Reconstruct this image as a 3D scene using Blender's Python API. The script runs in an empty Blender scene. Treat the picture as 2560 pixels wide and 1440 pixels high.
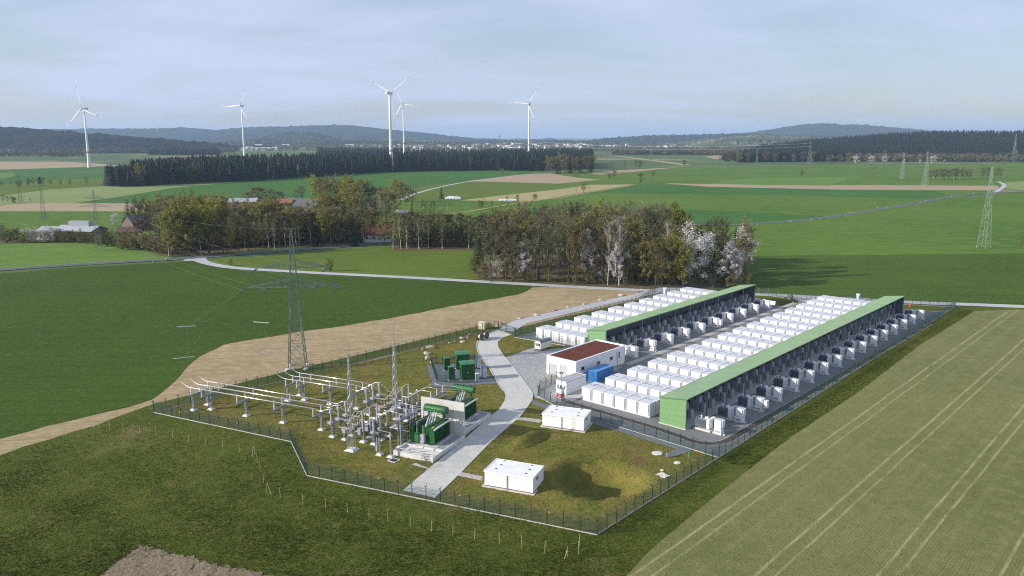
import bpy, bmesh, math, random
import numpy as np
from mathutils import Vector, Matrix
from mathutils.geometry import tessellate_polygon
rnd = random.Random(11)
SC = bpy.context.scene
COL = SC.collection
R = math.radians
PI = math.pi

# ------------------------------------------------------------------ camera
F = 28 / 36 * 2560
YH = 342.0
H = 55.0
PITCH = math.atan((720 - YH) / F)
cam_d = bpy.data.cameras.new('camera')
cam = bpy.data.objects.new('camera', cam_d)
COL.objects.link(cam)
cam.location = (0, 0, H)
cam.rotation_euler = (PI / 2 - PITCH, 0, 0)
cam_d.lens = 28
cam_d.sensor_width = 36
cam_d.clip_start = 1
cam_d.clip_end = 80000
SC.camera = cam
CP, SP = math.cos(PITCH), math.sin(PITCH)


def ray(x, y):
    a = (x - 1280) / F
    b = (720 - y) / F
    return (a, CP + b * SP, -SP + b * CP)


def G(x, y, z=0.0):
    """measured photo point -> world x, y on the level z"""
    d = ray(x, y)
    t = (z - H) / d[2]
    return (d[0] * t, d[1] * t)


def at_dist(x, y, dist):
    """world point on the ray of a measured photo point, dist metres out"""
    d = ray(x, y)
    t = dist / d[1]
    return (d[0] * t, dist, H + d[2] * t)


# site frame: u runs along the battery rows, v across them
OX, OY, UA = 14.812, 162.2, 0.839
UC, US = math.cos(UA), math.sin(UA)


def W(u, v):
    return (OX + u * UC + v * US, OY + u * US - v * UC)


# ------------------------------------------------------------------ ground relief
PIT = G(1512, 1196)
BERM = G(1322, 1103)


def relief(x, y):
    dx, dy = x - PIT[0], y - PIT[1]
    c, s = math.cos(R(25)), math.sin(R(25))
    a, b = dx * c + dy * s, -dx * s + dy * c
    b *= 1 + 0.012 * a
    r = math.sqrt((a / 8.6) ** 2 + (b / 8.2) ** 2) * (1 + 0.06 * math.sin(3 * math.atan2(b, a) + 1))
    z = 0.0
    if r < 1:
        steep = 0.34 if a < 0 else 0.62
        k = min(1.0, (1 - r) / steep)
        z = -2.7 * k * k * (3 - 2 * k)
    elif r < 1.5 and a < 3:
        k = (1.5 - r) / 0.5
        z = 0.55 * k * k * (3 - 2 * k) * min(1, (3 - a) / 3)
    dx, dy = x - BERM[0], y - BERM[1]
    c, s = math.cos(R(58)), math.sin(R(58))
    a, b = dx * c + dy * s, -dx * s + dy * c
    q = (a / 8.0) ** 2 + (b / (2.6 if b > 0 else 1.5)) ** 2
    if q < 1:
        z += 1.5 * (1 - q) ** 2
    return z


# ------------------------------------------------------------------ mesh builder
class MB:
    def __init__(s):
        s.v = []
        s.f = []
        s.m = []
        s.cm = 0

    def mat(s, i):
        s.cm = i
        return s

    def add(s, vs, fs):
        o = len(s.v)
        s.v.extend(vs)
        for f in fs:
            s.f.append(tuple(o + i for i in f))
            s.m.append(s.cm)

    def box(s, x0, x1, y0, y1, z0, z1):
        s.add([(x0, y0, z0), (x1, y0, z0), (x1, y1, z0), (x0, y1, z0), (x0, y0, z1), (x1, y0, z1), (x1, y1, z1), (x0, y1, z1)],
              [(0, 3, 2, 1), (4, 5, 6, 7), (0, 1, 5, 4), (1, 2, 6, 5), (2, 3, 7, 6), (3, 0, 4, 7)])
        return s

    def cbox(s, x0, x1, y0, y1, z0, z1, c=0.03):
        """box with chamfered vertical and top edges"""
        lo = [(x0 + c, y0), (x1 - c, y0), (x1, y0 + c), (x1, y1 - c), (x1 - c, y1), (x0 + c, y1), (x0, y1 - c), (x0, y0 + c)]
        hi = [(x0 + 2 * c, y0 + c), (x1 - 2 * c, y0 + c), (x1 - c, y0 + 2 * c), (x1 - c, y1 - 2 * c), (x1 - 2 * c, y1 - c), (x0 + 2 * c, y1 - c), (x0 + c, y1 - 2 * c), (x0 + c, y0 + 2 * c)]
        vs = [(a, b, z0) for a, b in lo] + [(a, b, z1 - c) for a, b in lo] + [(a, b, z1) for a, b in hi]
        fs = [tuple(range(7, -1, -1)), tuple(range(16, 24))]
        for k in range(8):
            n = (k + 1) % 8
            fs.append((k, n, 8 + n, 8 + k))
            fs.append((8 + k, 8 + n, 16 + n, 16 + k))
        s.add(vs, fs)
        return s

    def tube(s, p, q, r, r2=None, n=6, cap=True):
        p, q = Vector(p), Vector(q)
        if r2 is None:
            r2 = r
        d = q - p
        if d.length < 1e-6:
            return s
        d.normalize()
        a = d.orthogonal().normalized()
        b = d.cross(a)
        vs = []
        for c, rr in ((p, r), (q, r2)):
            for k in range(n):
                t = 2 * PI * k / n
                vs.append(tuple(c + (a * math.cos(t) + b * math.sin(t)) * rr))
        fs = [(k, (k + 1) % n, n + (k + 1) % n, n + k) for k in range(n)]
        if cap:
            fs.append(tuple(range(n - 1, -1, -1)))
            fs.append(tuple(range(n, 2 * n)))
        s.add(vs, fs)
        return s

    def bar(s, p, q, w, h=None):
        """square bar between two points"""
        if h is None:
            h = w
        p, q = Vector(p), Vector(q)
        d = (q - p)
        if d.length < 1e-6:
            return s
        d.normalize()
        up = Vector((0, 0, 1)) if abs(d.z) < 0.95 else Vector((0, 1, 0))
        a = d.cross(up).normalized() * (w / 2)
        b = a.cross(d).normalized() * (h / 2)
        vs = [tuple(c + e) for c in (p, q) for e in (-a - b, a - b, a + b, -a + b)]
        s.add(vs, [(3, 2, 1, 0), (4, 5, 6, 7), (0, 1, 5, 4), (1, 2, 6, 5), (2, 3, 7, 6), (3, 0, 4, 7)])
        return s

    def path(s, pts, r, n=5):
        for a, b in zip(pts, pts[1:]):
            s.tube(a, b, r, n=n, cap=False)
        return s

    def lathe(s, prof, n=12, c=(0, 0, 0), axis=2):
        """prof: list of (radius, height) turned about axis"""
        vs = []
        for r, h in prof:
            for k in range(n):
                t = 2 * PI * k / n
                a, b = r * math.cos(t), r * math.sin(t)
                if axis == 2:
                    vs.append((c[0] + a, c[1] + b, c[2] + h))
                elif axis == 0:
                    vs.append((c[0] + h, c[1] + a, c[2] + b))
                else:
                    vs.append((c[0] + b, c[1] + h, c[2] + a))
        fs = []
        m = len(prof)
        for j in range(m - 1):
            for k in range(n):
                n2 = (k + 1) % n
                fs.append((j * n + k, j * n + n2, (j + 1) * n + n2, (j + 1) * n + k))
        fs.append(tuple(range(n - 1, -1, -1)))
        fs.append(tuple((m - 1) * n + k for k in range(n)))
        s.add(vs, fs)
        return s

    def insulator(s, p, q, r, n=8, sheds=8):
        """ribbed insulator between two points"""
        p, q = Vector(p), Vector(q)
        for k in range(sheds):
            a = p.lerp(q, k / sheds)
            b = p.lerp(q, (k + 0.55) / sheds)
            c = p.lerp(q, (k + 1) / sheds)
            s.tube(a, b, r, r * 0.62, n=n, cap=True)
            s.tube(b, c, r * 0.6, r * 0.6, n=n, cap=False)
        return s

    def prism(s, poly, z0, z1):
        n = len(poly)
        vs = [(x, y, z0) for x, y in poly] + [(x, y, z1) for x, y in poly]
        ar = sum(poly[i][0] * poly[(i + 1) % n][1] - poly[(i + 1) % n][0] * poly[i][1] for i in range(n))
        if ar > 0:
            fs = [(k, (k + 1) % n, n + (k + 1) % n, n + k) for k in range(n)] + [tuple(range(n, 2 * n)), tuple(range(n - 1, -1, -1))]
        else:
            fs = [((k + 1) % n, k, n + k, n + (k + 1) % n) for k in range(n)] + [tuple(range(2 * n - 1, n - 1, -1)), tuple(range(n))]
        s.add(vs, fs)
        return s

    def xprism(s, prof, x0, x1):
        """profile in (y, z) pushed along x"""
        n = len(prof)
        vs = [(x0, y, z) for y, z in prof] + [(x1, y, z) for y, z in prof]
        fs = [(k, (k + 1) % n, n + (k + 1) % n, n + k) for k in range(n)] + [tuple(range(n, 2 * n)), tuple(range(n - 1, -1, -1))]
        s.add(vs, fs)
        return s

    def yprism(s, prof, y0, y1):
        """profile in (x, z) pushed along y"""
        n = len(prof)
        vs = [(x, y0, z) for x, z in prof] + [(x, y1, z) for x, z in prof]
        fs = [((k + 1) % n, k, n + k, n + (k + 1) % n) for k in range(n)] + [tuple(range(2 * n - 1, n - 1, -1)), tuple(range(n))]
        s.add(vs, fs)
        return s

    def mesh(s, name, mats, smooth=False):
        me = bpy.data.meshes.new(name)
        me.from_pydata(s.v, [], s.f)
        if not isinstance(mats, (list, tuple)):
            mats = [mats]
        for m in mats:
            me.materials.append(m)
        if len(mats) > 1:
            me.polygons.foreach_set('material_index', s.m)
        if smooth:
            me.polygons.foreach_set('use_smooth', [True] * len(me.polygons))
        me.update()
        return me

    def build(s, name, mats, parent=None, loc=None, rz=0.0, smooth=False):
        return link(name, s.mesh(name, mats, smooth), parent, loc, rz)


def link(name, me, parent=None, loc=None, rz=0.0):
    o = bpy.data.objects.new(name, me)
    COL.objects.link(o)
    if parent is not None:
        o.parent = parent
    if loc is not None:
        o.location = loc if len(loc) == 3 else (loc[0], loc[1], 0)
    if rz:
        o.rotation_euler = (0, 0, rz)
    return o


def tag(o, label=None, cat=None, group=None, kind=None):
    if label:
        o['label'] = label
    if cat:
        o['category'] = cat
    if group:
        o['group'] = group
    if kind:
        o['kind'] = kind
    return o


def thing(name, label, cat, loc=(0, 0, 0), rz=0.0, group=None):
    o = bpy.data.objects.new(name, None)
    o.empty_display_size = 0.2
    COL.objects.link(o)
    o.location = loc if len(loc) == 3 else (loc[0], loc[1], 0)
    o.rotation_euler = (0, 0, rz)
    return tag(o, label, cat, group)


KIDS = {}


def kids(o):
    return [c for c in COL_CHILD.get(o.name, [])]


COL_CHILD = {}


def index_children(o):
    """remember the children of a finished thing, for copying"""
    for c in o.children_recursive:
        COL_CHILD.setdefault(c.parent.name, [])
        if c not in COL_CHILD[c.parent.name]:
            COL_CHILD[c.parent.name].append(c)


def dup(root, loc, rz=None, label=None, group=None, scale=None):
    r = root.copy()
    COL.objects.link(r)
    r.location = loc if len(loc) == 3 else (loc[0], loc[1], 0)
    if rz is not None:
        r.rotation_euler = (0, 0, rz)
    if scale is not None:
        r.scale = scale if isinstance(scale, (tuple, list)) else (scale,) * 3
    if label:
        r['label'] = label
    if group:
        r['group'] = group
    for ch in COL_CHILD.get(root.name, []):
        c = ch.copy()
        COL.objects.link(c)
        c.parent = r
        for g in COL_CHILD.get(ch.name, []):
            d = g.copy()
            COL.objects.link(d)
            d.parent = c
    return r


ORD = ('first second third fourth fifth sixth seventh eighth ninth tenth eleventh twelfth thirteenth fourteenth fifteenth sixteenth '
       'seventeenth eighteenth nineteenth twentieth').split()
TENS = {2: 'twenty', 3: 'thirty', 4: 'forty', 5: 'fifty', 6: 'sixty', 7: 'seventy', 8: 'eighty', 9: 'ninety'}


def ordw(i):
    """0 -> first, 20 -> twenty-first"""
    if i < 20:
        return ORD[i]
    if (i + 1) % 10 == 0:
        return TENS[(i + 1) // 10][:-1] + 'ieth'
    return TENS[(i + 1) // 10] + '-' + ORD[(i + 1) % 10 - 1]


def sheet(name, poly, z, mat, grid=0.0, kind='structure'):
    """a level sheet over a world polygon; with grid it is cut finely and follows the relief"""
    bm = bmesh.new()
    vs = [bm.verts.new((x, y, 0)) for x, y in poly]
    f = bm.faces.new(vs)
    f.normal_update()
    if f.normal.z < 0:
        f.normal_flip()
    if grid:
        xs = [p[0] for p in poly]
        ys = [p[1] for p in poly]
        bmesh.ops.triangulate(bm, faces=bm.faces[:])
        for ax, lo, hi in ((0, min(xs), max(xs)), (1, min(ys), max(ys))):
            t = lo + grid
            while t < hi:
                co = [0, 0, 0]
                no = [0, 0, 0]
                co[ax] = t
                no[ax] = 1
                bmesh.ops.bisect_plane(bm, geom=bm.verts[:] + bm.edges[:] + bm.faces[:], plane_co=co, plane_no=no)
                t += grid
        for v in bm.verts:
            v.co.z = relief(v.co.x, v.co.y)
        for f in bm.faces:
            f.smooth = True
    me = bpy.data.meshes.new(name)
    bm.to_mesh(me)
    bm.free()
    me.materials.append(mat)
    o = link(name, me, None, (0, 0, z))
    o['kind'] = kind
    return o


def spline(pts, n=8):
    """Catmull-Rom through 2-D points"""
    out = []
    P = [pts[0]] + list(pts) + [pts[-1]]
    for i in range(1, len(P) - 2):
        p0, p1, p2, p3 = P[i - 1], P[i], P[i + 1], P[i + 2]
        for k in range(n):
            t = k / n
            out.append(tuple(0.5 * ((2 * p1[j]) + (-p0[j] + p2[j]) * t + (2 * p0[j] - 5 * p1[j] + 4 * p2[j] - p3[j]) * t * t + (-p0[j] + 3 * p1[j] - 3 * p2[j] + p3[j]) * t ** 3) for j in range(2)))
    out.append(tuple(pts[-1]))
    return out


def ribbon(center, width):
    """polygon of a band along a 2-D centre line; width a number or (start, end)"""
    n = len(center)
    L, Rr = [], []
    for i, p in enumerate(center):
        a = center[max(0, i - 1)]
        b = center[min(n - 1, i + 1)]
        d = Vector((b[0] - a[0], b[1] - a[1]))
        d.normalize()
        w = width if not isinstance(width, tuple) else width[0] + (width[1] - width[0]) * i / (n - 1)
        nx, ny = -d.y * w / 2, d.x * w / 2
        L.append((p[0] + nx, p[1] + ny))
        Rr.append((p[0] - nx, p[1] - ny))
    return L + Rr[::-1]


def inside(x, y, poly):
    c = False
    n = len(poly)
    j = n - 1
    for i in range(n):
        xi, yi = poly[i]
        xj, yj = poly[j]
        if (yi > y) != (yj > y) and x < (xj - xi) * (y - yi) / (yj - yi) + xi:
            c = not c
        j = i
    return c


# ------------------------------------------------------------------ materials
def srgb(r, g, b):
    f = lambda c: (c / 255 / 12.92) if c / 255 <= 0.04045 else ((c / 255 + 0.055) / 1.055) ** 2.4
    return (f(r), f(g), f(b), 1)


def nt(m):
    m.use_nodes = True
    return m.node_tree.nodes, m.node_tree.links, m.node_tree.nodes['Principled BSDF']


MATS = {}


def plain(name, col, rough=0.6, metal=0.0, var=0.08, scale=1.5, spec=0.4, bump=0.0, dirt=None, rndvar=0.0):
    """painted / metal / concrete surface with a little uneven colour"""
    if name in MATS:
        return MATS[name]
    m = bpy.data.materials.new(name)
    N, L, B = nt(m)
    B.inputs['Roughness'].default_value = rough
    B.inputs['Metallic'].default_value = metal
    B.inputs['Specular IOR Level'].default_value = spec
    geo = N.new('ShaderNodeNewGeometry')
    no = N.new('ShaderNodeTexNoise')
    no.inputs['Scale'].default_value = scale
    no.inputs['Detail'].default_value = 5
    no.inputs['Roughness'].default_value = 0.65
    L.new(geo.outputs['Position'], no.inputs['Vector'])
    mx = N.new('ShaderNodeMix')
    mx.data_type = 'RGBA'
    c = col if len(col) == 4 else (*col, 1)
    lo = tuple(max(0, x * (1 - var * 1.6)) for x in c[:3]) + (1,) if dirt is None else (*dirt[:3], 1)
    hi = tuple(x * (1 + var) for x in c[:3]) + (1,)
    mx.inputs[6].default_value = lo
    mx.inputs[7].default_value = hi
    rp = N.new('ShaderNodeValToRGB')
    rp.color_ramp.elements[0].position = 0.3 if dirt is None else 0.22
    rp.color_ramp.elements[1].position = 0.62 if dirt is None else 0.5
    L.new(no.outputs['Fac'], rp.inputs['Fac'])
    L.new(rp.outputs['Color'], mx.inputs[0])
    out = mx.outputs[2]
    if rndvar:
        oi = N.new('ShaderNodeObjectInfo')
        hs = N.new('ShaderNodeHueSaturation')
        mr = N.new('ShaderNodeMapRange')
        mr.inputs[3].default_value = 1 - rndvar
        mr.inputs[4].default_value = 1 + rndvar
        L.new(oi.outputs['Random'], mr.inputs[0])
        L.new(mr.outputs[0], hs.inputs['Value'])
        L.new(out, hs.inputs['Color'])
        out = hs.outputs['Color']
    L.new(out, B.inputs['Base Color'])
    if bump:
        bp = N.new('ShaderNodeBump')
        bp.inputs['Strength'].default_value = bump
        bp.inputs['Distance'].default_value = 0.05
        L.new(no.outputs['Fac'], bp.inputs['Height'])
        L.new(bp.outputs[0], B.inputs['Normal'])
    MATS[name] = m
    return m


def gained(k, cols):
    return [tuple(min(1.0, c[i] * k[i]) for i in range(3)) + (1,) for c in cols]


def ground(name, cols, big=0.03, mid=0.35, fine=3.0, stripes=(), bump=0.4, bdist=0.15, patch=None, rough=0.95, finebump=True, contrast=1.0):
    """earth, grass and crops: three noise sizes between cols[0..2]; stripes = (angle, period, share, strength, colour)"""
    m = bpy.data.materials.new(name)
    N, L, B = nt(m)
    B.inputs['Roughness'].default_value = rough
    B.inputs['Specular IOR Level'].default_value = 0.1
    geo = N.new('ShaderNodeNewGeometry')
    pos = geo.outputs['Position']

    def noise(scale, detail=4, r=0.6, vec=None, stretch=None):
        n = N.new('ShaderNodeTexNoise')
        n.inputs['Scale'].default_value = scale
        n.inputs['Detail'].default_value = detail
        n.inputs['Roughness'].default_value = r
        v = vec or pos
        L.new(v, n.inputs['Vector'])
        return n.outputs['Fac']

    def ramp(fac, a, b):
        rp = N.new('ShaderNodeMapRange')
        rp.inputs[1].default_value = a
        rp.inputs[2].default_value = b
        rp.clamp = True
        L.new(fac, rp.inputs[0])
        return rp.outputs[0]

    def mix(fac, a, b, mode='MIX'):
        mx = N.new('ShaderNodeMix')
        mx.data_type = 'RGBA'
        mx.blend_type = mode
        if isinstance(fac, float):
            mx.inputs[0].default_value = fac
        else:
            L.new(fac, mx.inputs[0])
        for s, c in ((6, a), (7, b)):
            if isinstance(c, tuple):
                mx.inputs[s].default_value = c if len(c) == 4 else (*c, 1)
            else:
                L.new(c, mx.inputs[s])
        return mx.outputs[2]
    n1 = noise(big, 3)
    n2 = noise(mid, 5, 0.65)
    n3 = noise(fine, 4, 0.7)
    w = 0.16 / contrast
    c = mix(ramp(n1, 0.5 - w, 0.5 + w), cols[0], cols[1])
    if len(cols) > 2:
        c = mix(ramp(n2, 0.46, 0.72), c, cols[2])
    dk = tuple(x * 0.55 for x in cols[0][:3]) + (1,)
    lt = tuple(min(1, x * 1.5) for x in cols[1][:3]) + (1,)
    f3 = ramp(n3, 0.5, 0.2)
    mul = N.new('ShaderNodeMath')
    mul.operation = 'MULTIPLY'
    mul.inputs[1].default_value = 0.75 * contrast
    L.new(f3, mul.inputs[0])
    c = mix(mul.outputs[0], c, dk)
    f4 = ramp(n3, 0.56, 0.8)
    mul = N.new('ShaderNodeMath')
    mul.operation = 'MULTIPLY'
    mul.inputs[1].default_value = 0.6 * contrast
    L.new(f4, mul.inputs[0])
    c = mix(mul.outputs[0], c, lt)
    if patch:
        scale, lo, hi, pc = patch
        c = mix(ramp(noise(scale, 4, 0.6), lo, hi), c, pc)
    hgt_extra = None
    for st in stripes:
        ang, per, share, stren, sc = st[:5]
        ph = st[5] if len(st) > 5 else 0.0
        sep = N.new('ShaderNodeVectorMath')
        sep.operation = 'DOT_PRODUCT'
        sep.inputs[1].default_value = (-math.sin(ang) / per, math.cos(ang) / per, 0)
        L.new(pos, sep.inputs[0])
        wob = N.new('ShaderNodeMath')
        wob.operation = 'MULTIPLY_ADD'
        L.new(noise(0.05 if per > 3 else 0.3, 2), wob.inputs[0])
        wob.inputs[1].default_value = min(0.15, 0.5 / per)
        pa = N.new('ShaderNodeMath')
        pa.operation = 'ADD'
        L.new(sep.outputs['Value'], pa.inputs[0])
        pa.inputs[1].default_value = ph
        L.new(pa.outputs[0], wob.inputs[2])
        fr = N.new('ShaderNodeMath')
        fr.operation = 'FRACT'
        L.new(wob.outputs[0], fr.inputs[0])
        ab = N.new('ShaderNodeMath')
        ab.operation = 'SUBTRACT'
        L.new(fr.outputs[0], ab.inputs[0])
        ab.inputs[1].default_value = 0.5
        ab2 = N.new('ShaderNodeMath')
        ab2.operation = 'ABSOLUTE'
        L.new(ab.outputs[0], ab2.inputs[0])
        msk = ramp(ab2.outputs[0], share * 0.5 + share * 0.35, share * 0.5 - share * 0.35)
        k = N.new('ShaderNodeMath')
        k.operation = 'MULTIPLY'
        L.new(msk, k.inputs[0])
        nz = ramp(noise(0.6 if per < 5 else 0.25, 3), 0.25, 0.6)
        k2 = N.new('ShaderNodeMath')
        k2.operation = 'MULTIPLY'
        k2.inputs[1].default_value = stren
        L.new(nz, k2.inputs[0])
        L.new(k2.outputs[0], k.inputs[1])
        c = mix(k.outputs[0], c, sc)
    L.new(c, B.inputs['Base Color'])
    if bump:
        bp = N.new('ShaderNodeBump')
        bp.inputs['Strength'].default_value = bump
        bp.inputs['Distance'].default_value = bdist
        if finebump:
            ad = N.new('ShaderNodeMath')
            ad.operation = 'MULTIPLY_ADD'
            L.new(n2, ad.inputs[0])
            ad.inputs[1].default_value = 1.4
            L.new(n3, ad.inputs[2])
            L.new(ad.outputs[0], bp.inputs['Height'])
        else:
            L.new(n2, bp.inputs['Height'])
        L.new(bp.outputs[0], B.inputs['Normal'])
    return m


def leafmat(name, col, col2, var=0.25, trans=0.25, rough=0.7):
    """foliage: colour varies over the crown and from tree to tree"""
    if name in MATS:
        return MATS[name]
    m = bpy.data.materials.new(name)
    N, L, B = nt(m)
    B.inputs['Roughness'].default_value = rough
    B.inputs['Specular IOR Level'].default_value = 0.15
    geo = N.new('ShaderNodeNewGeometry')
    no = N.new('ShaderNodeTexNoise')
    no.inputs['Scale'].default_value = 0.7
    no.inputs['Detail'].default_value = 3
    L.new(geo.outputs['Position'], no.inputs['Vector'])
    mr = N.new('ShaderNodeMapRange')
    mr.inputs[1].default_value = 0.35
    mr.inputs[2].default_value = 0.65
    L.new(no.outputs['Fac'], mr.inputs[0])
    mx = N.new('ShaderNodeMix')
    mx.data_type = 'RGBA'
    mx.inputs[6].default_value = (*col[:3], 1)
    mx.inputs[7].default_value = (*col2[:3], 1)
    L.new(mr.outputs[0], mx.inputs[0])
    oi = N.new('ShaderNodeObjectInfo')
    hs = N.new('ShaderNodeHueSaturation')
    m2 = N.new('ShaderNodeMapRange')
    m2.inputs[3].default_value = 1 - var
    m2.inputs[4].default_value = 1 + var
    L.new(oi.outputs['Random'], m2.inputs[0])
    L.new(m2.outputs[0], hs.inputs['Value'])
    m3 = N.new('ShaderNodeMapRange')
    m3.inputs[3].default_value = 0.485
    m3.inputs[4].default_value = 0.515
    L.new(oi.outputs['Random'], m3.inputs[0])
    L.new(m3.outputs[0], hs.inputs['Hue'])
    L.new(mx.outputs[2], hs.inputs['Color'])
    L.new(hs.outputs['Color'], B.inputs['Base Color'])
    if trans:
        tr = N.new('ShaderNodeBsdfTranslucent')
        L.new(hs.outputs['Color'], tr.inputs['Color'])
        ms = N.new('ShaderNodeMixShader')
        ms.inputs[0].default_value = trans
        L.new(B.outputs[0], ms.inputs[1])
        L.new(tr.outputs[0], ms.inputs[2])
        out = N['Material Output']
        L.new(ms.outputs[0], out.inputs['Surface'])
    MATS[name] = m
    return m


M_WHITE = plain('white_paint', (0.78, 0.79, 0.80), 0.45, var=0.05, scale=0.8, dirt=(0.66, 0.66, 0.65))
M_OFFWHITE = plain('off_white_paint', (0.70, 0.71, 0.70), 0.5, var=0.05)
M_RENDER = plain('white_render', (0.78, 0.78, 0.77), 0.85, var=0.05, scale=0.6, dirt=(0.66, 0.66, 0.64))
M_CREAM = plain('cream_paint', (0.66, 0.65, 0.58), 0.5, var=0.06)
M_GREYP = plain('grey_paint', (0.30, 0.32, 0.34), 0.5, var=0.08)
M_DGREY = plain('dark_grey_paint', (0.09, 0.095, 0.10), 0.5, var=0.1)
M_BLACK = plain('black_rubber', (0.02, 0.02, 0.022), 0.6)
M_GLASS = plain('dark_window_glass', (0.03, 0.035, 0.04), 0.12, var=0.05, spec=0.6)
M_GALV = plain('galvanised_steel', (0.38, 0.41, 0.45), 0.45, 0.6, var=0.1, scale=2.5)
M_STEEL = plain('grey_structural_steel', (0.24, 0.28, 0.34), 0.5, 0.3, var=0.1)
M_ALU = plain('bright_aluminium', (0.82, 0.80, 0.78), 0.25, 0.75, var=0.04)
M_INS = plain('grey_insulator', (0.36, 0.37, 0.40), 0.4, var=0.06)
M_INSW = plain('white_insulator', (0.58, 0.59, 0.61), 0.35, var=0.05)
M_INSB = plain('brown_insulator', (0.05, 0.025, 0.018), 0.3, var=0.1)
M_CONC = plain('concrete', (0.52, 0.51, 0.48), 0.9, var=0.12, scale=0.7, bump=0.15, dirt=(0.38, 0.37, 0.34))
M_CONCL = plain('light_concrete', (0.60, 0.59, 0.56), 0.9, var=0.1, scale=0.9, bump=0.1)
M_GREEN = plain('green_transformer_paint', (0.017, 0.098, 0.024), 0.4, var=0.15, scale=1.0)
M_GREENL = plain('green_cabinet_paint', (0.028, 0.15, 0.035), 0.45, var=0.12)
M_FENCE = plain('dark_green_fence_paint', (0.025, 0.070, 0.062), 0.5, var=0.1)
M_FENCED = plain('dark_fence_post_paint', (0.022, 0.034, 0.034), 0.5, var=0.1)
M_YEL = plain('yellow_warning_paint', (0.75, 0.45, 0.02), 0.5)
M_RED = plain('red_paint', (0.50, 0.035, 0.03), 0.5, var=0.08)
M_BLUE = plain('blue_container_paint', (0.035, 0.17, 0.42), 0.45, var=0.12, scale=1.0)
M_WOOD = plain('pale_stake_wood', (0.46, 0.38, 0.24), 0.9, var=0.15)
M_KERB = plain('kerb_concrete', srgb(182, 180, 174), 0.9, var=0.08)
M_STONE = plain('boulder_stone', (0.42, 0.37, 0.29), 0.95, var=0.25, scale=2.5, bump=0.6, rndvar=0.2)
M_PYLON = plain('weathered_pylon_steel', (0.20, 0.235, 0.215), 0.6, 0.2, var=0.12)
M_BARK = plain('brown_bark', (0.075, 0.058, 0.040), 0.95, var=0.3, scale=4)
M_BARKW = plain('birch_bark', (0.50, 0.47, 0.42), 0.9, var=0.25, scale=5)
# ------------------------------------------------------------------ light and sky
SUN_AZ = R(13)      # shadows run towards +X, turned this much to +Y
SUN_EL = R(22)
EXPOSURE = 0.42
sd = bpy.data.lights.new('sun', 'SUN')
sd.energy = 4.5
sd.angle = R(0.6)
sd.color = (1.0, 0.93, 0.83)
so = bpy.data.objects.new('sun', sd)
COL.objects.link(so)
so.location = (-80, -20, 120)
dirv = Vector((math.cos(SUN_AZ) * math.cos(SUN_EL), math.sin(SUN_AZ) * math.cos(SUN_EL), -math.sin(SUN_EL)))
so.rotation_euler = dirv.to_track_quat('-Z', 'Y').to_euler()

w = bpy.data.worlds.new('World')
SC.world = w
w.use_nodes = True
N, L = w.node_tree.nodes, w.node_tree.links
N.clear()
out = N.new('ShaderNodeOutputWorld')
bg = N.new('ShaderNodeBackground')
sky = N.new('ShaderNodeTexSky')
sky.sky_type = 'NISHITA'
sky.sun_disc = False
sky.sun_elevation = SUN_EL
# NISHITA: rotation 0 puts the sun at +Y, growing clockwise seen from above
sx, sy = -dirv.x, -dirv.y
sky.sun_rotation = math.atan2(sx, sy) % (2 * PI)
sky.altitude = 500
sky.air_density = 1.0
sky.dust_density = 1.2
sky.ozone_density = 1.5
tc = N.new('ShaderNodeTexCoord')
sep = N.new('ShaderNodeSeparateXYZ')
L.new(tc.outputs['Generated'], sep.inputs[0])


def mth(op, a, b=None, clamp=False):
    n = N.new('ShaderNodeMath')
    n.operation = op
    n.use_clamp = clamp
    for i, v in enumerate((a, b)):
        if v is None:
            continue
        if isinstance(v, (int, float)):
            n.inputs[i].default_value = v
        else:
            L.new(v, n.inputs[i])
    return n.outputs[0]


# thin high cloud: noise laid on a level deck high above the place
zz = mth('ADD', mth('MAXIMUM', sep.outputs['Z'], 0.0), 0.16)
cx = mth('DIVIDE', sep.outputs['X'], zz)
cy = mth('DIVIDE', sep.outputs['Y'], zz)
cmb = N.new('ShaderNodeCombineXYZ')
L.new(mth('MULTIPLY', cx, 0.34), cmb.inputs[0])
L.new(mth('MULTIPLY', cy, 0.62), cmb.inputs[1])
n1 = N.new('ShaderNodeTexNoise')
n1.inputs['Scale'].default_value = 0.75
n1.inputs['Detail'].default_value = 7
n1.inputs['Roughness'].default_value = 0.56
n1.inputs['Distortion'].default_value = 0.7
L.new(cmb.outputs[0], n1.inputs['Vector'])
n2 = N.new('ShaderNodeTexNoise')
n2.inputs['Scale'].default_value = 2.6
n2.inputs['Detail'].default_value = 6
n2.inputs['Distortion'].default_value = 1.2
L.new(cmb.outputs[0], n2.inputs['Vector'])
c1 = N.new('ShaderNodeMapRange')
c1.interpolation_type = 'SMOOTHSTEP'
c1.inputs[1].default_value = 0.40
c1.inputs[2].default_value = 0.60
L.new(mth('ADD', mth('MULTIPLY', n1.outputs['Fac'], 0.78), mth('MULTIPLY', n2.outputs['Fac'], 0.22)), c1.inputs[0])
fac = mth('ADD', mth('MULTIPLY', c1.outputs[0], 0.58), 0.38, True)
mx = N.new('ShaderNodeMix')
mx.data_type = 'RGBA'
L.new(fac, mx.inputs[0])
L.new(sky.outputs[0], mx.inputs[6])
mx.inputs[7].default_value = (5.3, 6.0, 7.9, 1)
L.new(mx.outputs[2], bg.inputs['Color'])
bg.inputs['Strength'].default_value = 0.088
L.new(bg.outputs[0], out.inputs['Surface'])

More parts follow.
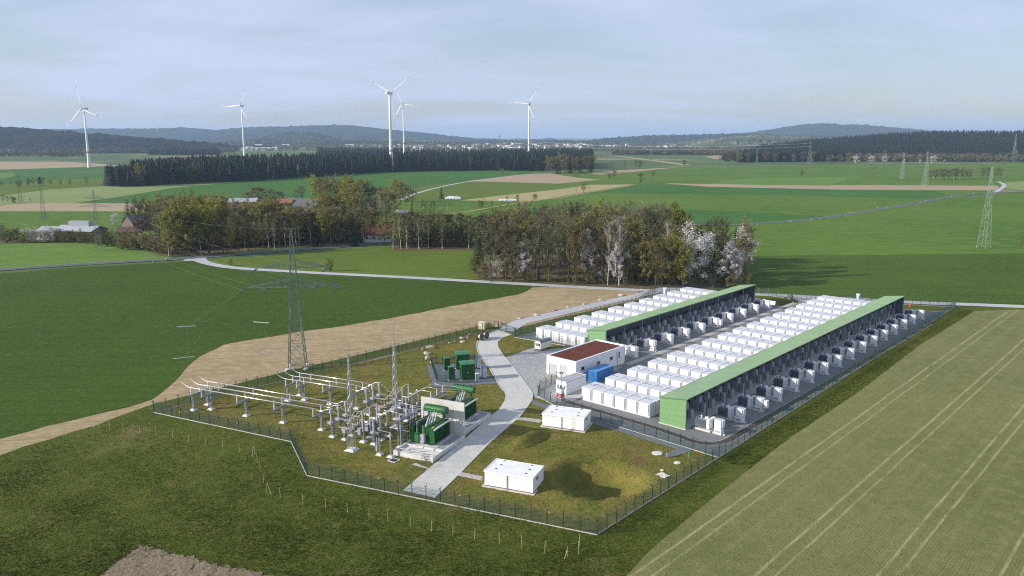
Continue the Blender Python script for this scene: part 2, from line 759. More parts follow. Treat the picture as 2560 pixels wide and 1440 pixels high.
SC.view_settings.view_transform = 'Standard'
SC.view_settings.look = 'None'
SC.view_settings.exposure = EXPOSURE
SC.view_settings.gamma = 1
SC.render.engine = 'CYCLES'
SC.cycles.max_bounces = 5
SC.cycles.diffuse_bounces = 2
SC.cycles.glossy_bounces = 2
SC.cycles.transmission_bounces = 3
SC.cycles.transparent_max_bounces = 8
SC.cycles.volume_bounces = 1
SC.cycles.filter_width = 1.1
SC.cycles.use_denoising = False
SC.cycles.caustics_reflective = False
SC.cycles.caustics_refractive = False
# ------------------------------------------------------------------ ground and fields
S_GRASS = ground('meadow_grass', gained((1.10,0.96,0.80), [srgb(66, 86, 32), srgb(88, 104, 44), srgb(100, 108, 56)]), 0.045, 0.5, 3.2, bump=0.9, bdist=0.28, patch=(0.06, 0.60, 0.74, srgb(122, 114, 72)))
S_LAWN = ground('dry_lawn', gained((1.46,1.32,1.05), [srgb(78, 90, 42), srgb(104, 102, 56), srgb(114, 108, 64)]), 0.13, 0.45, 3.5, bump=0.8, bdist=0.2, patch=(0.11, 0.57, 0.72, srgb(120, 102, 66)))
S_CROP = ground('young_crop', gained((1.2,0.96,0.58), [srgb(52, 82, 34), srgb(62, 92, 38), srgb(74, 102, 44)]), 0.02, 0.5, 2.0, stripes=((R(3), 9.0, 0.10, 0.35, srgb(38, 60, 26)),), bump=0.7, bdist=0.2)
S_CROP2 = ground('lush_crop', gained((1.6,1.25,1.0), [srgb(60, 96, 38), srgb(74, 108, 44), srgb(86, 116, 50)]), 0.008, 0.12, 1.0, stripes=((R(4), 16.0, 0.12, 0.35, srgb(46, 76, 30)),), bump=0.5, bdist=0.2)
S_CROP3 = ground('pale_crop', gained((1.1,1.0,0.8), [srgb(86, 122, 56), srgb(98, 130, 62), srgb(110, 136, 70)]), 0.01, 0.1, 0.8, stripes=((R(8), 20.0, 0.2, 0.3, srgb(76, 108, 48)),), bump=0.4)
S_CROP4 = ground('deep_green_crop', gained((1.35,1.15,0.98), [srgb(50, 92, 40), srgb(60, 104, 46), srgb(68, 108, 48)]), 0.008, 0.1, 0.8, stripes=((R(5), 34.0, 0.3, 0.3, srgb(72, 112, 50)), (R(5), 11.0, 0.12, 0.25, srgb(42, 76, 34))), bump=0.4)
S_MEADOW = ground('light_meadow', gained((1.02,0.86,0.64), [srgb(84, 114, 48), srgb(98, 122, 54), srgb(108, 124, 60)]), 0.012, 0.15, 1.0, stripes=((R(12), 26.0, 0.25, 0.3, srgb(72, 102, 42)),), bump=0.4)
S_PALE = ground('thin_grass', [srgb(124, 140, 84), srgb(136, 148, 92), srgb(128, 138, 84)], 0.01, 0.1, 0.8, bump=0.3)
S_SOIL = ground('raked_soil', [srgb(154, 138, 104), srgb(174, 156, 122), srgb(186, 168, 136)], 0.05, 0.4, 2.6, stripes=((R(10), 1.6, 0.35, 0.5, srgb(142, 124, 92)), (R(14), 7.0, 0.10, 0.55, srgb(132, 116, 86))), bump=0.5, bdist=0.12, patch=(0.07, 0.63, 0.75, srgb(132, 128, 84)))
S_SOILF = ground('far_soil', [srgb(160, 142, 114), srgb(170, 150, 122), srgb(176, 158, 130)], 0.01, 0.1, 0.8, bump=0.2)
S_TAN = ground('tan_stubble', [srgb(158, 148, 104), srgb(168, 156, 112), srgb(174, 160, 118)], 0.01, 0.12, 0.8, bump=0.2)
S_WHEAT = ground('thin_wheat', gained((0.90,0.90,0.82), [srgb(118, 122, 78), srgb(136, 134, 92), srgb(146, 140, 100)]), 0.03, 0.35, 4.0,
                 stripes=((UA - R(0.6), 0.42, 0.5, 0.30, srgb(92, 104, 56)), (UA - R(0.6), 5.4, 0.22, 0.14, srgb(158, 150, 110)), (UA - R(0.6), 11.5, 0.030, 0.85, srgb(172, 164, 124)), (UA - R(0.6), 11.5, 0.030, 0.85, srgb(172, 164, 124), 0.17), (UA - R(0.6), 1.45, 0.35, 0.22, srgb(98, 106, 62), 0.3)), bump=0.6, bdist=0.15)
S_PLOUGH = ground('ploughed_earth', [srgb(128, 116, 96), srgb(144, 130, 108), srgb(152, 138, 116)], 0.15, 1.8, 4.5, bump=0.9, bdist=0.3, contrast=1.3)
S_GRAVEL = ground('grey_gravel', gained((1.15,1.12,1.08), [srgb(106, 111, 114), srgb(120, 124, 126), srgb(132, 134, 134)]), 0.12, 1.2, 5.0, bump=0.7, bdist=0.08)
S_TRACK = ground('pale_gravel_track', [srgb(168, 170, 172), srgb(186, 187, 188), srgb(196, 196, 194)], 0.06, 0.6, 3.0, bump=0.3)
S_ASPH = ground('asphalt', [srgb(92, 95, 100), srgb(104, 106, 110), srgb(110, 112, 114)], 0.05, 0.6, 5.0, bump=0.2)
S_ASPHL = ground('light_asphalt', [srgb(122, 122, 121), srgb(134, 133, 131), srgb(140, 139, 137)], 0.06, 0.6, 5.0, bump=0.2)
S_BROWNP = ground('brown_paving', [srgb(78, 70, 66), srgb(88, 80, 75), srgb(94, 86, 80)], 0.1, 0.8, 5.0, bump=0.2)
S_CONCR = ground('concrete_road', gained((1.1,1.1,1.08), [srgb(176, 176, 172), srgb(190, 189, 184), srgb(198, 196, 190)]), 0.06, 0.5, 4.0, stripes=((R(-26), 5.0, 0.012, 0.8, srgb(138, 138, 134)),), bump=0.15)
S_SLAB = ground('concrete_slab', [srgb(168, 166, 158), srgb(182, 179, 170), srgb(190, 186, 176)], 0.1, 0.8, 4.0, bump=0.15)
S_PAVER = ground('grey_pavers', [srgb(158, 160, 162), srgb(172, 173, 173), srgb(182, 182, 180)], 0.06, 0.5, 4.0, stripes=((UA, 1.0, 0.16, 0.55, srgb(122, 124, 126)), (UA + PI / 2, 1.0, 0.12, 0.4, srgb(130, 132, 134))), bump=0.2)
S_DPAVER = ground('dark_grey_pavers', [srgb(104, 112, 118), srgb(118, 125, 130), srgb(126, 132, 136)], 0.08, 0.6, 4.0, stripes=((UA, 0.8, 0.16, 0.4, srgb(84, 92, 98)),), bump=0.2)
S_KERB = M_KERB
S_FAR = ground('far_fields', [srgb(96, 116, 66), srgb(72, 96, 54), srgb(84, 92, 70)], 0.0016, 0.004, 0.03, bump=0.0, patch=(0.0028, 0.56, 0.6, srgb(140, 128, 100)))


S_CROPR = ground('right_crop', gained((1.5, 1.17, 0.86), [srgb(52, 82, 34), srgb(62, 92, 38), srgb(74, 102, 44)]), 0.02, 0.5, 2.0, stripes=((R(1), 14.0, 0.10, 0.4, srgb(46, 66, 28)),), bump=0.7, bdist=0.2)  # right-hand field: the crop's own green, a lighter tint of the young crop


def pg(*pts):
    return [G(*p) for p in pts]


# the ground itself: one sheet to the horizon, finer and lowered under the hollow
def grow(lo, hi, step, far, k=1.5):
    a = list(np.arange(lo, hi + 0.01, step))
    s, x = step, hi
    while x < far:
        s *= k
        x += s
        a.append(x)
    s, x = step, lo
    b = []
    while x > -far:
        s *= k
        x -= s
        b.append(x)
    return b[::-1] + a


gx = grow(-20, 50, 2.0, 40000)
gy = grow(95, 140, 2.0, 40000)
gv, gf = [], []
for y in gy:
    for x in gx:
        r = relief(x, y)
        gv.append((x, y, -3.6 if (110 < y < 136 and 3 < x < 28) else -0.12))
nx = len(gx)
for j in range(len(gy) - 1):
    for i in range(nx - 1):
        gf.append((j * nx + i, j * nx + i + 1, (j + 1) * nx + i + 1, (j + 1) * nx + i))
me = bpy.data.meshes.new('ground')
me.from_pydata(gv, [], gf)
me.materials.append(S_FAR)
o = link('ground', me)
o['kind'] = 'structure'

# fields, near to far (each a level sheet)
def ragged(poly, amp, step, seed):
    """field edge that wanders a little, as ploughed and grown edges do"""
    rr = random.Random(seed)
    out = []
    n = len(poly)
    for i in range(n):
        a, b = Vector(poly[i]), Vector(poly[(i + 1) % n])
        d = b - a
        ln = d.length
        out.append(tuple(a))
        if ln < step * 1.5 or a.length > 700:
            continue
        m = min(60, int(ln / step))
        nr = Vector((-d.y, d.x)).normalized()
        for k in range(1, m):
            p = a.lerp(b, k / m) + nr * rr.gauss(0, amp * 0.6)
            out.append(tuple(p))
    return out


WHEAT_EDGE = [(1556, 1450), (1625, 1376), (1742, 1278), (1862, 1182), (1981, 1090), (2140, 984), (2300, 862), (2436, 778)]
FIELDS = [
    (0.0, S_FAR, []),
    (0.00, S_CROP4, [(-900, 470), (0, 452), (0, 430), (300, 432), (420, 452), (270, 468), (-900, 520)]),
    (0.01, S_SOILF, [(-900, 412), (0, 404), (160, 404), (235, 408), (300, 414), (200, 418), (0, 424), (-900, 436)]),
    (0.01, S_CROP4, [(-900, 440), (0, 425), (200, 418), (330, 414), (420, 402), (560, 398), (560, 420), (380, 432), (100, 430), (0, 434)]),
    (0.015, S_CROP3, [(-900, 450), (0, 433), (30, 430), (45, 440), (0, 446)]),
    (0.01, S_MEADOW, [(-900, 492), (0, 462), (150, 449), (280, 446), (280, 466), (0, 494), (-900, 520)]),
    (0.0, S_PALE, [(-900, 512), (0, 490), (120, 474), (270, 464), (500, 455), (650, 448), (560, 460), (430, 470), (310, 490), (180, 508), (0, 512), (-900, 530)]),
    (0.0, S_CROP4, [(180, 508), (310, 490), (430, 470), (560, 458), (650, 449), (820, 438), (980, 428), (1250, 424), (1400, 430), (1260, 440), (1160, 453), (1050, 466), (960, 484), (800, 507), (640, 511), (300, 512)]),
    (0.02, S_SOILF, [(-900, 522), (0, 514), (70, 508), (300, 508), (660, 510), (820, 506), (820, 522), (300, 530), (0, 528), (-900, 540)]),
    (0.02, S_CROP2, [(-900, 540), (0, 528), (310, 528), (560, 530), (560, 600), (240, 612), (0, 606), (-900, 650)]),
    (0.03, S_CROP3, [(-900, 690), (0, 606), (170, 602), (240, 607), (340, 620), (440, 641), (400, 652), (200, 664), (0, 676), (-900, 740)]),
    (0.0, S_CROP2, [(900, 560), (1050, 466), (1160, 453), (1290, 436), (1500, 432), (1700, 420), (2020, 412), (2560, 408), (3400, 408), (3400, 470), (2560, 468), (2000, 462), (1660, 458), (1590, 464), (1500, 475), (1300, 506), (1180, 530), (1100, 560)]),
    (0.02, S_MEADOW, [(1000, 500), (1020, 480), (1060, 466), (1190, 453), (1400, 460), (1500, 452), (1400, 466), (1250, 484), (1160, 500)]),
    (0.04, S_SOILF, [(1165, 453), (1290, 438), (1375, 433), (1400, 438), (1450, 445), (1500, 449), (1395, 459), (1290, 456)]),
    (0.04, S_TAN, [(1150, 501), (1260, 488), (1400, 473), (1475, 462), (1590, 461), (1540, 468), (1460, 481), (1350, 500), (1300, 504)]),
    (0.03, S_CROP2, [(900, 570), (1180, 530), (1310, 506), (1500, 476), (1600, 463), (1660, 459), (2500, 476), (2480, 482), (2380, 491), (2250, 516), (2100, 539), (2000, 551), (1860, 562), (1700, 566), (1400, 590), (1000, 600)]),
    (0.05, S_CROP4, [(1545, 470), (1600, 463), (1700, 463), (2340, 478), (2380, 490), (2310, 497), (1960, 488), (1640, 484), (1500, 482)]),
    (0.05, S_CROP4, [(1180, 535), (1380, 516), (1700, 522), (1900, 532), (2080, 541), (1860, 562), (1700, 566), (1300, 570)]),
    (0.05, S_SOILF, [(1655, 458), (1720, 459), (2100, 463), (2495, 464), (2500, 476), (2100, 474), (1770, 467)]),
    (0.04, S_CROP3, [(1770, 459), (1850, 447), (1990, 444), (2155, 441), (2110, 452), (2075, 464), (1900, 463)]),
    (0.04, S_SOILF, [(1468, 433), (1540, 426), (1700, 418), (1640, 424), (1560, 432), (1500, 437)]),
    (0.03, S_SOILF, [(1760, 392), (1800, 388), (1838, 388), (1840, 399), (1790, 398)]),
    (0.05, S_PALE, [(2505, 470), (2512, 456), (2560, 453), (3000, 452), (3000, 475), (2560, 476)]),
    (0.02, S_CROP2, [(1690, 567), (1860, 563), (2000, 552), (2100, 541), (2250, 518), (2380, 493), (2480, 484), (2560, 481), (3400, 470), (3400, 800), (2560, 766), (2270, 753), (1890, 733), (1600, 722), (1600, 640)]),
    (0.04, S_CROPR, [(1850, 640), (2560, 634), (3400, 640), (3400, 800), (2560, 764), (2270, 751), (1890, 731), (1700, 724)]),
    (0.03, S_MEADOW, [(440, 650), (620, 645), (860, 625), (1000, 612), (1200, 600), (1230, 700), (1000, 692), (800, 684), (600, 670), (520, 662)]),
    (0.02, S_CROP, [(-900, 760), (-300, 712), (0, 684), (200, 668), (400, 658), (480, 652), (520, 665), (600, 676), (800, 688), (1000, 698), (1315, 714), (1350, 724), (1310, 737), (1000, 792), (720, 838), (560, 866), (500, 896), (440, 958), (380, 1002), (180, 1055), (0, 1100), (-300, 1178), (-900, 1330)]),
    (0.03, S_SOIL, [(-300, 1172), (0, 1098), (180, 1052), (330, 1016), (380, 1000), (410, 978), (440, 952), (462, 925), (500, 892), (560, 862), (640, 848), (720, 835), (860, 815), (1000, 791), (1150, 762), (1290, 738), (1318, 728), (1330, 719), (1400, 716), (1590, 727), (1612, 738), (1605, 747), (1300, 818), (1240, 818), (1180, 835), (960, 895), (720, 945), (390, 1008), (240, 1064), (180, 1080), (0, 1139), (-300, 1232)]),
]
for k, (z, mat, pts) in enumerate(FIELDS):
    if pts:
        pl = pg(*pts)
        if mat in (S_SOIL, S_CROP, S_MEADOW, S_CROPR):
            pl = ragged(pl, 0.5, 4.0, k)
        sheet('field', pl, z * 0.2 - 0.05 + k * 0.003, mat)
LIT = ground('leaf_litter', [srgb(92, 80, 58), srgb(112, 98, 70), srgb(96, 96, 58)], 0.05, 0.5, 2.0, bump=0.5)
sheet('woodland_ground', ragged(pg((1192, 694), (1196, 660), (1300, 640), (1700, 640), (1860, 668), (1878, 715), (1800, 723), (1600, 722), (1400, 714), (1250, 706)), 1.0, 6.0, 1), 0.06, LIT)
sheet('woodland_ground', ragged(pg((420, 642), (345, 620), (330, 592), (500, 590), (900, 583), (912, 601), (700, 618), (520, 637)), 1.0, 8.0, 2), 0.06, LIT)
sheet('woodland_ground', ragged(pg((985, 627), (985, 606), (1192, 602), (1194, 626)), 1.0, 8.0, 3), 0.06, LIT)
sheet('woodland_ground', ragged(pg((0, 609), (0, 592), (130, 592), (300, 592), (420, 612), (440, 638), (340, 618), (240, 606)), 1.0, 8.0, 4), 0.055, LIT)

# meadow outside the fence, in two sheets so that the hollow inside stays open
FENCE_A, FENCE_B, FENCE_C, FENCE_D, FENCE_E, FENCE_F = G(385, 1032), G(728, 1105), G(768, 1190), G(1492, 1338), G(1797, 1145), G(2388, 768)
sheet('meadow', pg((-900, 1400), (-300, 1230), (0, 1137), (180, 1078), (240, 1062), (300, 1040), (378, 1012)) + [FENCE_A, FENCE_B, FENCE_C, FENCE_D, FENCE_E, FENCE_F] + pg((2395, 766), (2640, 770), *WHEAT_EDGE[::-1], (1500, 1700), (-900, 1700)), 0.02, S_GRASS)
sheet('meadow', pg((378, 1012), (720, 928), (960, 872), (1225, 808), (1240, 822), (1035, 873), (760, 941), (720, 951)) + [FENCE_A], 0.05, S_GRASS)
sheet('meadow', pg((1290, 822), (1605, 742), (1640, 719), (2000, 736), (2280, 748), (2392, 762)) + [FENCE_F] + pg((2280, 760), (1975, 752), (1640, 730), (1600, 757), (1300, 838)), 0.035, S_GRASS)
sheet('field', pg(*WHEAT_EDGE, (2600, 772), (3800, 830), (3800, 1500), (2600, 1700), (1400, 1700)), 0.03, S_WHEAT)
# strip of rough earth at the wheat's edge
PLO = sheet('ploughed_field', ragged(pg((200, 1470), (262, 1436), (290, 1408), (330, 1380), (350, 1366), (420, 1382), (520, 1408), (640, 1432), (720, 1450), (800, 1500), (600, 1600), (200, 1600)), 0.35, 0.6, 8), 0.10, S_PLOUGH, grid=0.3)
prr = random.Random(3)
for v in PLO.data.vertices:
    v.co.z = 0.02 * math.sin(v.co.x * 2.1 + v.co.y * 0.9) + prr.uniform(-0.06, 0.07)
    v.co.x += prr.uniform(-0.09, 0.09)
    v.co.y += prr.uniform(-0.09, 0.09)

LAWN = [FENCE_A, FENCE_B, FENCE_C, FENCE_D, FENCE_E] + pg((1475, 1046), (1392, 1018), (1345, 990), (1392, 955), (1480, 890), (1425, 866), (1285, 844), (1300, 832), (1235, 823), (1035, 872), (760, 940), (720, 950))
sheet('lawn', LAWN, 0.03, S_LAWN, grid=1.2)

GRAVEL_POLY = [FENCE_E] + pg((1475, 1045), (1392, 1017), (1345, 990), (1392, 955), (1480, 890), (1425, 866), (1285, 844), (1600, 757), (1640, 730), (1975, 751), (2280, 758)) + [FENCE_F]
sheet('gravel_yard', GRAVEL_POLY, 0.06, S_GRAVEL)
sheet('meadow', [W(121, -17), W(121, -7.5), W(130, -6.5), W(136, -10), W(136, -22)], 0.075, S_GRASS)
sheet('meadow', [W(137.5, 21), W(141, 24), W(147, 33), W(156, 36.3), W(157, 30), W(152, 16)], 0.075, S_GRASS)

# paved yard, site road, service road
sheet('paved_yard', pg((1263, 894), (1333, 870), (1372, 874), (1425, 867), (1480, 880)) + [W(28.6, -17), W(28.6, -8.2), W(6, -2.6), W(-3, -1.2), W(-5.6, -3.5), W(-5.8, -8)] + pg((1331, 985), (1322, 968), (1292, 928)), 0.075, S_PAVER)
ROAD = pg((1007, 1227), (1072, 1172), (1085, 1161), (1159, 1101), (1226, 1040), (1247, 1025), (1261, 1003), (1264, 990), (1260, 979), (1245, 960), (1227, 927), (1197, 884), (1192, 865), (1195, 852), (1210, 840), (1243, 825),
          (1282, 836), (1256, 845), (1245, 855), (1246, 868), (1262, 893), (1292, 930), (1322, 970), (1331, 985), (1330, 1002), (1317, 1021), (1300, 1043), (1225, 1108), (1152, 1183), (1087, 1246))
sheet('road', ROAD, 0.09, S_CONCR)
# thin raised edging along the road
for name, ix in (('kerb', range(8, 15)), ('kerb', range(20, 25))):
    c = spline([ROAD[i] for i in ix], 4)
    b = MB()
    for p, q in zip(c, c[1:]):
        b.bar((*p, 0.10), (*q, 0.10), 0.22, 0.10)
    tag(b.build(name, S_KERB), kind='structure')
sheet('footpath', pg((1291, 1050), (1350, 1058), (1352, 1050), (1299, 1043)), 0.085, S_SLAB)
sheet('footpath', pg((1143, 1190), (1205, 1203), (1207, 1192), (1152, 1181)), 0.085, S_SLAB)
sheet('footpath', pg((1331, 1001), (1370, 1012), (1476, 1043), (1740, 1124), (1678, 1145), (1660, 1138), (1692, 1124), (1475, 1058), (1366, 1024), (1330, 1010)), 0.088, S_DPAVER)
sheet('footpath', [W(8.6, -16.9), W(8.6, -9), W(6.2, -10), W(6.2, -16)], 0.09, S_SLAB)
sheet('footpath', pg((1072, 1172), (1085, 1161), (1110, 1163), (1095, 1170), (1072, 1174), (1028, 1163), (1040, 1158)), 0.095, S_SLAB)

sheet('service_road', [W(8.2, -6.9), W(139, -6.4), W(141.5, -8.5), W(143, -5.5), W(141, 0.4), W(100, -0.4), W(50, -0.8), W(8.2, -1.0)], 0.08, S_ASPHL)
sheet('walkway', [W(28.6, -8.5), W(128, -8.0), W(128, -6.3), W(28.6, -6.8)], 0.10, S_SLAB)
sheet('office_apron', [W(-3.0, -2.0), W(-2.2, -0.7), W(8.2, -0.9), W(8.2, -4), W(6.6, -7.2), W(-2.4, -7.4), W(-4.0, -5)], 0.085, S_CONCR)
c = spline(pg(*[(1430 + x * .15625, 960 + y * .15625) for x, y in ((-90, 285), (0, 312), (600, 488), (1200, 665), (1750, 850))]), 6)
# bend, then along the fence on the far side
vb = 34.2
c += spline([W(-5.3, 29.5), W(-4.6, 32.0), W(-2.6, 33.6), W(0.5, vb), W(8, vb)], 6) + [W(50, vb + 0.45), W(126, vb + 1.1)]
for wdt, z, mt, nm in ((1.75, 0.085, S_KERB, 'path_edging'), (1.45, 0.10, S_BROWNP, 'service_path')):
    sheet(nm, ribbon(c, wdt), z, mt)

# public roads and tracks
def strip(name, center, width, z, mat):
    poly = ribbon(center, width)
    n = len(poly) // 2
    vs = [(x, y, 0.0) for x, y in poly]
    fs = [(i, 2 * n - 1 - i, 2 * n - 2 - i, i + 1) for i in range(n - 1)]
    me = bpy.data.meshes.new(name)
    me.from_pydata(vs, [], fs)
    me.materials.append(mat)
    o = link(name, me, None, (0, 0, z))
    o['kind'] = 'structure'
    return o


rd = spline(pg((-900, 745), (-300, 700), (0, 675), (200, 661), (400, 650), (480, 645), (560, 639), (700, 628), (850, 617), (985, 604), (1100, 592), (1400, 574), (1700, 563), (1860, 561), (2000, 551), (2100, 539), (2250, 516), (2380, 492), (2480, 483), (2560, 480), (3400, 470)), 8)
strip('road', rd, 6.2, 0.12, S_ASPH)
for off in (2.85, -2.85):
    e = []
    for i, p in enumerate(rd):
        a, b = rd[max(0, i - 1)], rd[min(len(rd) - 1, i + 1)]
        d = Vector((b[0] - a[0], b[1] - a[1])).normalized()
        e.append((p[0] - d.y * off, p[1] + d.x * off))
    strip('road_marking', e, 0.16, 0.14, plain('road_line_paint', (0.6, 0.6, 0.58), 0.8))
tr = spline(pg((470, 647), (500, 652), (530, 661), (600, 671), (800, 683), (1000, 693), (1300, 710), (1600, 726), (1890, 736), (2270, 756), (2400, 761), (2560, 767), (3400, 800)), 8)
strip('track', tr, 5.0, 0.10, S_TRACK)
sheet('track', pg((455, 653), (490, 652), (530, 664), (510, 640), (480, 643)), 0.11, S_TRACK)
# access track outside the gate, up beside the stakes
sheet('track', ribbon(pg((1262, 828), (1300, 806), (1420, 778), (1560, 747), (1622, 733), (1660, 722), (1720, 722)), 5.2), 0.105, S_TRACK)
sheet('track', ribbon(spline(pg((1990, 742), (2030, 752), (2050, 760)), 6), 8.0), 0.105, S_TRACK)
sheet('track', ribbon(spline(pg((1000, 500), (1060, 478), (1160, 456), (1300, 438), (1420, 428)), 6), 4.0), 0.08, S_TRACK)
sheet('track', ribbon(spline(pg((1040, 545), (1180, 527), (1300, 507), (1400, 494), (1500, 476), (1580, 464)), 6), 3.5), 0.09, S_TAN)
sheet('track', ribbon(spline(pg((1430, 390), (1540, 391), (1620, 400), (1690, 409), (1720, 413)), 6), 22), 0.09, S_TAN)
sheet('track', ribbon(spline(pg((2480, 484), (2500, 474), (2510, 462), (2495, 454)), 6), 4.5), 0.11, S_TRACK)
# ------------------------------------------------------------------ battery rows
DU, DV, CH = 8.61, 2.844, 2.83
CW = 2.64     # cabinet width across the row
CD = 2.20     # cabinet depth
# one battery cabinet: local x along v (row), local y along u (front at y = 0, facing -y)
bm_body = MB()
bm_body.cbox(0, CW, 0.0, CD, 0.16, CH - 0.10, 0.02)
bm_body.mat(1).box(-0.10, CW + 0.16, -0.12, CD + 0.05, 0.0, 0.16)
ME_BODY = bm_body.mesh('cabinet_body', [M_WHITE, M_CONCL])
b = MB()
for k in range(4):
    x0 = -0.02 + k * 0.668
    b.box(x0, x0 + 0.63, -0.10, CD - 0.12, CH - 0.097, CH + 0.005)
b.box(0.0, CW, -0.06, CD - 0.1, CH - 0.098, CH - 0.03)
ME_ROOF = b.mesh('roof', plain('roof_panel_paint', (0.66, 0.67, 0.70), 0.5, var=0.05))
b = MB()
b.box(0.05, CW - 0.40, -0.03, -0.003, 0.24, CH - 0.20)
b.mat(1)
b.bar((CW - 0.30, -0.07, 0.26), (CW - 0.30, -0.07, CH - 0.22), 0.05)
b.box(CW - 0.36, CW - 0.24, -0.10, -0.004, 1.28, 1.52)
b.box(CW - 0.16, CW + 0.12, -0.02, 0.0, 0.3, CH - 0.2)
b.box(0.16, 0.26, -0.05, -0.031, CH - 0.42, CH - 0.32)
ME_DOOR = b.mesh('door', [M_WHITE, M_GREYP])
b = MB()
b.bar((CW / 2 - 0.3, CD - 0.06, CH - 0.02), (CW + 0.38, CD - 0.06, CH - 0.02), 0.12)
b.box(CW - 0.55, CW + 0.02, CD - 0.3, CD - 0.12, CH + 0.006, CH + 0.075)
ME_DUCT = b.mesh('cable_duct', M_GALV)


def battery(u, v, rz, label, group, first=None):
    p = W(u, v)
    t = thing('battery_cabinet', label, 'battery cabinet', (*p, 0.065), rz, group)
    for nm, me in (('body', ME_BODY), ('roof', ME_ROOF), ('door', ME_DOOR), ('cable_duct', ME_DUCT)):
        o = link(nm, me, t)
    return t


RZ = UA - PI / 2
FIELDS_B = (('small field beside the striped fence', 34.16, -41.57, 8.65, 10, 'the field nearer the tan soil'),
            ('large field', 0.0, 0.0, 8.61, 16, 'the long field by the blue container'))
for fi, (_, u0, v0, du, nrow, fname) in enumerate(FIELDS_B):
    short = 'tan soil field' if fi == 0 else 'blue container field'
    for i in range(nrow):
        for j in range(6):
            u, v = u0 + i * du, v0 + j * DV
            battery(u, v, RZ, 'white battery cabinet facing the huts, %s from the road side, %s row, %s' % (ordw(j), ordw(i), short), 'white battery cabinets')
            # back-to-back partner, facing the other way
            a = W(u + 2 * CD + 0.25, v + CW)
            t = battery(u + 2 * CD + 0.25, v + CW, RZ + PI, 'white battery cabinet facing the wood, %s from the road side, %s row, %s' % (ordw(j), ordw(i), short), 'white battery cabinets')

# ------------------------------------------------------------------ long open sheds
M_SHEDW = plain('green_cladding', srgb(114, 152, 103), 0.5, var=0.05)
M_SHEDR = plain('green_roof_sheet', srgb(124, 150, 110), 0.34, var=0.07, scale=0.25, spec=0.65)
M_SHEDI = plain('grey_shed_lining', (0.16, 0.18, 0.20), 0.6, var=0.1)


def shed(u0, v0, ln, wd, h0, h1, label, nbay):
    """mono-pitch shed: back wall at v0 (low), open front at v0 + wd (high); local x = v, y = u"""
    t = thing('open_shed', label, 'shed', (*W(u0, v0), 0.07), RZ, 'long green sheds')
    b = MB()
    # ribbed roof sheet: slope in x, ribs along x
    n = int(ln / 0.5)
    y = -0.25
    st = (ln + 0.5) / n
    prof = []
    for k in range(n):
        y0 = -0.25 + k * st
        prof += [(y0, 0.0), (y0 + st * 0.62, 0.0), (y0 + st * 0.70, 0.035), (y0 + st * 0.92, 0.035)]
    prof.append((-0.25 + n * st, 0.0))
    vs = []
    x0, x1 = -0.15, wd + 0.35
    z0 = h0 - 0.15 * (h1 - h0) / wd
    z1 = h1 + 0.35 * (h1 - h0) / wd
    for x, z in ((x0, z0), (x1, z1)):
        vs += [(x, yy, z + dz + 0.06) for yy, dz in prof]
    m = len(prof)
    fs = [(k, m + k, m + k + 1, k + 1) for k in range(m - 1)]
    b.add(vs, fs)
    b.add([(x0, -0.25, z0), (x1, -0.25, z1), (x1, ln + 0.25, z1), (x0, ln + 0.25, z0)], [(3, 2, 1, 0)])
    b.build('roof', M_SHEDR, t)
    b = MB()
    b.bar((x0, -0.26, z0 + 0.0), (x1, -0.26, z1 + 0.0), 0.05, 0.2)
    b.bar((x0, ln + 0.26, z0), (x1, ln + 0.26, z1), 0.05, 0.2)
    b.bar((x1, -0.28, z1), (x1, ln + 0.28, z1), 0.08, 0.22)
    b.bar((x0 - 0.02, -0.28, z0 + 0.02), (x0 - 0.02, ln + 0.28, z0 + 0.02), 0.06, 0.16)
    b.build('roof_trim', plain('dark_green_trim', srgb(88, 128, 84), 0.5), t)
    # end wall near the huts (green) with horizontal panel joints
    b = MB()
    for k in range(5):
        za, zb = k / 5, (k + 1) / 5
        vs = []
        for x, hh in ((0.0, h0), (wd, h1)):
            vs += [(x, -0.10, hh * za + 0.012), (x, -0.10, hh * zb - 0.012), (x, 0.0, hh * za + 0.012), (x, 0.0, hh * zb - 0.012)]
        b.add(vs, [(0, 4, 5, 1), (2, 3, 7, 6), (0, 2, 6, 4), (1, 5, 7, 3), (0, 1, 3, 2), (4, 6, 7, 5)])
    b.build('end_wall', M_SHEDW, t)
    b = MB()
    b.add([(0, ln, 0), (wd, ln, 0), (wd, ln, h1 - 0.02), (0, ln, h0 - 0.02), (0, ln + 0.08, 0), (wd, ln + 0.08, 0), (wd, ln + 0.08, h1 - 0.02), (0, ln + 0.08, h0 - 0.02)],
          [(0, 1, 2, 3), (7, 6, 5, 4), (0, 4, 5, 1), (1, 5, 6, 2), (2, 6, 7, 3), (3, 7, 4, 0)])
    b.build('end_wall', M_SHEDI, t)
    b = MB()
    b.box(-0.08, 0.0, 0.0, ln, 0.0, h0 - 0.05)
    o = b.build('back_wall', M_SHEDI, t)
    # posts and beams along the open side
    for k in range(nbay + 1):
        y = ln * k / nbay
        if k == 0 or k == nbay:
            y += 0.15 if k == 0 else -0.15
        b = MB()
        b.box(wd - 0.24, wd, y - 0.10, y + 0.10, 0, h1 - 0.24)
        b.box(0.02, 0.2, y - 0.10, y + 0.10, 0, h0 - 0.24)
        b.bar((0.05, y, h0 - 0.14), (wd, y, h1 - 0.14), 0.16, 0.2)
        b.build('post', M_STEEL, t)
    b = MB()
    b.box(wd - 0.14, wd + 0.02, 0.0, ln, h1 - 0.24, h1 - 0.02)
    b.build('eaves_beam', M_STEEL, t)
    b = MB()
    b.box(-0.15, wd + 0.15, -0.35, ln + 0.2, 0.0, 0.10)
    b.build('footing', M_CONC, t)
    return t


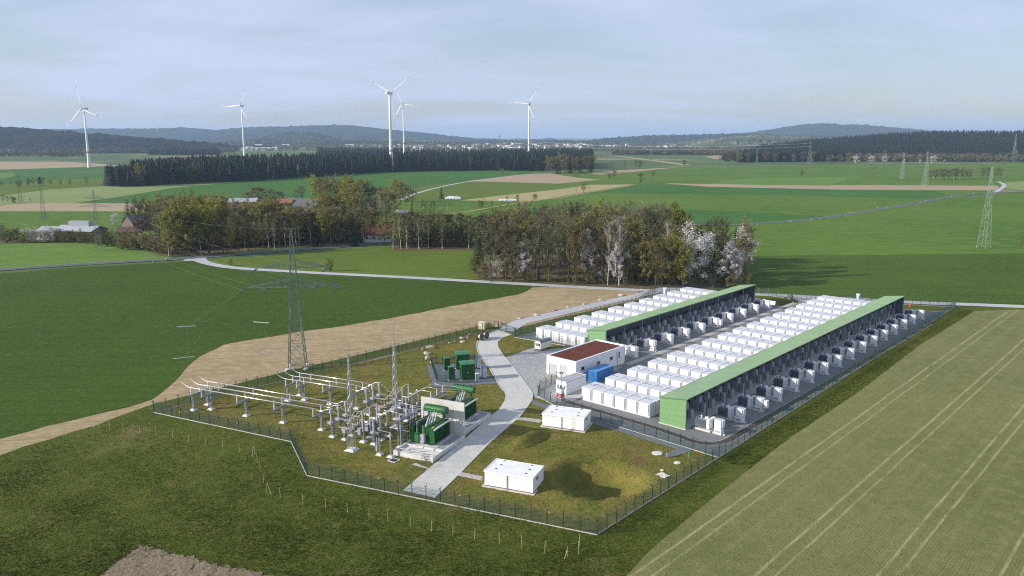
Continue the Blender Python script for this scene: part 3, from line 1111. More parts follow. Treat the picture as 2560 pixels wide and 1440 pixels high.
shed(-1.0, 19.84, 133.6, 5.69, 5.21, 6.06, 'long green open shed behind the blue container field, the longer one', 16)
shed(33.6, -23.3, 86.2, 5.69, 5.21, 6.06, 'shorter green open shed behind the brown-roofed building', 10)

# ------------------------------------------------------------------ converters, transformers and switch cabinets along the sheds
# local x = v (away from the shed), y = u
M_CONV = plain('pale_grey_cabinet', (0.42, 0.44, 0.46), 0.5, var=0.06)


def conv_set():
    t = thing('inverter_cabinet', 'tmp', 'inverter cabinet', (0, 0, 0), RZ)
    b = MB()
    for k in range(2):
        b.cbox(0.0 + k * 1.02, 0.98 + k * 1.02, 0, 1.25, 0.12, 2.55, 0.02)
    b.box(-0.05, 2.1, -0.1, 1.35, 0.0, 0.12)
    b.build('cabinet', M_CONV, t)
    b = MB()
    for k in range(2):
        for s in range(2):
            x = 0.06 + k * 1.02 + s * 0.45
            b.box(x, x + 0.42, -0.025, 0.0, 0.25, 2.42)
    b.build('door', M_CONV, t)
    b = MB()
    b.box(0.44, 0.52, -0.06, -0.026, 1.2, 1.45)
    b.box(1.46, 1.54, -0.06, -0.026, 1.2, 1.45)
    b.build('handle', M_BLACK, t)
    b = MB()
    b.cbox(0.15, 1.0, 0.1, 1.1, 2.551, 3.0, 0.03)
    b.lathe([(0.52, 0), (0.56, 0.08), (0.50, 0.16), (0.1, 0.2)], 14, (0.57, 0.6, 3.001))
    b.build('cooling_fan', M_DGREY, t)
    b = MB()
    b.cbox(1.1, 1.95, 0.1, 1.15, 2.551, 3.15, 0.03)
    b.box(1.2, 1.85, 0.06, 0.10, 2.65, 3.05)
    b.build('air_duct', M_CONV, t)
    b = MB()
    b.cbox(2.25, 3.1, 0.1, 1.2, 0.1, 1.95, 0.03)
    b.box(2.45, 2.9, 0.06, 0.099, 1.35, 1.75)
    b.build('junction_box', M_CONV, t)
    index_children(t)
    return t


def trafo_set():
    t = thing('transformer', 'tmp', 'transformer', (0, 0, 0), RZ)
    b = MB()
    b.box(-0.2, 3.3, -0.35, 1.75, 0, 0.35)
    b.build('foundation', M_CONC, t)
    b = MB()
    b.cbox(0.25, 2.35, 0.1, 1.3, 0.40, 2.25, 0.05)
    b.build('tank', plain('transformer_grey', (0.20, 0.22, 0.25), 0.5, var=0.08), t)
    b = MB()
    for k in range(16):
        x = 0.32 + k * 0.128
        b.box(x, x + 0.05, -0.22, 0.1, 0.6, 2.05)
        b.box(x, x + 0.05, 1.3, 1.6, 0.6, 2.05)
    b.box(0.3, 2.3, -0.225, -0.205, 0.95, 1.0)
    b.build('radiator', plain('transformer_grey', (0.20, 0.22, 0.25)), t)
    b = MB()
    b.cbox(2.35, 2.95, -0.1, 1.45, 0.5, 2.32, 0.05)
    b.cbox(0.05, 0.25, -0.1, 1.45, 0.5, 2.25, 0.04)
    b.build('end_cover', M_WHITE, t)
    b = MB()
    b.cbox(1.75, 2.35, 0.35, 1.0, 2.26, 2.60, 0.04)
    b.lathe([(0.16, 0), (0.16, 0.45)], 8, (0.9, 0.7, 2.25))
    b.build('oil_vessel', M_WHITE, t)
    for k in range(3):
        y = 0.2 + k * 0.42
        b = MB()
        pts = []
        for q in range(9):
            a = PI * q / 8
            pts.append((2.75 + 0.62 - 0.62 * math.cos(a), y, 2.2 + 0.62 * math.sin(a) * (1.0 if q < 5 else 1.0)))
        b.path(pts, 0.05, 6)
        b.build('cable', M_WHITE, t)
    index_children(t)
    return t


def switch_set():
    t = thing('switch_cabinet', 'tmp', 'switch cabinet', (0, 0, 0), RZ)
    b = MB()
    b.cbox(0, 1.45, 0.0, 1.25, 0.28, 2.75, 0.03)
    b.build('cabinet', M_WHITE, t)
    b = MB()
    b.cbox(0.12, 1.40, -0.12, -0.001, 1.30, 2.68, 0.02)
    b.cbox(1.4505, 1.62, 0.1, 1.2, 1.45, 2.70, 0.02)
    b.build('meter_box', M_WHITE, t)
    b = MB()
    for k in range(3):
        b.box(0.1 + k * 0.45, 0.22 + k * 0.45, 0.05, 1.2, 2.751, 2.84)
    b.build('roof_rail', M_OFFWHITE, t)
    b = MB()
    b.box(0.2, 1.2, -0.03, -0.001, 0.36, 0.7)
    b.build('vent', M_GREYP, t)
    b = MB()
    b.box(-0.15, 1.6, -0.2, 1.35, 0.0, 0.28)
    b.build('foundation', M_CONC, t)
    index_children(t)
    return t


protos = (conv_set(), trafo_set(), switch_set())
first = [True, True, True]
offs = ((26.05 - 5.6, 0.2, 'inverter_cabinet'), (26.5, 0.1, 'transformer'), (30.5, 0.0, 'switch_cabinet'))
names = ('pale grey inverter cabinet pair under the green roof, %s along the %s shed',
         'grey finned transformer with white end and cables, %s along the %s shed',
         'white switch cabinet standing on gravel, %s along the %s shed')
groups = ('inverter cabinets under the sheds', 'grey transformers along the sheds', 'white switch cabinets along the sheds')
extra_at = []
for nshed, (u0, v0, du, n, nm, drift) in enumerate(((0.0, 0.0, 8.61, 16, 'longer', 0.016), (34.16, -43.0 + 1.6, 8.65, 10, 'shorter', 0.016))):
    for i in range(n):
        for q in range(3):
            dv, duu, _ = offs[q]
            lab = names[q] % (ordw(i), nm)
            p = (*W(u0 + i * du + 0.8 + duu, v0 + dv + i * drift * 0.6), 0.07)
            if q == 2 and (nshed, i) in ((0, 2), (1, 5), (1, 9)):
                extra_at.append((p, lab))
            if first[q]:
                protos[q].location = p
                protos[q]['label'] = lab
                protos[q]['group'] = groups[q]
                first[q] = False
            else:
                dup(protos[q], p, RZ, lab, groups[q])
            if q == 0:
                dup(protos[0], (*W(u0 + i * du + 4.3, v0 + dv + 0.1), 0.07), RZ, 'second ' + lab, groups[0])
        # low cable channel between transformer and switch cabinet
        b = MB()
        b.box(0, 3.6, 0, 0.5, 0, 0.16)
        o = b.build('cable_channel', M_CONC, None, (*W(u0 + i * du + 0.9, v0 + 29.0), 0.07), RZ)
        tag(o, 'low cable channel before a white switch cabinet, %s along the %s shed' % (ordw(i), nm), 'cable channel', 'cable channels')

for k, (p, lab) in enumerate(extra_at):
    t = thing('side_cabinet', ('small white box fixed beyond a white switch cabinet of the longer shed', 'small white box fixed beyond a white switch cabinet of the shorter shed', 'white box with a sloping flap at the far end of the shorter shed')[k], 'cabinet', (p[0] + 1.75 * math.cos(RZ) - 0.2 * math.sin(RZ), p[1] + 1.75 * math.sin(RZ) + 0.2 * math.cos(RZ), 0.07), RZ)
    b = MB()
    if k < 2:
        b.cbox(0, 0.7, 0, 1.0, 0.9, 2.45, 0.03)
    else:
        b.xprism([(0, 1.6), (0, 2.7), (1.0, 2.7), (1.0, 1.9)][::-1], 0, 1.5)
    b.build('housing', M_WHITE, t)
    b = MB()
    for x in (0.05, 0.55):
        b.box(x, x + 0.08, 0.1, 0.18, 0, 0.9 if k < 2 else 1.7)
        b.box(x, x + 0.08, 0.8, 0.88, 0, 0.9 if k < 2 else 1.9)
    b.build('stand', M_GALV, t)
# ------------------------------------------------------------------ fences
def fence(label, pts, step=2.5, hgt=2.0, z0=0.03, mesh_mat=None, post_mat=None, kerb=True, arms=True, signs=(), name='mesh_fence', vstep=0.10, cat='fence'):
    mesh_mat = mesh_mat or M_FENCE
    post_mat = post_mat or M_FENCED
    ox, oy = pts[0]
    t = thing(name, label, cat, (ox, oy, z0), 0)
    P = [(x - ox, y - oy) for x, y in pts]
    me = MB()
    kb = MB()
    bw = MB()
    posts = []
    for a, b in zip(P, P[1:]):
        a, b = Vector(a), Vector(b)
        d = b - a
        ln = d.length
        n = max(1, round(ln / step))
        d.normalize()
        nr = Vector((-d.y, d.x))
        for k in range(n + 1):
            if k == 0 and posts:
                continue
            posts.append((a + d * (ln * k / n), nr, d))
        # horizontal double wires
        zs = [0.16 + 0.2 * k for k in range(int((hgt - 0.16) / 0.2) + 1)]
        for z in zs:
            me.bar((*a, z), (*b, z), 0.030, 0.014)
        q = 0.0
        w = 0.008
        while q < ln:
            c = a + d * q
            e1, e2 = c - d * w, c + d * w
            e3 = c + nr * w
            vs = [(e1.x, e1.y, 0.12), (e2.x, e2.y, 0.12), (e3.x, e3.y, 0.12), (e1.x, e1.y, hgt), (e2.x, e2.y, hgt), (e3.x, e3.y, hgt)]
            me.add(vs, [(0, 1, 4, 3), (1, 2, 5, 4), (2, 0, 3, 5)])
            q += vstep
        if kerb:
            kb.bar((*a, 0.05), (*b, 0.05), 0.15, 0.16)
        if arms:
            for s in (-1, 1):
                for f in (0.4, 0.7, 1.0):
                    off = nr * (s * 0.34 * f)
                    bw.bar((*(a + off), hgt + 0.12 + 0.42 * f), (*(b + off), hgt + 0.12 + 0.42 * f), 0.008)
    me.build('wire_mesh', mesh_mat, t)
    if kerb:
        kb.build('base_kerb', M_KERB, t)
    if arms:
        bw.build('barbed_wire', M_DGREY, t)
    pm = None
    for c, nr, d in posts:
        if pm is None:
            b = MB()
            b.bar((0, 0, -0.1), (0, 0, hgt + 0.12), 0.09)
            if arms:
                for s in (-1, 1):
                    b.bar((0, 0, hgt + 0.08), (s * 0.36, 0, hgt + 0.56), 0.07)
            pm = b.mesh('fence_post', post_mat)
        link('post', pm, t, (c.x, c.y, 0), math.atan2(nr.y, nr.x))
    for sx, sy in signs:
        # warning triangle fixed to the mesh
        c = Vector((sx - ox, sy - oy))
        best = min(posts, key=lambda q: (q[0] - c).length)
        d, nr = best[2], best[1]
        b = MB()
        vs = []
        for e in (-0.03, -0.045):
            for du_, dz in ((-0.19, 0.0), (0.19, 0.0), (0.0, 0.33)):
                p = c + d * du_ + nr * e
                vs.append((p.x, p.y, 1.25 + dz))
        b.add(vs, [(0, 1, 2), (5, 4, 3), (0, 3, 4, 1), (1, 4, 5, 2), (2, 5, 3, 0)])
        sg = b.build('warning_sign', M_YEL, t)
        b = MB()
        for z0_, z1_ in ((1.33, 1.36), (1.375, 1.46)):
            p = c + nr * -0.05
            b.bar((p.x - nr.x * 0, p.y, z0_), (p.x, p.y, z1_), 0.03, 0.012)
        b.build('warning_mark', M_BLACK, sg)
    return t


zz = lambda x, y: (360 + x * 640 / 2425, 820 + y * 640 / 2425)
z3 = lambda x, y: (900 + x * .25, 1000 + y * .25)
fence('dark mesh fence between the striped meadow and the busbars', [FENCE_A, FENCE_B], signs=[G(*zz(345, 858)), G(*zz(887, 962))])
fence('short slanting stretch of dark mesh fence by the braced stakes', [FENCE_B, FENCE_C])
fence('long dark mesh fence in front of the nearer white hut', [FENCE_C, FENCE_D], signs=[G(*z3(190, 860)), G(*z3(1000, 1035)), G(*z3(1888, 1212))])
fence('green mesh fence beside the excavated hollow, facing the wheat', [FENCE_D, FENCE_E])
fence('long green mesh fence between the brown path and the wheat', [FENCE_E, FENCE_F])
fence('mesh fence in front of the large battery field, ending at the paved yard', [FENCE_E] + pg((1475, 1046), (1392, 1018), (1345, 991), (1350, 978), (1392, 955)), mesh_mat=M_FENCE)
fence('mesh fence along the tan soil from the busbars to the yellow cabinet', [FENCE_A] + pg((720, 950), (760, 940), (1035, 872), (1237, 823)))
fence('mesh fence in front of the small battery field, by the white caravan', pg((1287, 844), (1425, 867), (1470, 878)))
fence('mesh fence along the pale access track beside the small battery field', pg((1287, 844), (1600, 757), (1640, 730), (1725, 726)))
fence('mesh fence behind the shorter green shed, facing the green crop field', pg((1725, 726), (1885, 735), (1960, 745)), arms=True)
fence('short green mesh fence running in from the far sliding gate', [G(1967, 744), W(128.5, -7.5)], arms=False)
fence('mesh fence along the far gravel track behind the portable toilet', pg((2055, 752), (2155, 757), (2280, 763)) + [FENCE_F], arms=False)
zc = lambda x, y: (1050 + x * 200 / 2215, 850 + y * 200 / 2215)
fence('low green mesh fence round the two tall green cabinets', pg(zc(300, 640), zc(480, 1170), zc(1220, 1205), zc(1560, 1185)), hgt=1.9, arms=False, kerb=False, name='green_fence', step=2.0)
fence('green mesh fence behind the two tall green cabinets', pg(zc(300, 640), zc(620, 690), zc(950, 660), zc(1510, 560)), hgt=1.9, arms=False, kerb=False, name='green_fence', step=2.2)

# gates
def gate(label, a, b, hgt, leaves, zsign=False):
    ox, oy = a
    d = Vector((b[0] - a[0], b[1] - a[1]))
    ln = d.length
    t = thing('gate', label, 'gate', (ox, oy, 0.1), math.atan2(d.y, d.x))
    for x in (0, ln):
        m = MB()
        m.box(x - 0.13, x + 0.13, -0.13, 0.13, 0, hgt + 0.15)
        m.build('gate_post', M_FENCE, t)
    for k in range(leaves):
        x0, x1 = 0.15 + (ln - 0.3) * k / leaves, 0.15 + (ln - 0.3) * (k + 1) / leaves - 0.06
        m = MB()
        for z in (0.15, hgt):
            m.bar((x0, 0, z), (x1, 0, z), 0.08)
        for x in (x0 + 0.04, x1 - 0.04):
            m.bar((x, 0, 0.15), (x, 0, hgt), 0.08)
        nb = int((x1 - x0) / 0.14)
        for q in range(1, nb):
            x = x0 + (x1 - x0) * q / nb
            m.bar((x, 0, 0.18), (x, 0, hgt - 0.03), 0.018)
        m.build('gate_leaf', M_FENCE, t)
    if zsign:
        m = MB()
        m.box(ln * 0.42, ln * 0.42 + 0.95, -0.10, -0.06, 1.25, 1.75)
        sg = m.build('sign_board', plain('sign_green', (0.02, 0.12, 0.07), 0.4), t)
        m = MB()
        m.box(ln * 0.42 + 0.2, ln * 0.42 + 0.7, -0.108, -0.101, 1.52, 1.57)
        m.box(ln * 0.42 + 0.2, ln * 0.42 + 0.55, -0.108, -0.101, 1.42, 1.46)
        m.build('sign_lettering', M_WHITE, sg)
    return t


gate('green double gate with a sign across the concrete road', G(1246, 825), G(1288, 841), 2.3, 2, True)
gate('wide green sliding gate at the far end of the service road', G(1979, 748), G(2052, 754), 2.1, 6)


# ------------------------------------------------------------------ buildings and boxes of the yard
def hut(label, c0, c1, depth, hgt, extra):
    """white precast hut; c0 -> c1 its long front at the ground"""
    d = Vector((c1[0] - c0[0], c1[1] - c0[1]))
    ln = d.length
    t = thing('transformer_hut', label, 'hut', (*c0, 0.03), math.atan2(d.y, d.x))
    b = MB()
    b.box(-0.35, ln + 0.35, -0.35, depth + 0.35, 0, 0.14)
    b.build('apron', M_CONC, t)
    b = MB()
    b.box(0.0, ln, 0.0, depth, 0.14, 0.30)
    b.build('plinth', plain('brown_plinth', srgb(120, 86, 70), 0.9), t)
    b = MB()
    b.box(-0.02, ln / 2 - 0.02, -0.02, depth + 0.02, 0.30, hgt - 0.30)
    b.box(ln / 2 + 0.02, ln + 0.02, -0.02, depth + 0.02, 0.30, hgt - 0.30)
    b.build('wall', M_RENDER, t)
    b = MB()
    b.cbox(-0.12, ln + 0.12, -0.12, depth + 0.12, hgt - 0.30, hgt, 0.03)
    b.box(0.10, ln - 0.10, 0.10, depth - 0.10, hgt, hgt + 0.012)
    r = b.build('roof', M_RENDER, t)
    b = MB()
    b.box(-0.10, ln + 0.10, -0.10, 0.06, hgt + 0.002, hgt + 0.06)
    b.box(-0.10, ln + 0.10, depth - 0.06, depth + 0.10, hgt + 0.002, hgt + 0.06)
    b.box(-0.10, 0.06, 0.062, depth - 0.062, hgt + 0.002, hgt + 0.06)
    b.box(ln - 0.06, ln + 0.10, 0.062, depth - 0.062, hgt + 0.002, hgt + 0.06)
    b.build('roof_edge', M_RENDER, r)
    rr = random.Random(extra)
    for x in (0.2, 0.8):
        for y in (0.28, 0.62, 0.97):
            b = MB()
            px, py = ln * (x + rr.uniform(-0.03, 0.03)), depth * y - 0.2
            b.box(px - 0.17, px + 0.17, py - 0.16, py + 0.16, hgt + 0.013, hgt + 0.05)
            b.build('lifting_plate', M_DGREY, r)
    b = MB()
    for k in range(14):
        x = 0.4 + (ln - 0.8) * k / 13
        b.box(x - 0.04, x + 0.04, 0.16, 0.24, hgt + 0.013, hgt + 0.045)
        b.box(x - 0.04, x + 0.04, depth - 0.24, depth - 0.16, hgt + 0.013, hgt + 0.045)
    b.build('roof_bolt', M_GREYP, r)['kind'] = 'thing'
    b = MB()
    b.tube((ln * 0.47, -0.08, 0.35), (ln * 0.47, -0.08, hgt - 0.25), 0.05)
    b.tube((ln * 0.47, -0.08, 0.33), (ln * 0.47 - 0.02, -0.5, 0.25), 0.05)
    b.build('drain_pipe', M_GALV, t)
    b = MB()
    b.box(ln + 0.021, ln + 0.05, depth * 0.30, depth * 0.30 + 0.85, hgt - 1.0, hgt - 0.45)
    for k in range(5):
        b.box(ln + 0.051, ln + 0.08, depth * 0.30 + 0.03, depth * 0.30 + 0.82, hgt - 0.96 + k * 0.10, hgt - 0.90 + k * 0.10)
    b.build('louvre', M_GREYP, t)
    b = MB()
    b.tube((0.0, depth, hgt), (0.0, depth, hgt + 0.6), 0.012, n=4)
    b.tube((ln, depth, hgt), (ln, depth, hgt + 0.6), 0.012, n=4)
    b.build('lightning_rod', M_GALV, r)
    b = MB()
    for k in range(4):
        b.box(-0.35 - k * 0.3, -0.05 - k * 0.3, depth * 0.55, depth * 0.55 + 1.1, 0, 0.28 - k * 0.07)
    b.build('step', M_CONC, t)
    return t


hut('white flat-roofed hut nearer the wheat, beside the hollow', G(1212, 1216), G(1332, 1237), 4.9, 2.75, 3)
hut('white flat-roofed hut beside the curve of the concrete road', G(1356, 1067), G(1459, 1081), 4.9, 2.75, 8)

# service building with a brown gravel roof
BU0, BV0, BLN, BWD, BH = 8.8, -16.9, 19.6, 8.6, 4.55
t = thing('service_building', 'white flat-roofed building with a brown planted roof and roller door', 'building', (*W(BU0, BV0), 0.07), RZ)
b = MB()
b.box(0, BWD, 0, BLN, 0, 0.35)
b.build('plinth', plain('plinth_grey', (0.30, 0.29, 0.27), 0.9), t)
b = MB()
# front wall (y = 0 side) with two door openings; side wall with three windows
D1, D2, DH = (0.75, 3.25), (4.1, 6.3), 3.05
th = 0.3
for x0, x1, z0, z1 in ((0.003, D1[0], 0.35, BH), (D1[1], D2[0], 0.35, BH), (D2[1], BWD - 0.003, 0.35, BH), (D1[0], D1[1], DH, BH), (D2[0], D2[1], DH + 0.25, BH)):
    b.box(x0, x1, 0.0, th, z0, z1)
b.build('front_wall', M_RENDER, t)
b = MB()
WIN = ((2.0, 3.3, 2.3, 3.1), (8.0, 9.5, 2.15, 3.1), (13.4, 14.6, 2.3, 3.1))
ys = [th + 0.002] + [v for w_ in WIN for v in w_[:2]] + [BLN]
for k in range(0, len(ys), 2):
    b.box(BWD - th, BWD, ys[k], ys[k + 1], 0.35, BH)
for y0, y1, z0, z1 in WIN:
    b.box(BWD - th, BWD, y0, y1, 0.35, z0)
    b.box(BWD - th, BWD, y0, y1, z1, BH)
b.build('side_wall', M_RENDER, t)
b = MB()
b.box(0, th, th + 0.002, BLN, 0.35, BH)
b.build('side_wall', M_RENDER, t)
b = MB()
b.box(th + 0.002, BWD - th - 0.002, BLN - th, BLN - 0.002, 0.35, BH)
b.build('rear_wall', M_RENDER, t)
for y0, y1, z0, z1 in WIN:
    f = MB()
    for q in ((y0, y1, z0, z0 + 0.07), (y0, y1, z1 - 0.07, z1), (y0, y0 + 0.07, z0 + 0.07, z1 - 0.07), (y1 - 0.07, y1, z0 + 0.07, z1 - 0.07)):
        f.box(BWD - 0.14, BWD - 0.06, q[0], q[1], q[2], q[3])
    wf = f.build('window', M_GREYP, t)
    f = MB()
    f.box(BWD - 0.12, BWD - 0.09, y0 + 0.07, y1 - 0.07, z0 + 0.07, z1 - 0.07)
    f.build('pane', M_GLASS if y0 != 8.0 else plain('brown_blind', (0.25, 0.19, 0.12), 0.5), wf)
    f = MB()
    f.box(BWD - 0.02, BWD + 0.07, y0 - 0.08, y1 + 0.08, z0 - 0.05, z0)
    f.build('sill', M_GALV, wf)
b = MB()
for k in range(9):
    b.box(D1[0], D1[1], 0.12, 0.18, 0.06 + k * 0.335, 0.06 + k * 0.335 + 0.32)
b.build('roller_door', plain('roller_door_grey', (0.42, 0.44, 0.45), 0.5), t)
b = MB()
b.box(D2[0], D2[1], 0.10, 0.16, 0.06, DH + 0.25)
d = b.build('door', plain('roller_door_grey', (0.6, 0.62, 0.63)), t)
b = MB()
b.box(D2[1] - 0.35, D2[1] - 0.28, 0.04, 0.099, 1.0, 1.2)
b.build('handle', M_BLACK, d)
b = MB()
b.box(0.15, BWD - 0.15, 0.15, BLN - 0.15, BH - 0.02, BH + 0.05)
rf = b.build('roof', ground('sedum_roof', [srgb(92, 52, 46), srgb(112, 66, 56), srgb(128, 84, 66)], 0.4, 2.2, 6.0, bump=0.8, bdist=0.1, contrast=1.4), t)
b = MB()
PH = 0.24
b.box(-0.06, BWD + 0.06, -0.06, 0.32, BH + 0.003, BH + PH)
b.box(-0.06, BWD + 0.06, BLN - 0.32, BLN + 0.06, BH + 0.003, BH + PH + 0.12)
b.box(-0.06, 0.32, 0.322, BLN - 0.322, BH + 0.003, BH + PH)
b.box(BWD - 0.32, BWD + 0.06, 0.322, BLN - 0.322, BH + 0.003, BH + PH)
b.build('parapet', M_RENDER, rf)
b = MB()
b.cbox(BWD + 0.02, BWD + 0.42, 16.2, 17.1, 2.3, 3.9, 0.02)
ac = b.build('air_conditioner', M_OFFWHITE, t)
for z in (2.72, 3.46):
    b = MB()
    b.lathe([(0.33, 0), (0.33, 0.03), (0.1, 0.05)], 16, (BWD + 0.421, 16.65, z), 0)
    b.build('fan', M_DGREY, ac)
b = MB()
b.tube((BWD + 0.05, 16.6, 0.3), (BWD + 0.05, 16.6, 2.3), 0.04)
b.build('pipe', M_GREYP, t)
b = MB()
b.box(BWD + 0.002, BWD + 0.12, 0.5, 0.7, 1.9, 2.15)
b.build('lamp', M_DGREY, t)

# blue shipping container
t = thing('shipping_container', 'blue corrugated shipping container beside the white building', 'container', (*W(11.2, -6.85), 0.085), RZ)
b = MB()
cw, cl, chh = 2.60, 6.7, 2.7


def corr(b, p0, p1, nrm, z0, z1, n, dep):
    p0, p1, nrm = Vector(p0), Vector(p1), Vector(nrm)
    pts = []
    for k in range(n):
        for f, e in ((0.0, 0), (0.3, 0), (0.5, 1), (0.8, 1)):
            pts.append(p0.lerp(p1, (k + f) / n) - nrm * (dep * e))
    pts.append(p1)
    vs = [(p.x, p.y, z) for z in (z0, z1) for p in pts]
    m = len(pts)
    b.add(vs, [(k, k + 1, m + k + 1, m + k) for k in range(m - 1)])


corr(b, (0.06, 0.02), (cw - 0.06, 0.02), (0, -1), 0.16, chh - 0.1, 8, 0.06)
corr(b, (cw - 0.02, 0.06), (cw - 0.02, cl - 0.06), (1, 0), 0.16, chh - 0.1, 20, 0.06)
corr(b, (0.02, cl - 0.06), (0.02, 0.06), (-1, 0), 0.16, chh - 0.1, 20, 0.06)
corr(b, (cw - 0.06, cl - 0.02), (0.06, cl - 0.02), (0, 1), 0.16, chh - 0.1, 8, 0.06)
b.build('side_panel', M_BLUE, t)
b = MB()
b.box(0.04, cw - 0.04, 0.04, cl - 0.04, chh - 0.08, chh - 0.04)
for k in range(14):
    y = 0.25 + k * (cl - 0.5) / 13
    b.box(0.12, cw - 0.12, y - 0.10, y + 0.10, chh - 0.039, chh - 0.02)
b.build('roof', plain('blue_container_roof', (0.07, 0.25, 0.52), 0.45, var=0.1, dirt=(0.16, 0.30, 0.48)), t)
b = MB()
for x in (0.0, cw - 0.12):
    for y in (0.0, cl - 0.12):
        b.box(x, x + 0.12, y, y + 0.12, 0.0, chh)
for y in (0.0, cl - 0.12):
    b.box(0.12, cw - 0.12, y, y + 0.10, chh - 0.10, chh)
    b.box(0.12, cw - 0.12, y, y + 0.10, 0.02, 0.16)
for x in (0.0, cw - 0.1):
    b.box(x, x + 0.10, 0.12, cl - 0.12, chh - 0.10, chh)
    b.box(x, x + 0.10, 0.12, cl - 0.12, 0.02, 0.16)
b.build('frame', plain('blue_container_frame', (0.05, 0.22, 0.5), 0.45), t)

# white site office
t = thing('site_office', 'white site office cabin between the red tower and blue container', 'cabin', (*W(-0.3, -6.75), 0.09), RZ)
ow, ol, oh = 2.75, 7.2, 3.0
b = MB()
b.box(0, ow, 0.10, ol, 0.12, oh - 0.14)
b.build('wall', M_WHITE, t)
b = MB()
b.box(-0.03, ow + 0.03, 0.05, ol + 0.03, oh - 0.139, oh)
b.box(0.06, ow - 0.06, 0.16, ol - 0.06, oh + 0.001, oh + 0.02)
b.build('roof', plain('cabin_roof_grey', (0.36, 0.38, 0.40), 0.5, var=0.15, scale=0.6), t)
b = MB()
for s in ((-0.03, 0.04, 0.05, ol + 0.03), (ow - 0.04, ow + 0.03, 0.05, ol + 0.03)):
    b.box(s[0], s[1], s[2], s[3], oh + 0.002, oh + 0.06)
b.box(0.042, ow - 0.042, 0.05, 0.12, oh + 0.002, oh + 0.06)
b.box(0.042, ow - 0.042, ol - 0.04, ol + 0.03, oh + 0.002, oh + 0.06)
b.build('roof_edge', M_WHITE, t)
b = MB()
b.box(0.0, ow, 0.1, ol, 0.0, 0.119)
b.build('base_frame', M_GREYP, t)
for x0, x1, z0, z1 in ((0.32, 0.68, 1.0, 2.05), (1.05, 1.70, 1.2, 2.05), (2.1, 2.4, 1.2, 2.05)):
    b = MB()
    b.box(x0, x1, 0.06, 0.099, z0, z1)
    wdw = b.build('window', M_GREYP, t)
    b = MB()
    b.box(x0 + 0.05, x1 - 0.05, 0.05, 0.059, z0 + 0.05, z1 - 0.05)
    b.build('pane', M_GLASS, wdw)

# camera tower: a box with a telescopic mast
t = thing('surveillance_tower', 'red and white boxed camera tower with a thin mast by the fence', 'camera tower', (*W(-4.0, -3.5), 0.09), RZ)
b = MB()
b.cbox(0, 1.15, 0, 1.15, 0.0, 0.62, 0.02)
b.build('base', plain('tower_base_grey', (0.22, 0.27, 0.28), 0.5), t)
b = MB()
b.cbox(0.02, 1.13, 0.02, 1.13, 0.621, 2.65, 0.02)
body = b.build('housing', M_WHITE, t)
b = MB()
b.box(0.008, 1.142, 0.008, 1.142, 0.70, 1.45)
b.build('red_panel', M_RED, body)
b = MB()
b.box(0.005, 1.145, 0.005, 1.145, 1.451, 1.60)
b.build('black_band', M_BLACK, body)
rr = random.Random(5)
b = MB()
for row, z in ((0, 1.24), (1, 0.98), (2, 0.84)):
    for side in range(2):
        x = 0.30
        while x < 0.85:
            wl = rr.uniform(0.05, 0.12)
            if side == 0:
                b.box(x, x + wl, -0.004, 0.004, z, z + (0.10 if row == 0 else 0.05))
            else:
                b.box(1.146, 1.152, x, x + wl, z, z + (0.10 if row == 0 else 0.05))
            x += wl + 0.03
b.build('lettering', M_WHITE, body)
b = MB()
for side in range(2):
    x = 0.26
    while x < 0.9:
        wl = rr.uniform(0.06, 0.10)
        if side == 0:
            b.box(x, x + wl, 0.012, 0.018, 1.78, 1.95)
        else:
            b.box(1.132, 1.138, x, x + wl, 1.78, 1.95)
        x += wl + 0.03
b.build('lettering', M_GREYP, body)
b = MB()
b.box(0.1, 1.05, 0.1, 1.05, 2.651, 2.70)
b.build('lid', M_DGREY, t)
b = MB()
b.tube((0.6, 0.6, 2.7), (0.6, 0.6, 4.6), 0.06)
b.tube((0.6, 0.6, 4.6), (0.6, 0.6, 6.2), 0.04)
b.tube((0.78, 0.6, 2.7), (0.78, 0.6, 5.9), 0.025)
mast = b.build('mast', M_GALV, t)
for k in range(5):
    a = k * 2 * PI / 5
    b = MB()
    c = Vector((0.6 + 0.36 * math.cos(a), 0.6 + 0.36 * math.sin(a), 6.0))
    b.tube((0.6, 0.6, 6.1), c + Vector((0, 0, 0.1)), 0.025, n=5)
    b.lathe([(0.05, 0.16), (0.13, 0.12), (0.15, 0.0), (0.10, -0.12), (0.02, -0.15)], 10, c)
    b.build('camera_head', M_DGREY, mast)

# white caravan
CA = (Vector(G(1334.6, 877.5)), Vector(G(1352, 880)), Vector(G(1377.5, 871.5)))
d = CA[2] - CA[1]
t = thing('site_caravan', 'white arched-roof site caravan on wheels parked on the pavers', 'caravan', (CA[1].x, CA[1].y, 0.08), math.atan2(d.y, d.x))
L_, W_ = 4.6, 2.05
b = MB()
prof = [(0.0, 0.55), (0.0, 2.1)]
for k in range(1, 8):
    a = PI - PI * k / 8
    prof.append((W_ / 2 + W_ / 2 * math.cos(a), 2.1 + 0.62 * math.sin(a)))
prof += [(W_, 2.1), (W_, 0.55)]
b.xprism(prof, 0, L_)
b.build('body', M_CREAM, t)
b = MB()
n = 10
outer = []
inner = []
for k in range(n + 1):
    a = PI * 0.93 - PI * 0.86 * k / n
    outer.append((W_ / 2 + (W_ / 2 + 0.05) * math.cos(a), 2.1 + 0.68 * math.sin(a)))
    inner.append((W_ / 2 + (W_ / 2 + 0.012) * math.cos(a), 2.1 + 0.632 * math.sin(a)))
b.xprism((outer + inner[::-1])[::-1], -0.02, L_ + 0.06)
b.build('roof', plain('caravan_roof_blue_grey', (0.12, 0.16, 0.20), 0.4, var=0.1), t)
b = MB()
for y in (0.42, 0.82, 1.22, 1.6):
    b.box(-0.03, -0.002, y - 0.13, y + 0.13, 1.35, 2.05)
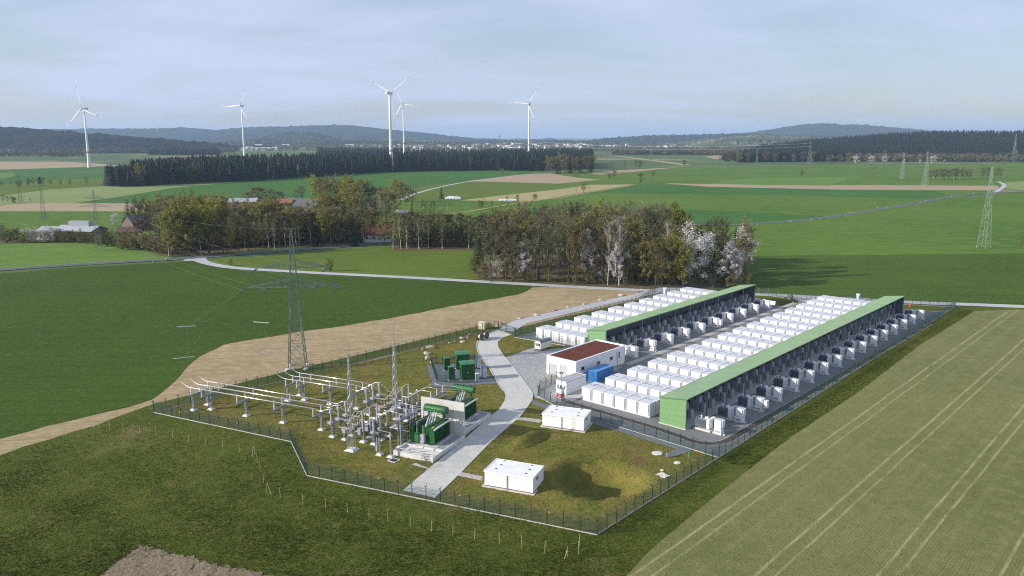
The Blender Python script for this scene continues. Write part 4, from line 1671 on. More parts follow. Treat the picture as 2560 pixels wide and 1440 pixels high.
b.build('window', M_GLASS, t)
for x in (0.9, 3.7):
    for y in (0.1, W_ - 0.3):
        b = MB()
        b.lathe([(0.12, 0), (0.30, 0.02), (0.30, 0.18), (0.12, 0.2)], 14, (x, y, 0.30), 1)
        b.build('wheel', M_BLACK, t)
b = MB()
b.bar((0.1, 0.3, 0.5), (L_ - 0.1, 0.3, 0.5), 0.1)
b.bar((0.1, W_ - 0.3, 0.5), (L_ - 0.1, W_ - 0.3, 0.5), 0.1)
b.bar((0.3, 0.3, 0.45), (-1.2, W_ / 2, 0.42), 0.07)
b.bar((0.3, W_ - 0.3, 0.45), (-1.2, W_ / 2, 0.42), 0.07)
b.bar((-1.1, W_ / 2, 0.0), (-1.1, W_ / 2, 0.6), 0.06)
b.build('chassis', M_DGREY, t)
for x, y in ((0.1, 0.1), (0.1, W_ - 0.1), (L_ - 0.1, 0.1)):
    b = MB()
    b.bar((x, y, 0), (x, y, 0.55), 0.05)
    b.box(x - 0.12, x + 0.12, y - 0.12, y + 0.12, 0, 0.03)
    b.build('support_leg', M_DGREY, t)

# pale yellow meter cabinet outside the fence
t = thing('meter_cabinet', 'pale yellow concrete cabinet outside the fence by the gate', 'cabinet', (*G(1196, 823), 0.05), R(-20))
b = MB()
b.cbox(0, 1.9, 0, 1.5, 0, 1.85, 0.03)
b.build('body', plain('pale_yellow_render', (0.68, 0.60, 0.34), 0.8, var=0.06), t)
b = MB()
b.yprism([(-0.1, 1.852), (2.0, 1.852), (2.0, 1.95), (0.95, 2.1), (-0.1, 1.95)], -0.1, 1.6)
b.build('roof', plain('pale_roof', (0.62, 0.58, 0.44), 0.8), t)
b = MB()
b.box(0.5, 0.95, -0.02, -0.001, 0.9, 1.5)
b.build('notice', M_WHITE, t)

# two tall green cabinets and two small ones
def green_box(label, base, ang, w_, d_, h_, ov):
    t = thing('green_cabinet', label, 'switchgear cabinet', (*base, 0.12), ang, 'green cabinets in the small fenced yard')
    b = MB()
    b.box(-0.1, w_ + 0.1, -0.1, d_ + 0.1, -0.04, 0.10)
    b.build('plinth', M_CONCL, t)
    b = MB()
    b.box(0, w_, 0, d_, 0.10, h_ - 0.25)
    b.build('body', M_GREEN, t)
    nd = 2
    for k in range(nd):
        b = MB()
        x0, x1 = 0.06 + (w_ - 0.12) * k / nd, 0.06 + (w_ - 0.12) * (k + 1) / nd - 0.04
        if ov:
            b.box(x0, x1, -0.03, -0.002, h_ * 0.60, h_ - 0.32)
        else:
            b.box(x0, x1, -0.03, -0.002, 0.2, h_ - 0.32)
        b.build('door', M_GREEN, t)
    b = MB()
    if ov:
        b.xprism([(-0.35, h_ - 0.45), (-0.35, h_ - 0.30), (d_ * 0.4, h_ + 0.05), (d_ + 0.2, h_), (d_ + 0.2, h_ - 0.2)][::-1], -0.2, w_ / 2 - 0.015)
        b.xprism([(-0.35, h_ - 0.45), (-0.35, h_ - 0.30), (d_ * 0.4, h_ + 0.05), (d_ + 0.2, h_), (d_ + 0.2, h_ - 0.2)][::-1], w_ / 2 + 0.015, w_ + 0.2)
    else:
        b.cbox(-0.06, w_ + 0.06, -0.06, d_ + 0.06, h_ - 0.248, h_, 0.02)
    b.build('roof', plain('green_cabinet_roof', (0.05, 0.20, 0.09), 0.4, var=0.1), t)
    return t


GA = R(17)
for lab, p, wd, dp, hh, ov in (('tall green cabinet with an overhanging roof and a small warning sign', G(*zc(1155, 1146)), 3.15, 1.9, 4.2, True),
                               ('tall green cabinet with an overhanging roof, behind its twin', G(*zc(1028, 855)), 3.1, 1.9, 4.2, True),
                               ('narrow green cabinet nearer the transformers', G(*zc(805, 1138)), 1.35, 1.0, 3.2, False),
                               ('narrow green cabinet nearer the boulders', G(*zc(682, 872)), 1.35, 1.0, 3.2, False)):
    t = green_box(lab, p, GA, wd, dp, hh, ov)
    if 'warning' in lab:
        b = MB()
        b.box(1.35, 1.6, -0.02, -0.002, 1.75, 1.95)
        b.build('notice', M_WHITE, t)
        b = MB()
        b.add([(1.3, -0.02, 0.85), (1.55, -0.02, 0.85), (1.425, -0.02, 1.08), (1.3, -0.003, 0.85), (1.55, -0.003, 0.85), (1.425, -0.003, 1.08)], [(0, 1, 2), (5, 4, 3), (0, 3, 4, 1), (1, 4, 5, 2), (2, 5, 3, 0)])
        b.build('warning_sign', M_YEL, t)
sheet('paved_yard', pg(zc(180, 710), zc(385, 1320), zc(2150, 1215), zc(1640, 690), zc(1500, 650), zc(600, 680)), 0.10, S_DPAVER)
M_ACW = plain('blue_grey_lid', (0.22, 0.30, 0.44), 0.5)
for lab, p in (('pale cooling unit with a blue-grey lid at the road edge, nearer one', zc(1745, 1090)), ('pale cooling unit with a blue-grey lid at the road edge, behind its twin', zc(1600, 820))):
    t = thing('cooling_unit', lab, 'cooling unit', (*G(*p), 0.12), GA, 'pale cooling units by the green cabinets')
    b = MB()
    b.cbox(0, 0.9, 0, 2.0, 0.25, 2.75, 0.03)
    b.build('body', plain('pale_blue_grey', (0.50, 0.55, 0.62), 0.5), t)
    b = MB()
    b.box(-0.05, 0.95, -0.05, 0.0 + 2.05, 2.76, 2.9)
    b.build('lid', M_ACW, t)
    for x, y in ((0.05, 0.05), (0.75, 0.05), (0.05, 1.85), (0.75, 1.85)):
        b = MB()
        b.box(x, x + 0.1, y, y + 0.1, 0, 0.25)
        b.build('leg', M_GREYP, t)
t = thing('brick_pillar', 'short pale pillar with a white cap beside the tall green cabinet', 'pillar', (*G(*zc(1545, 1170)), 0.12), GA)
b = MB()
for k in range(9):
    b.box(0.012 * (k % 2), 0.8 - 0.012 * (k % 2), 0, 0.5, k * 0.2, k * 0.2 + 0.19)
b.build('shaft', plain('pale_block', (0.5, 0.52, 0.54), 0.8), t)
b = MB()
b.cbox(-0.07, 0.87, -0.07, 0.57, 1.80, 1.92, 0.02)
b.build('cap', M_WHITE, t)

# cable reels
def reel(label, p, ang):
    t = thing('cable_reel', label, 'cable reel', (*p, 0.1), ang, 'cable reels')
    b = MB()
    b.lathe([(0.55, -0.55), (0.62, -0.3), (0.60, 0.0), (0.63, 0.3), (0.55, 0.55)], 20, (0, 0, 1.0), 1)
    b.build('cable_coil', plain('pale_cable_wrap', (0.62, 0.52, 0.28), 0.8), t)
    for y in (-0.68, 0.56):
        b = MB()
        b.lathe([(0.2, 0), (1.0, 0.0), (1.0, 0.12), (0.2, 0.12)], 26, (0, y, 1.0), 1)
        b.build('flange', plain('weathered_reel_wood', (0.10, 0.10, 0.11), 0.9, var=0.2), t)
    return t


z7 = lambda x, y: (1160 + x * 260 / 2560, 780 + y * 260 / 2560)
reel('wooden cable reel with pale cable, the one nearer the boulders', G(*z7(395, 700)), R(55))
reel('wooden cable reel with pale cable, the one against the road edge', G(*z7(520, 660)), R(55))

# portable toilets
def toilet(label, p):
    t = thing('portable_toilet', label, 'portable toilet', (*p, 0.12), R(-40))
    b = MB()
    b.cbox(0, 1.15, 0, 1.15, 0.12, 2.1, 0.04)
    b.build('cabin', M_WHITE, t)
    b = MB()
    for x in (-0.02, 0.92):
        b.box(x, x + 0.25, -0.02, -0.002, 0.2, 2.05)
    b.box(1.152, 1.17, 0.02, 0.3, 0.2, 2.05)
    b.box(1.152, 1.17, 0.85, 1.12, 0.2, 2.05)
    b.build('side_panel', plain('toilet_blue', (0.06, 0.25, 0.50), 0.4), t)
    b = MB()
    b.lathe([(0.80, 0), (0.78, 0.08), (0.66, 0.18), (0.3, 0.25)], 4, (0.575, 0.575, 2.101))
    b.build('roof', M_OFFWHITE, t)
    b = MB()
    b.box(0.3, 0.85, -0.015, -0.001, 0.2, 2.0)
    b.build('door', M_OFFWHITE, t)
    b = MB()
    b.box(-0.05, 1.2, -0.05, 1.2, 0, 0.119)
    b.build('base', M_DGREY, t)
    return t


toilet('white and blue portable toilet behind the large battery field', G(2139, 752))
toilet('white and pale blue portable toilet by the small battery field', G(1657, 736))

# small things on the lawn
def lid(label, p, r):
    b = MB()
    b.lathe([(r, 0), (r, 0.10), (r * 0.92, 0.14), (r * 0.55, 0.14), (r * 0.52, 0.16)], 20)
    t = b.build('manhole_cover', M_CONCL, None, (*p, relief(*p) + 0.02))
    tag(t, label, 'manhole cover', 'concrete manhole covers')


lid('large round concrete manhole cover near the grey path corner', G(1643, 1134), 0.95)
lid('small round concrete manhole cover by the fence corner', G(1693, 1158), 0.6)
lid('rusty round cover set in the dry lawn', G(1655, 1177), 0.3)
b = MB()
b.path([(0, 0, -0.2), (0, 0, 0.9), (0.12, 0, 1.1), (0.3, 0, 1.12)], 0.07, 8)
tag(b.build('vent_pipe', plain('bright_green_pipe', (0.02, 0.45, 0.22), 0.4), None, (*G(1721, 1146), 0.03)), 'short bright green bent vent pipe on the lawn', 'pipe')
b = MB()
b.path([(0, 0, -0.2), (0, 0, 0.6), (0.1, 0, 0.75), (0.2, 0, 0.75)], 0.06, 8)
tag(b.build('vent_pipe', plain('bright_green_pipe', (0.02, 0.45, 0.22), 0.4), None, (*G(1424, 1214), relief(*G(1424, 1214)) + 0.03)), 'tiny green pipe end in the shade of the hollow', 'pipe')
t = thing('tap_post', 'short grey tap post at the end of the grey path', 'tap', (*G(1668, 1144), 0.1), 0)
b = MB()
b.cbox(-0.12, 0.12, -0.12, 0.12, 0, 0.95, 0.02)
b.build('post', M_GREYP, t)
b = MB()
b.cbox(-0.2, 0.2, -0.2, 0.2, 0.951, 1.15, 0.03)
b.build('head', M_DGREY, t)
# sheet of white fabric on the grass
rr = random.Random(2)
b = MB()
n = 10
pc = G(1657, 1190)
for j in range(n + 1):
    for i in range(n + 1):
        x, y = (i / n - 0.5) * 1.6, (j / n - 0.5) * 1.9
        x += 0.15 * math.sin(4 * y) + rr.uniform(-0.05, 0.05)
        z = 0.10 + 0.10 * abs(math.sin(3.1 * x + 1.3 * y)) * rr.random() + rr.random() * 0.06
        b.v.append((x, y, z))
for j in range(n):
    for i in range(n):
        k = j * (n + 1) + i
        b.f.append((k, k + 1, k + n + 2, k + n + 1))
        b.m.append(0)
o = b.build('fleece_sheet', plain('pale_fleece', (0.62, 0.58, 0.52), 0.9), None, (*pc, relief(*pc)), R(40))
md = o.modifiers.new('thickness', 'SOLIDIFY')
md.thickness = 0.02
tag(o, 'crumpled pale fleece sheet lying on the grass by the fence', 'sheet')

t = thing('inspection_grate', 'square metal grate in a concrete rim beside the near transformer', 'grate', (*G(985, 1152), 0.03), R(-33))
b = MB()
for q in ((-0.85, 0.85, -0.75, -0.6), (-0.85, 0.85, 0.6, 0.75), (-0.85, -0.7, -0.6, 0.6), (0.7, 0.85, -0.6, 0.6)):
    b.box(*q, 0, 0.12)
b.build('rim', M_CONC, t)
b = MB()
for k in range(14):
    x = -0.66 + k * 0.1
    b.box(x, x + 0.04, -0.6, 0.6, 0.05, 0.09)
b.build('grating', M_DGREY, t)
# red marker and hydrant at the far end
t = thing('hydrant', 'small red hydrant on the grass at the far fence corner', 'hydrant', (*G(2276, 768), 0.09))
b = MB()
b.lathe([(0.35, 0), (0.35, 0.7), (0.22, 0.9), (0.05, 1.0)], 10)
b.build('body', plain('bright_red', (0.6, 0.06, 0.03), 0.5), t)
b = MB()
b.tube((-0.5, 0, 0.6), (0.5, 0, 0.6), 0.12)
b.build('outlet', plain('bright_red', (0.6, 0.06, 0.03)), t)

# ------------------------------------------------------------------ boulders
def rock_mesh(seed):
    bm = bmesh.new()
    bmesh.ops.create_icosphere(bm, subdivisions=3, radius=1.0)
    rr = random.Random(seed)
    dirs = [Vector((rr.uniform(-1, 1), rr.uniform(-1, 1), rr.uniform(-1, 1))).normalized() for _ in range(9)]
    offs_ = [rr.uniform(0.62, 0.9) for _ in range(9)]
    for v in bm.verts:
        p = v.co.copy()
        for d_, o_ in zip(dirs, offs_):
            e = p.dot(d_) - o_
            if e > 0:
                p -= d_ * e * 0.85
        p *= 1 + 0.05 * math.sin(5 * p.x + seed) * math.sin(4 * p.y)
        p.z *= 0.62
        v.co = p
    me = bpy.data.meshes.new('boulder')
    bm.to_mesh(me)
    bm.free()
    me.materials.append(M_STONE)
    return me


ROCKS = [rock_mesh(k) for k in range(5)]
z2 = lambda x, y: (760 + x * .25, 820 + y * .25)
z5 = lambda x, y: (1300 + x * .25, 680 + y * .25)
BL = [(z2(1265, 203), 1.25, 0.8, 'wide pale boulder lying apart above the heap'), (z2(1190, 222), 0.6, 0.5, 'small boulder beside the wide pale one'),
      (z2(1228, 262), 1.0, 0.75, 'rounded grey boulder in the middle of the heap'), (z2(1243, 312), 1.05, 0.95, 'largest pale boulder of the heap'), (z2(1284, 352), 0.75, 0.7, 'pointed boulder at the fence of the green cabinets'),
      (z2(1460, 155), 0.55, 0.4, 'small flat boulder alone on the bank'), (z2(1510, 142), 0.5, 0.5, 'upright boulder on the bank'), (z2(1580, 108), 0.85, 0.65, 'broad boulder on the bank by the fence'), (z2(1590, 142), 1.0, 0.5, 'long low boulder on the bank'), (z2(1632, 100), 0.6, 0.45, 'lumpy boulder on the bank nearer the cable reels'), (z2(1660, 70), 0.5, 0.45, 'boulder against the kerb of the fence'),
      (z5(1010, 240), 1.5, 0.8, 'large brown boulder at the far end of the soil field'), (z5(815, 286), 1.2, 0.65, 'boulder on the soil, second from the far end'), (z5(643, 325), 1.0, 0.5, 'boulder on the soil, third from the far end'), (z5(482, 358), 0.9, 0.5, 'boulder on the soil, fourth from the far end'), (z5(345, 390), 1.0, 0.5, 'boulder on the soil, fifth from the far end'), (z5(158, 436), 1.05, 0.65, 'boulder on the soil, sixth from the far end'), (z5(5, 468), 1.1, 0.5, 'angular boulder on the soil nearest the gate'),
      ((1252, 811), 0.9, 0.9, 'boulder outside the fence beside the green gate')]
for k, (p, rx, rz_, lab) in enumerate(BL):
    x, y = G(*p)
    o = link('boulder', ROCKS[k % 5], None, (x, y, rz_ * 0.32), k * 1.3)
    o.scale = (rx, rx * (0.65 + 0.1 * (k % 3)), rz_ * 1.15)
    tag(o, lab, 'boulder', 'boulders')

# ------------------------------------------------------------------ stakes of the fences in the meadow
zq = lambda x, y: (x * .35156, 1040 + y * .35156)
STK = [zq(*p) for p in ((705, 85), (783, 98), (880, 112), (993, 125), (1112, 138), (1230, 162), (1343, 190), (1465, 213), (1588, 235), (1705, 262), (1813, 278), (1832, 340), (1852, 400), (1875, 475), (1900, 550), (1995, 585), (2157, 625), (2316, 660), (2473, 690))]
STK += [z3(*p) for p in ((90, 1175), (280, 1215), (502, 1270), (717, 1322), (930, 1357), (1147, 1392), (1395, 1440), (1620, 1478))] + [(1362, 1384), (1418, 1398), (1446, 1386), (1448, 1366)]
b = MB()
b.tube((0, 0, -0.2), (0.02, 0.0, 1.75), 0.042, 0.036, n=6)
b.tube((0.02, 0, 1.75), (0.02, 0.0, 1.8), 0.036, 0.01, n=6)
ST = b.mesh('stake', M_WOOD)
for k, p in enumerate(STK):
    o = link('wooden_stake', ST, None, (*G(*p), 0.0), k * 1.1)
    o.rotation_euler = (rnd.uniform(-0.05, 0.05), rnd.uniform(-0.05, 0.05), k)
    o.scale = (1, 1, rnd.uniform(0.9, 1.08))
    tag(o, 'thin pale stake outside the dark fence, %s along the meadow from the soil field' % ordw(k), 'stake', 'stakes in the meadow')
for k, (p, q) in enumerate(((zq(1790, 290), zq(1806, 276)), (zq(1930, 562), zq(1905, 545)), ((1410, 1400), (1419, 1396)), ((236, 1073), (231, 1066)))):
    a, c = G(*p), G(*q)
    b = MB()
    b.tube((0, 0, -0.1), (c[0] - a[0], c[1] - a[1], 1.5), 0.04, n=6)
    tag(b.build('brace_stake', M_WOOD, None, (*a, 0.02)), ('slanting brace stake at the top corner of the stake line', 'slanting brace stake at the lower corner of the stake line', 'slanting brace stake near the wheat edge', 'slanting brace stake by the soil field')[k], 'stake', 'slanting braces')
for k in range(18):
    f = k / 17
    p = (1310 + 290 * f + 2, 800 - 73 * f)
    o = link('wooden_stake', ST, None, (*G(*p), 0.0), k * 1.1)
    o.scale = (1.2, 1.2, rnd.uniform(1.0, 1.15))
    tag(o, 'pale stake in the tan soil behind the access track, %s from the gate' % ordw(k), 'stake', 'stakes in the soil')
for k, p in enumerate(((1896, 731), (1920, 733), (1945, 738), (1830, 727), (1780, 724))):
    o = link('marker_post', ST, None, (*G(*p), 0.0), k * 1.1)
    o.scale = (1.3, 1.3, 0.95)
    tag(o, 'yellowish marker post beside the far gravel track, %s' % ('nearest the shorter shed', 'second from the shorter shed', 'third from the shorter shed', 'at the wood edge', 'under the blossom trees')[k], 'post', 'marker posts')
# ------------------------------------------------------------------ switchyard: two bays; b runs along the busbars, n across
A0 = (-36.316, 144.412)
BA = R(-24.6)
BC, BS = math.cos(BA), math.sin(BA)
BAYS = ((0.0, 0.0, 'front'), (-1.0, 12.8, 'rear'))
BAYW = ('bay by the meadow', 'bay by the pylon')


def BW(b_, n_, bay=0):
    b_ += BAYS[bay][0]
    n_ += BAYS[bay][1]
    return (A0[0] + b_ * BC - n_ * BS, A0[1] + b_ * BS + n_ * BC)


PH = 2.3


def foot(b, x, y, s=0.55, h=0.28):
    lo, hi = s, s * 0.55
    vs = [(x - lo, y - lo, -0.05), (x + lo, y - lo, -0.05), (x + lo, y + lo, -0.05), (x - lo, y + lo, -0.05), (x - hi, y - hi, h), (x + hi, y - hi, h), (x + hi, y + hi, h), (x - hi, y + hi, h)]
    b.add(vs, [(3, 2, 1, 0), (4, 5, 6, 7), (0, 1, 5, 4), (1, 2, 6, 5), (2, 3, 7, 6), (3, 0, 4, 7)])


def lattice_post(b, x, y, z0, z1, w=0.34):
    """two channels tied by rungs"""
    for s in (-1, 1):
        b.box(x + s * w / 2 - 0.05, x + s * w / 2 + 0.05, y - 0.16, y + 0.16, z0, z1)
    n = int((z1 - z0) / 0.5)
    for k in range(n + 1):
        z = z0 + 0.1 + (z1 - z0 - 0.2) * k / n
        b.box(x - w / 2 + 0.051, x + w / 2 - 0.051, y - 0.17, y - 0.14, z - 0.07, z + 0.07)


def bus_stand(label, p, posts, ring, halfspan=PH, zb=3.3, zt=4.9):
    t = thing('busbar_stand', label, 'busbar stand', (*p, 0.03), BA, 'busbar stands')
    for y in posts:
        b = MB()
        foot(b, 0, y, 0.7, 0.35)
        b.build('footing', M_CONCL, t)
        b = MB()
        lattice_post(b, 0, y, 0.35, zb - 0.13)
        b.build('post', M_GALV, t)
    b = MB()
    for s in (-0.16, 0.16):
        b.box(s - 0.05, s + 0.05, -halfspan - 0.3, halfspan + 0.3, zb - 0.12, zb + 0.10)
    for k in range(9):
        y = -halfspan + 2 * halfspan * k / 8
        b.box(-0.109, 0.109, y - 0.08, y + 0.08, zb + 0.02, zb + 0.09)
    b.build('crossbeam', M_STEEL, t)
    for y in (-halfspan, 0, halfspan):
        b = MB()
        b.insulator((0, y, zb + 0.11), (0, y, zt - 0.08), 0.14, 8, 9)
        b.tube((0, y, zt - 0.10), (0, y, zt - 0.04), 0.10, n=8)
        ins = b.build('insulator', M_INSW, t)
        if ring:
            b = MB()
            pts = [(0.0, y + 0.27 * math.cos(a), zt + 0.16 + 0.27 * math.sin(a)) for a in [2 * PI * q / 14 for q in range(15)]]
            b.path(pts, 0.04, 6)
            b.build('corona_ring', M_ALU, ins)
    return t


ST_A = (-27.9, -18.6, -9.3, 0.0)
ST_B = (-13.4, -6.7, 0.0)
for bay, sts in ((0, ST_A), (1, ST_B)):
    for k, s in enumerate(sts):
        mid = 0 < k < len(sts) - 1
        bus_stand('single-post busbar stand, %s from the fence side, %s' % (ordw(k), BAYW[bay]), BW(s, 0, bay), (0,), mid)
    e = sts[0] - 2.9
    bus_stand('two-post end portal where the line enters, %s' % BAYW[bay], BW(e, 0, bay), (-1.9, 1.9), False)
    for q, y in enumerate((-PH, 0, PH)):
        ln = sts[-1] + 0.5 - sts[0] + 0.2
        b = MB()
        b.tube((-0.2, 0, 0), (ln - 0.2, 0, 0), 0.115, n=10)
        p = BW(sts[0], y, bay)
        o = b.build('busbar', M_ALU, None, (*p, 4.97), BA, smooth=True)
        tag(o, 'long shiny aluminium tube busbar, %s from the meadow, %s' % (ordw(q), BAYW[bay]), 'busbar', 'tube busbars')
        # flexible lead from the line, over the end portal
        p0 = BW(e - 3.0, y + 0.3, bay)
        p1 = BW(e, y, bay)
        p2 = BW(sts[0] - 0.2, y, bay)
        b = MB()
        pts = []
        for k in range(11):
            f = k / 10
            pts.append((p0[0] + (p1[0] - p0[0]) * f - p1[0], p0[1] + (p1[1] - p0[1]) * f - p1[1], 5.9 + (4.95 - 5.9) * (1 - (1 - f) ** 2)))
        pts.append((p2[0] - p1[0], p2[1] - p1[1], 4.97))
        b.path(pts, 0.032, 5)
        tag(b.build('line_lead', M_GALV, None, (*p1, 0)), 'curved conductor dropping onto the end portal, %s from the meadow, %s' % (ordw(q), BAYW[bay]), 'conductor', 'incoming conductors')


def lead(label, pts, r=0.03, group='connecting conductors'):
    """sagging or arched connection through 3-D points"""
    o = pts[0]
    b = MB()
    q = [Vector(p) - Vector((o[0], o[1], 0)) for p in pts]
    out = []
    P = [q[0]] + q + [q[-1]]
    for i in range(1, len(P) - 2):
        for k in range(6):
            t_ = k / 6
            out.append(0.5 * ((2 * P[i]) + (-P[i - 1] + P[i + 1]) * t_ + (2 * P[i - 1] - 5 * P[i] + 4 * P[i + 1] - P[i + 2]) * t_ * t_ + (-P[i - 1] + 3 * P[i] - 3 * P[i + 1] + P[i + 2]) * t_ ** 3))
    out.append(q[-1])
    b.path([tuple(v) for v in out], r, 5)
    return tag(b.build('conductor', M_ALU, None, (o[0], o[1], 0)), label, 'conductor', group)


PHW = ('nearest the meadow', 'middle phase', 'farthest from the meadow')
for bay in (0, 1):
    bw = BAYW[bay]
    # current transformers on a common frame
    t = thing('instrument_frame', 'long steel frame carrying three grey current transformers, %s' % bw, 'steel frame', (*BW(4.1, 0, bay), 0.03), BA)
    for y in (-2.0, 2.0):
        b = MB()
        foot(b, 0, y, 0.7, 0.3)
        b.build('footing', M_CONCL, t)
        b = MB()
        lattice_post(b, 0, y, 0.3, 2.35, 0.3)
        b.build('post', M_STEEL, t)
    b = MB()
    for s in (-0.3, 0.3):
        b.box(s - 0.07, s + 0.07, -3.0, 3.0, 2.36, 2.56)
    b.build('beam', M_STEEL, t)
    b = MB()
    b.bar((0, -1.9, 0.9), (0, 1.9, 0.9), 0.08)
    b.bar((0, -1.9, 1.5), (0, 1.9, 1.5), 0.08)
    b.build('tie_bar', M_STEEL, t)
    for q, y in enumerate((-PH, 0, PH)):
        t = thing('current_transformer', 'thick-headed grey current transformer, %s, %s' % (PHW[q], bw), 'current transformer', (*BW(4.1, y, bay), 2.59), BA, 'current transformers')
        b = MB()
        b.lathe([(0.42, 0), (0.42, 0.35), (0.25, 0.42)], 12)
        b.box(-0.75, -0.3, -0.25, 0.25, 0.05, 0.4)
        b.build('base', M_INS, t)
        b = MB()
        b.insulator((0, 0, 0.42), (0, 0, 2.0), 0.21, 10, 12)
        b.build('insulator', M_INS, t)
        b = MB()
        b.lathe([(0.30, 0), (0.36, 0.08), (0.36, 0.55), (0.33, 0.62), (0.33, 0.85), (0.38, 0.88), (0.38, 0.95), (0.1, 1.0)], 14, (0, 0, 2.0))
        b.build('head', M_INS, t)
        lead('arched conductor from busbar to thick head, %s, %s' % (PHW[q], bw), [(*BW(0.4, y, bay), 4.95), (*BW(1.8, y, bay), 4.75), (*BW(3.2, y, bay), 5.35), (*BW(3.9, y, bay), 5.2)])
        # disconnector phase
        t = thing('disconnector', 'disconnector with brown insulators, yellow rod, %s, %s' % (PHW[q], bw), 'disconnector', (*BW(7.4, y, bay), 0.03), BA, 'disconnectors')
        b = MB()
        foot(b, -0.4, 0, 0.6, 0.3)
        b.build('footing', M_CONCL, t)
        b = MB()
        lattice_post(b, -0.4, 0, 0.3, 2.2, 0.24)
        b.build('post', M_STEEL, t)
        b = MB()
        b.box(-1.5, 1.5, -0.3, 0.3, 2.21, 2.36)
        b.box(-1.5, 1.5, -0.34, -0.31, 2.25, 2.45)
        b.build('base_frame', M_GALV, t)
        for x in (-1.2, 1.2):
            b = MB()
            b.insulator((x, 0, 2.37), (x, 0, 3.75), 0.13, 8, 9)
            b.build('insulator', M_INSB, t)
        b = MB()
        b.box(-1.35, 1.35, -0.08, 0.08, 3.78, 3.94)
        b.tube((-1.2, 0, 3.76), (-1.2, 0, 4.05), 0.1, n=8)
        b.tube((1.2, 0, 3.76), (1.2, 0, 4.05), 0.1, n=8)
        b.build('contact_arm', M_ALU, t)
        b = MB()
        b.tube((-1.3, -0.42, 2.5), (1.0, -0.42, 2.5), 0.05, n=6)
        b.build('earthing_rod', M_YEL, t)
        b = MB()
        b.cbox(-0.35, 0.35, -0.75, -0.35, 1.55, 2.18, 0.03)
        b.build('drive_box', M_INS, t)
        lead('conductor from thick head to disconnector, %s, %s' % (PHW[q], bw), [(*BW(4.4, y, bay), 5.2), (*BW(5.2, y, bay), 4.9), (*BW(6.1, y, bay), 4.05)])
        # circuit breaker pole
        t = thing('circuit_breaker', 'tall grey breaker column with box, %s, %s' % (PHW[q], bw), 'circuit breaker', (*BW(10.8, y + 0.5, bay), 0.03), BA, 'circuit breakers')
        b = MB()
        foot(b, 0, 0, 0.7, 0.35)
        b.build('footing', M_CONCL, t)
        b = MB()
        for x in (-0.15, 0.15):
            b.box(x - 0.05, x + 0.05, -0.15, 0.15, 0.35, 1.9)
        for z in (0.6, 1.0, 1.4):
            b.box(-0.099, 0.099, -0.1, 0.1, z, z + 0.1)
        b.build('post', M_GALV, t)
        b = MB()
        b.cbox(-0.95, -0.25, -0.45, 0.45, 1.35, 2.6, 0.04)
        b.build('control_box', M_GREYP if q != 1 else M_INS, t)
        b = MB()
        b.lathe([(0.22, 1.9), (0.27, 2.0), (0.27, 2.3), (0.2, 2.4)], 12)
        b.insulator((0, 0, 2.4), (0, 0, 3.9), 0.22, 10, 12)
        b.lathe([(0.2, 3.9), (0.24, 3.95), (0.24, 4.05), (0.2, 4.1)], 12)
        b.insulator((0, 0, 4.1), (0, 0, 5.5), 0.2, 10, 12)
        b.lathe([(0.14, 5.5), (0.17, 5.55), (0.15, 5.9), (0.05, 5.95)], 10)
        b.build('column', M_INS, t)
        lead('conductor from disconnector up to circuit breaker, %s, %s' % (PHW[q], bw), [(*BW(8.6, y, bay), 4.05), (*BW(9.4, y + 0.2, bay), 4.9), (*BW(10.3, y + 0.4, bay), 5.85), (*BW(10.8, y + 0.5, bay), 5.7)])
        # voltage transformer
        t = thing('voltage_transformer', 'cup-topped grey voltage transformer, %s, %s' % (PHW[q], bw), 'voltage transformer', (*BW(13.2, y + 0.4, bay), 0.03), BA, 'voltage transformers')
        b = MB()
        foot(b, 0, 0, 0.65, 0.3)
        b.build('footing', M_CONCL, t)
        b = MB()
        lattice_post(b, 0, 0, 0.3, 2.1, 0.26)
        b.build('post', M_STEEL, t)
        b = MB()
        b.lathe([(0.3, 2.1), (0.3, 2.5), (0.24, 2.55)], 10)
        b.insulator((0, 0, 2.55), (0, 0, 4.2), 0.22, 10, 12)
        b.build('insulator', M_INS, t)
        b = MB()
        b.lathe([(0.2, 4.2), (0.27, 4.25), (0.29, 4.6), (0.38, 4.72), (0.38, 4.80), (0.2, 4.78)], 14)
        b.build('cup', M_INS, t)
        b = MB()
        b.cbox(-0.55, -0.2, -0.2, 0.2, 1.9, 2.4, 0.03)
        b.build('terminal_box', M_INS, t)
        lead('conductor from breaker waist to cup-top, %s, %s' % (PHW[q], bw), [(*BW(10.8, y + 0.5, bay), 4.0), (*BW(11.9, y + 0.45, bay), 4.05), (*BW(12.6, y + 0.4, bay), 4.9), (*BW(13.1, y + 0.4, bay), 4.75)])
        # surge arrester on the portal side
        lead('arched conductor from cup-top to portal, %s, %s' % (PHW[q], bw), [(*BW(13.3, y + 0.4, bay), 4.75), (*BW(14.6, y + 0.6, bay), 5.6), (*BW(16.0, y + 0.9, bay), 6.45), (*BW(18.0, y + 1.3, bay), 6.40)])
    # star-point pair of posts
    t = thing('earthing_switch', 'two slim posts joined by a bar, with brown and grey insulators, %s' % bw, 'earthing switch', (*BW(18.1, -5.65, bay), 0.03), BA)
    for x in (-1.15, 1.15):
        b = MB()
        foot(b, x, 0, 0.65, 0.35)
        b.build('footing', M_CONCL, t)
        b = MB()
        b.tube((x, 0, 0.35), (x, 0, 3.3), 0.14, n=8)
        b.build('post', M_GALV, t)
    b = MB()
    b.insulator((-1.15, 0, 3.3), (-1.15, 0, 4.5), 0.11, 8, 8)
    b.build('insulator', M_INSB, t)
    b = MB()
    b.insulator((1.15, 0, 3.3), (1.15, 0, 4.4), 0.13, 8, 8)
    b.build('insulator', M_INSW, t)
    b = MB()
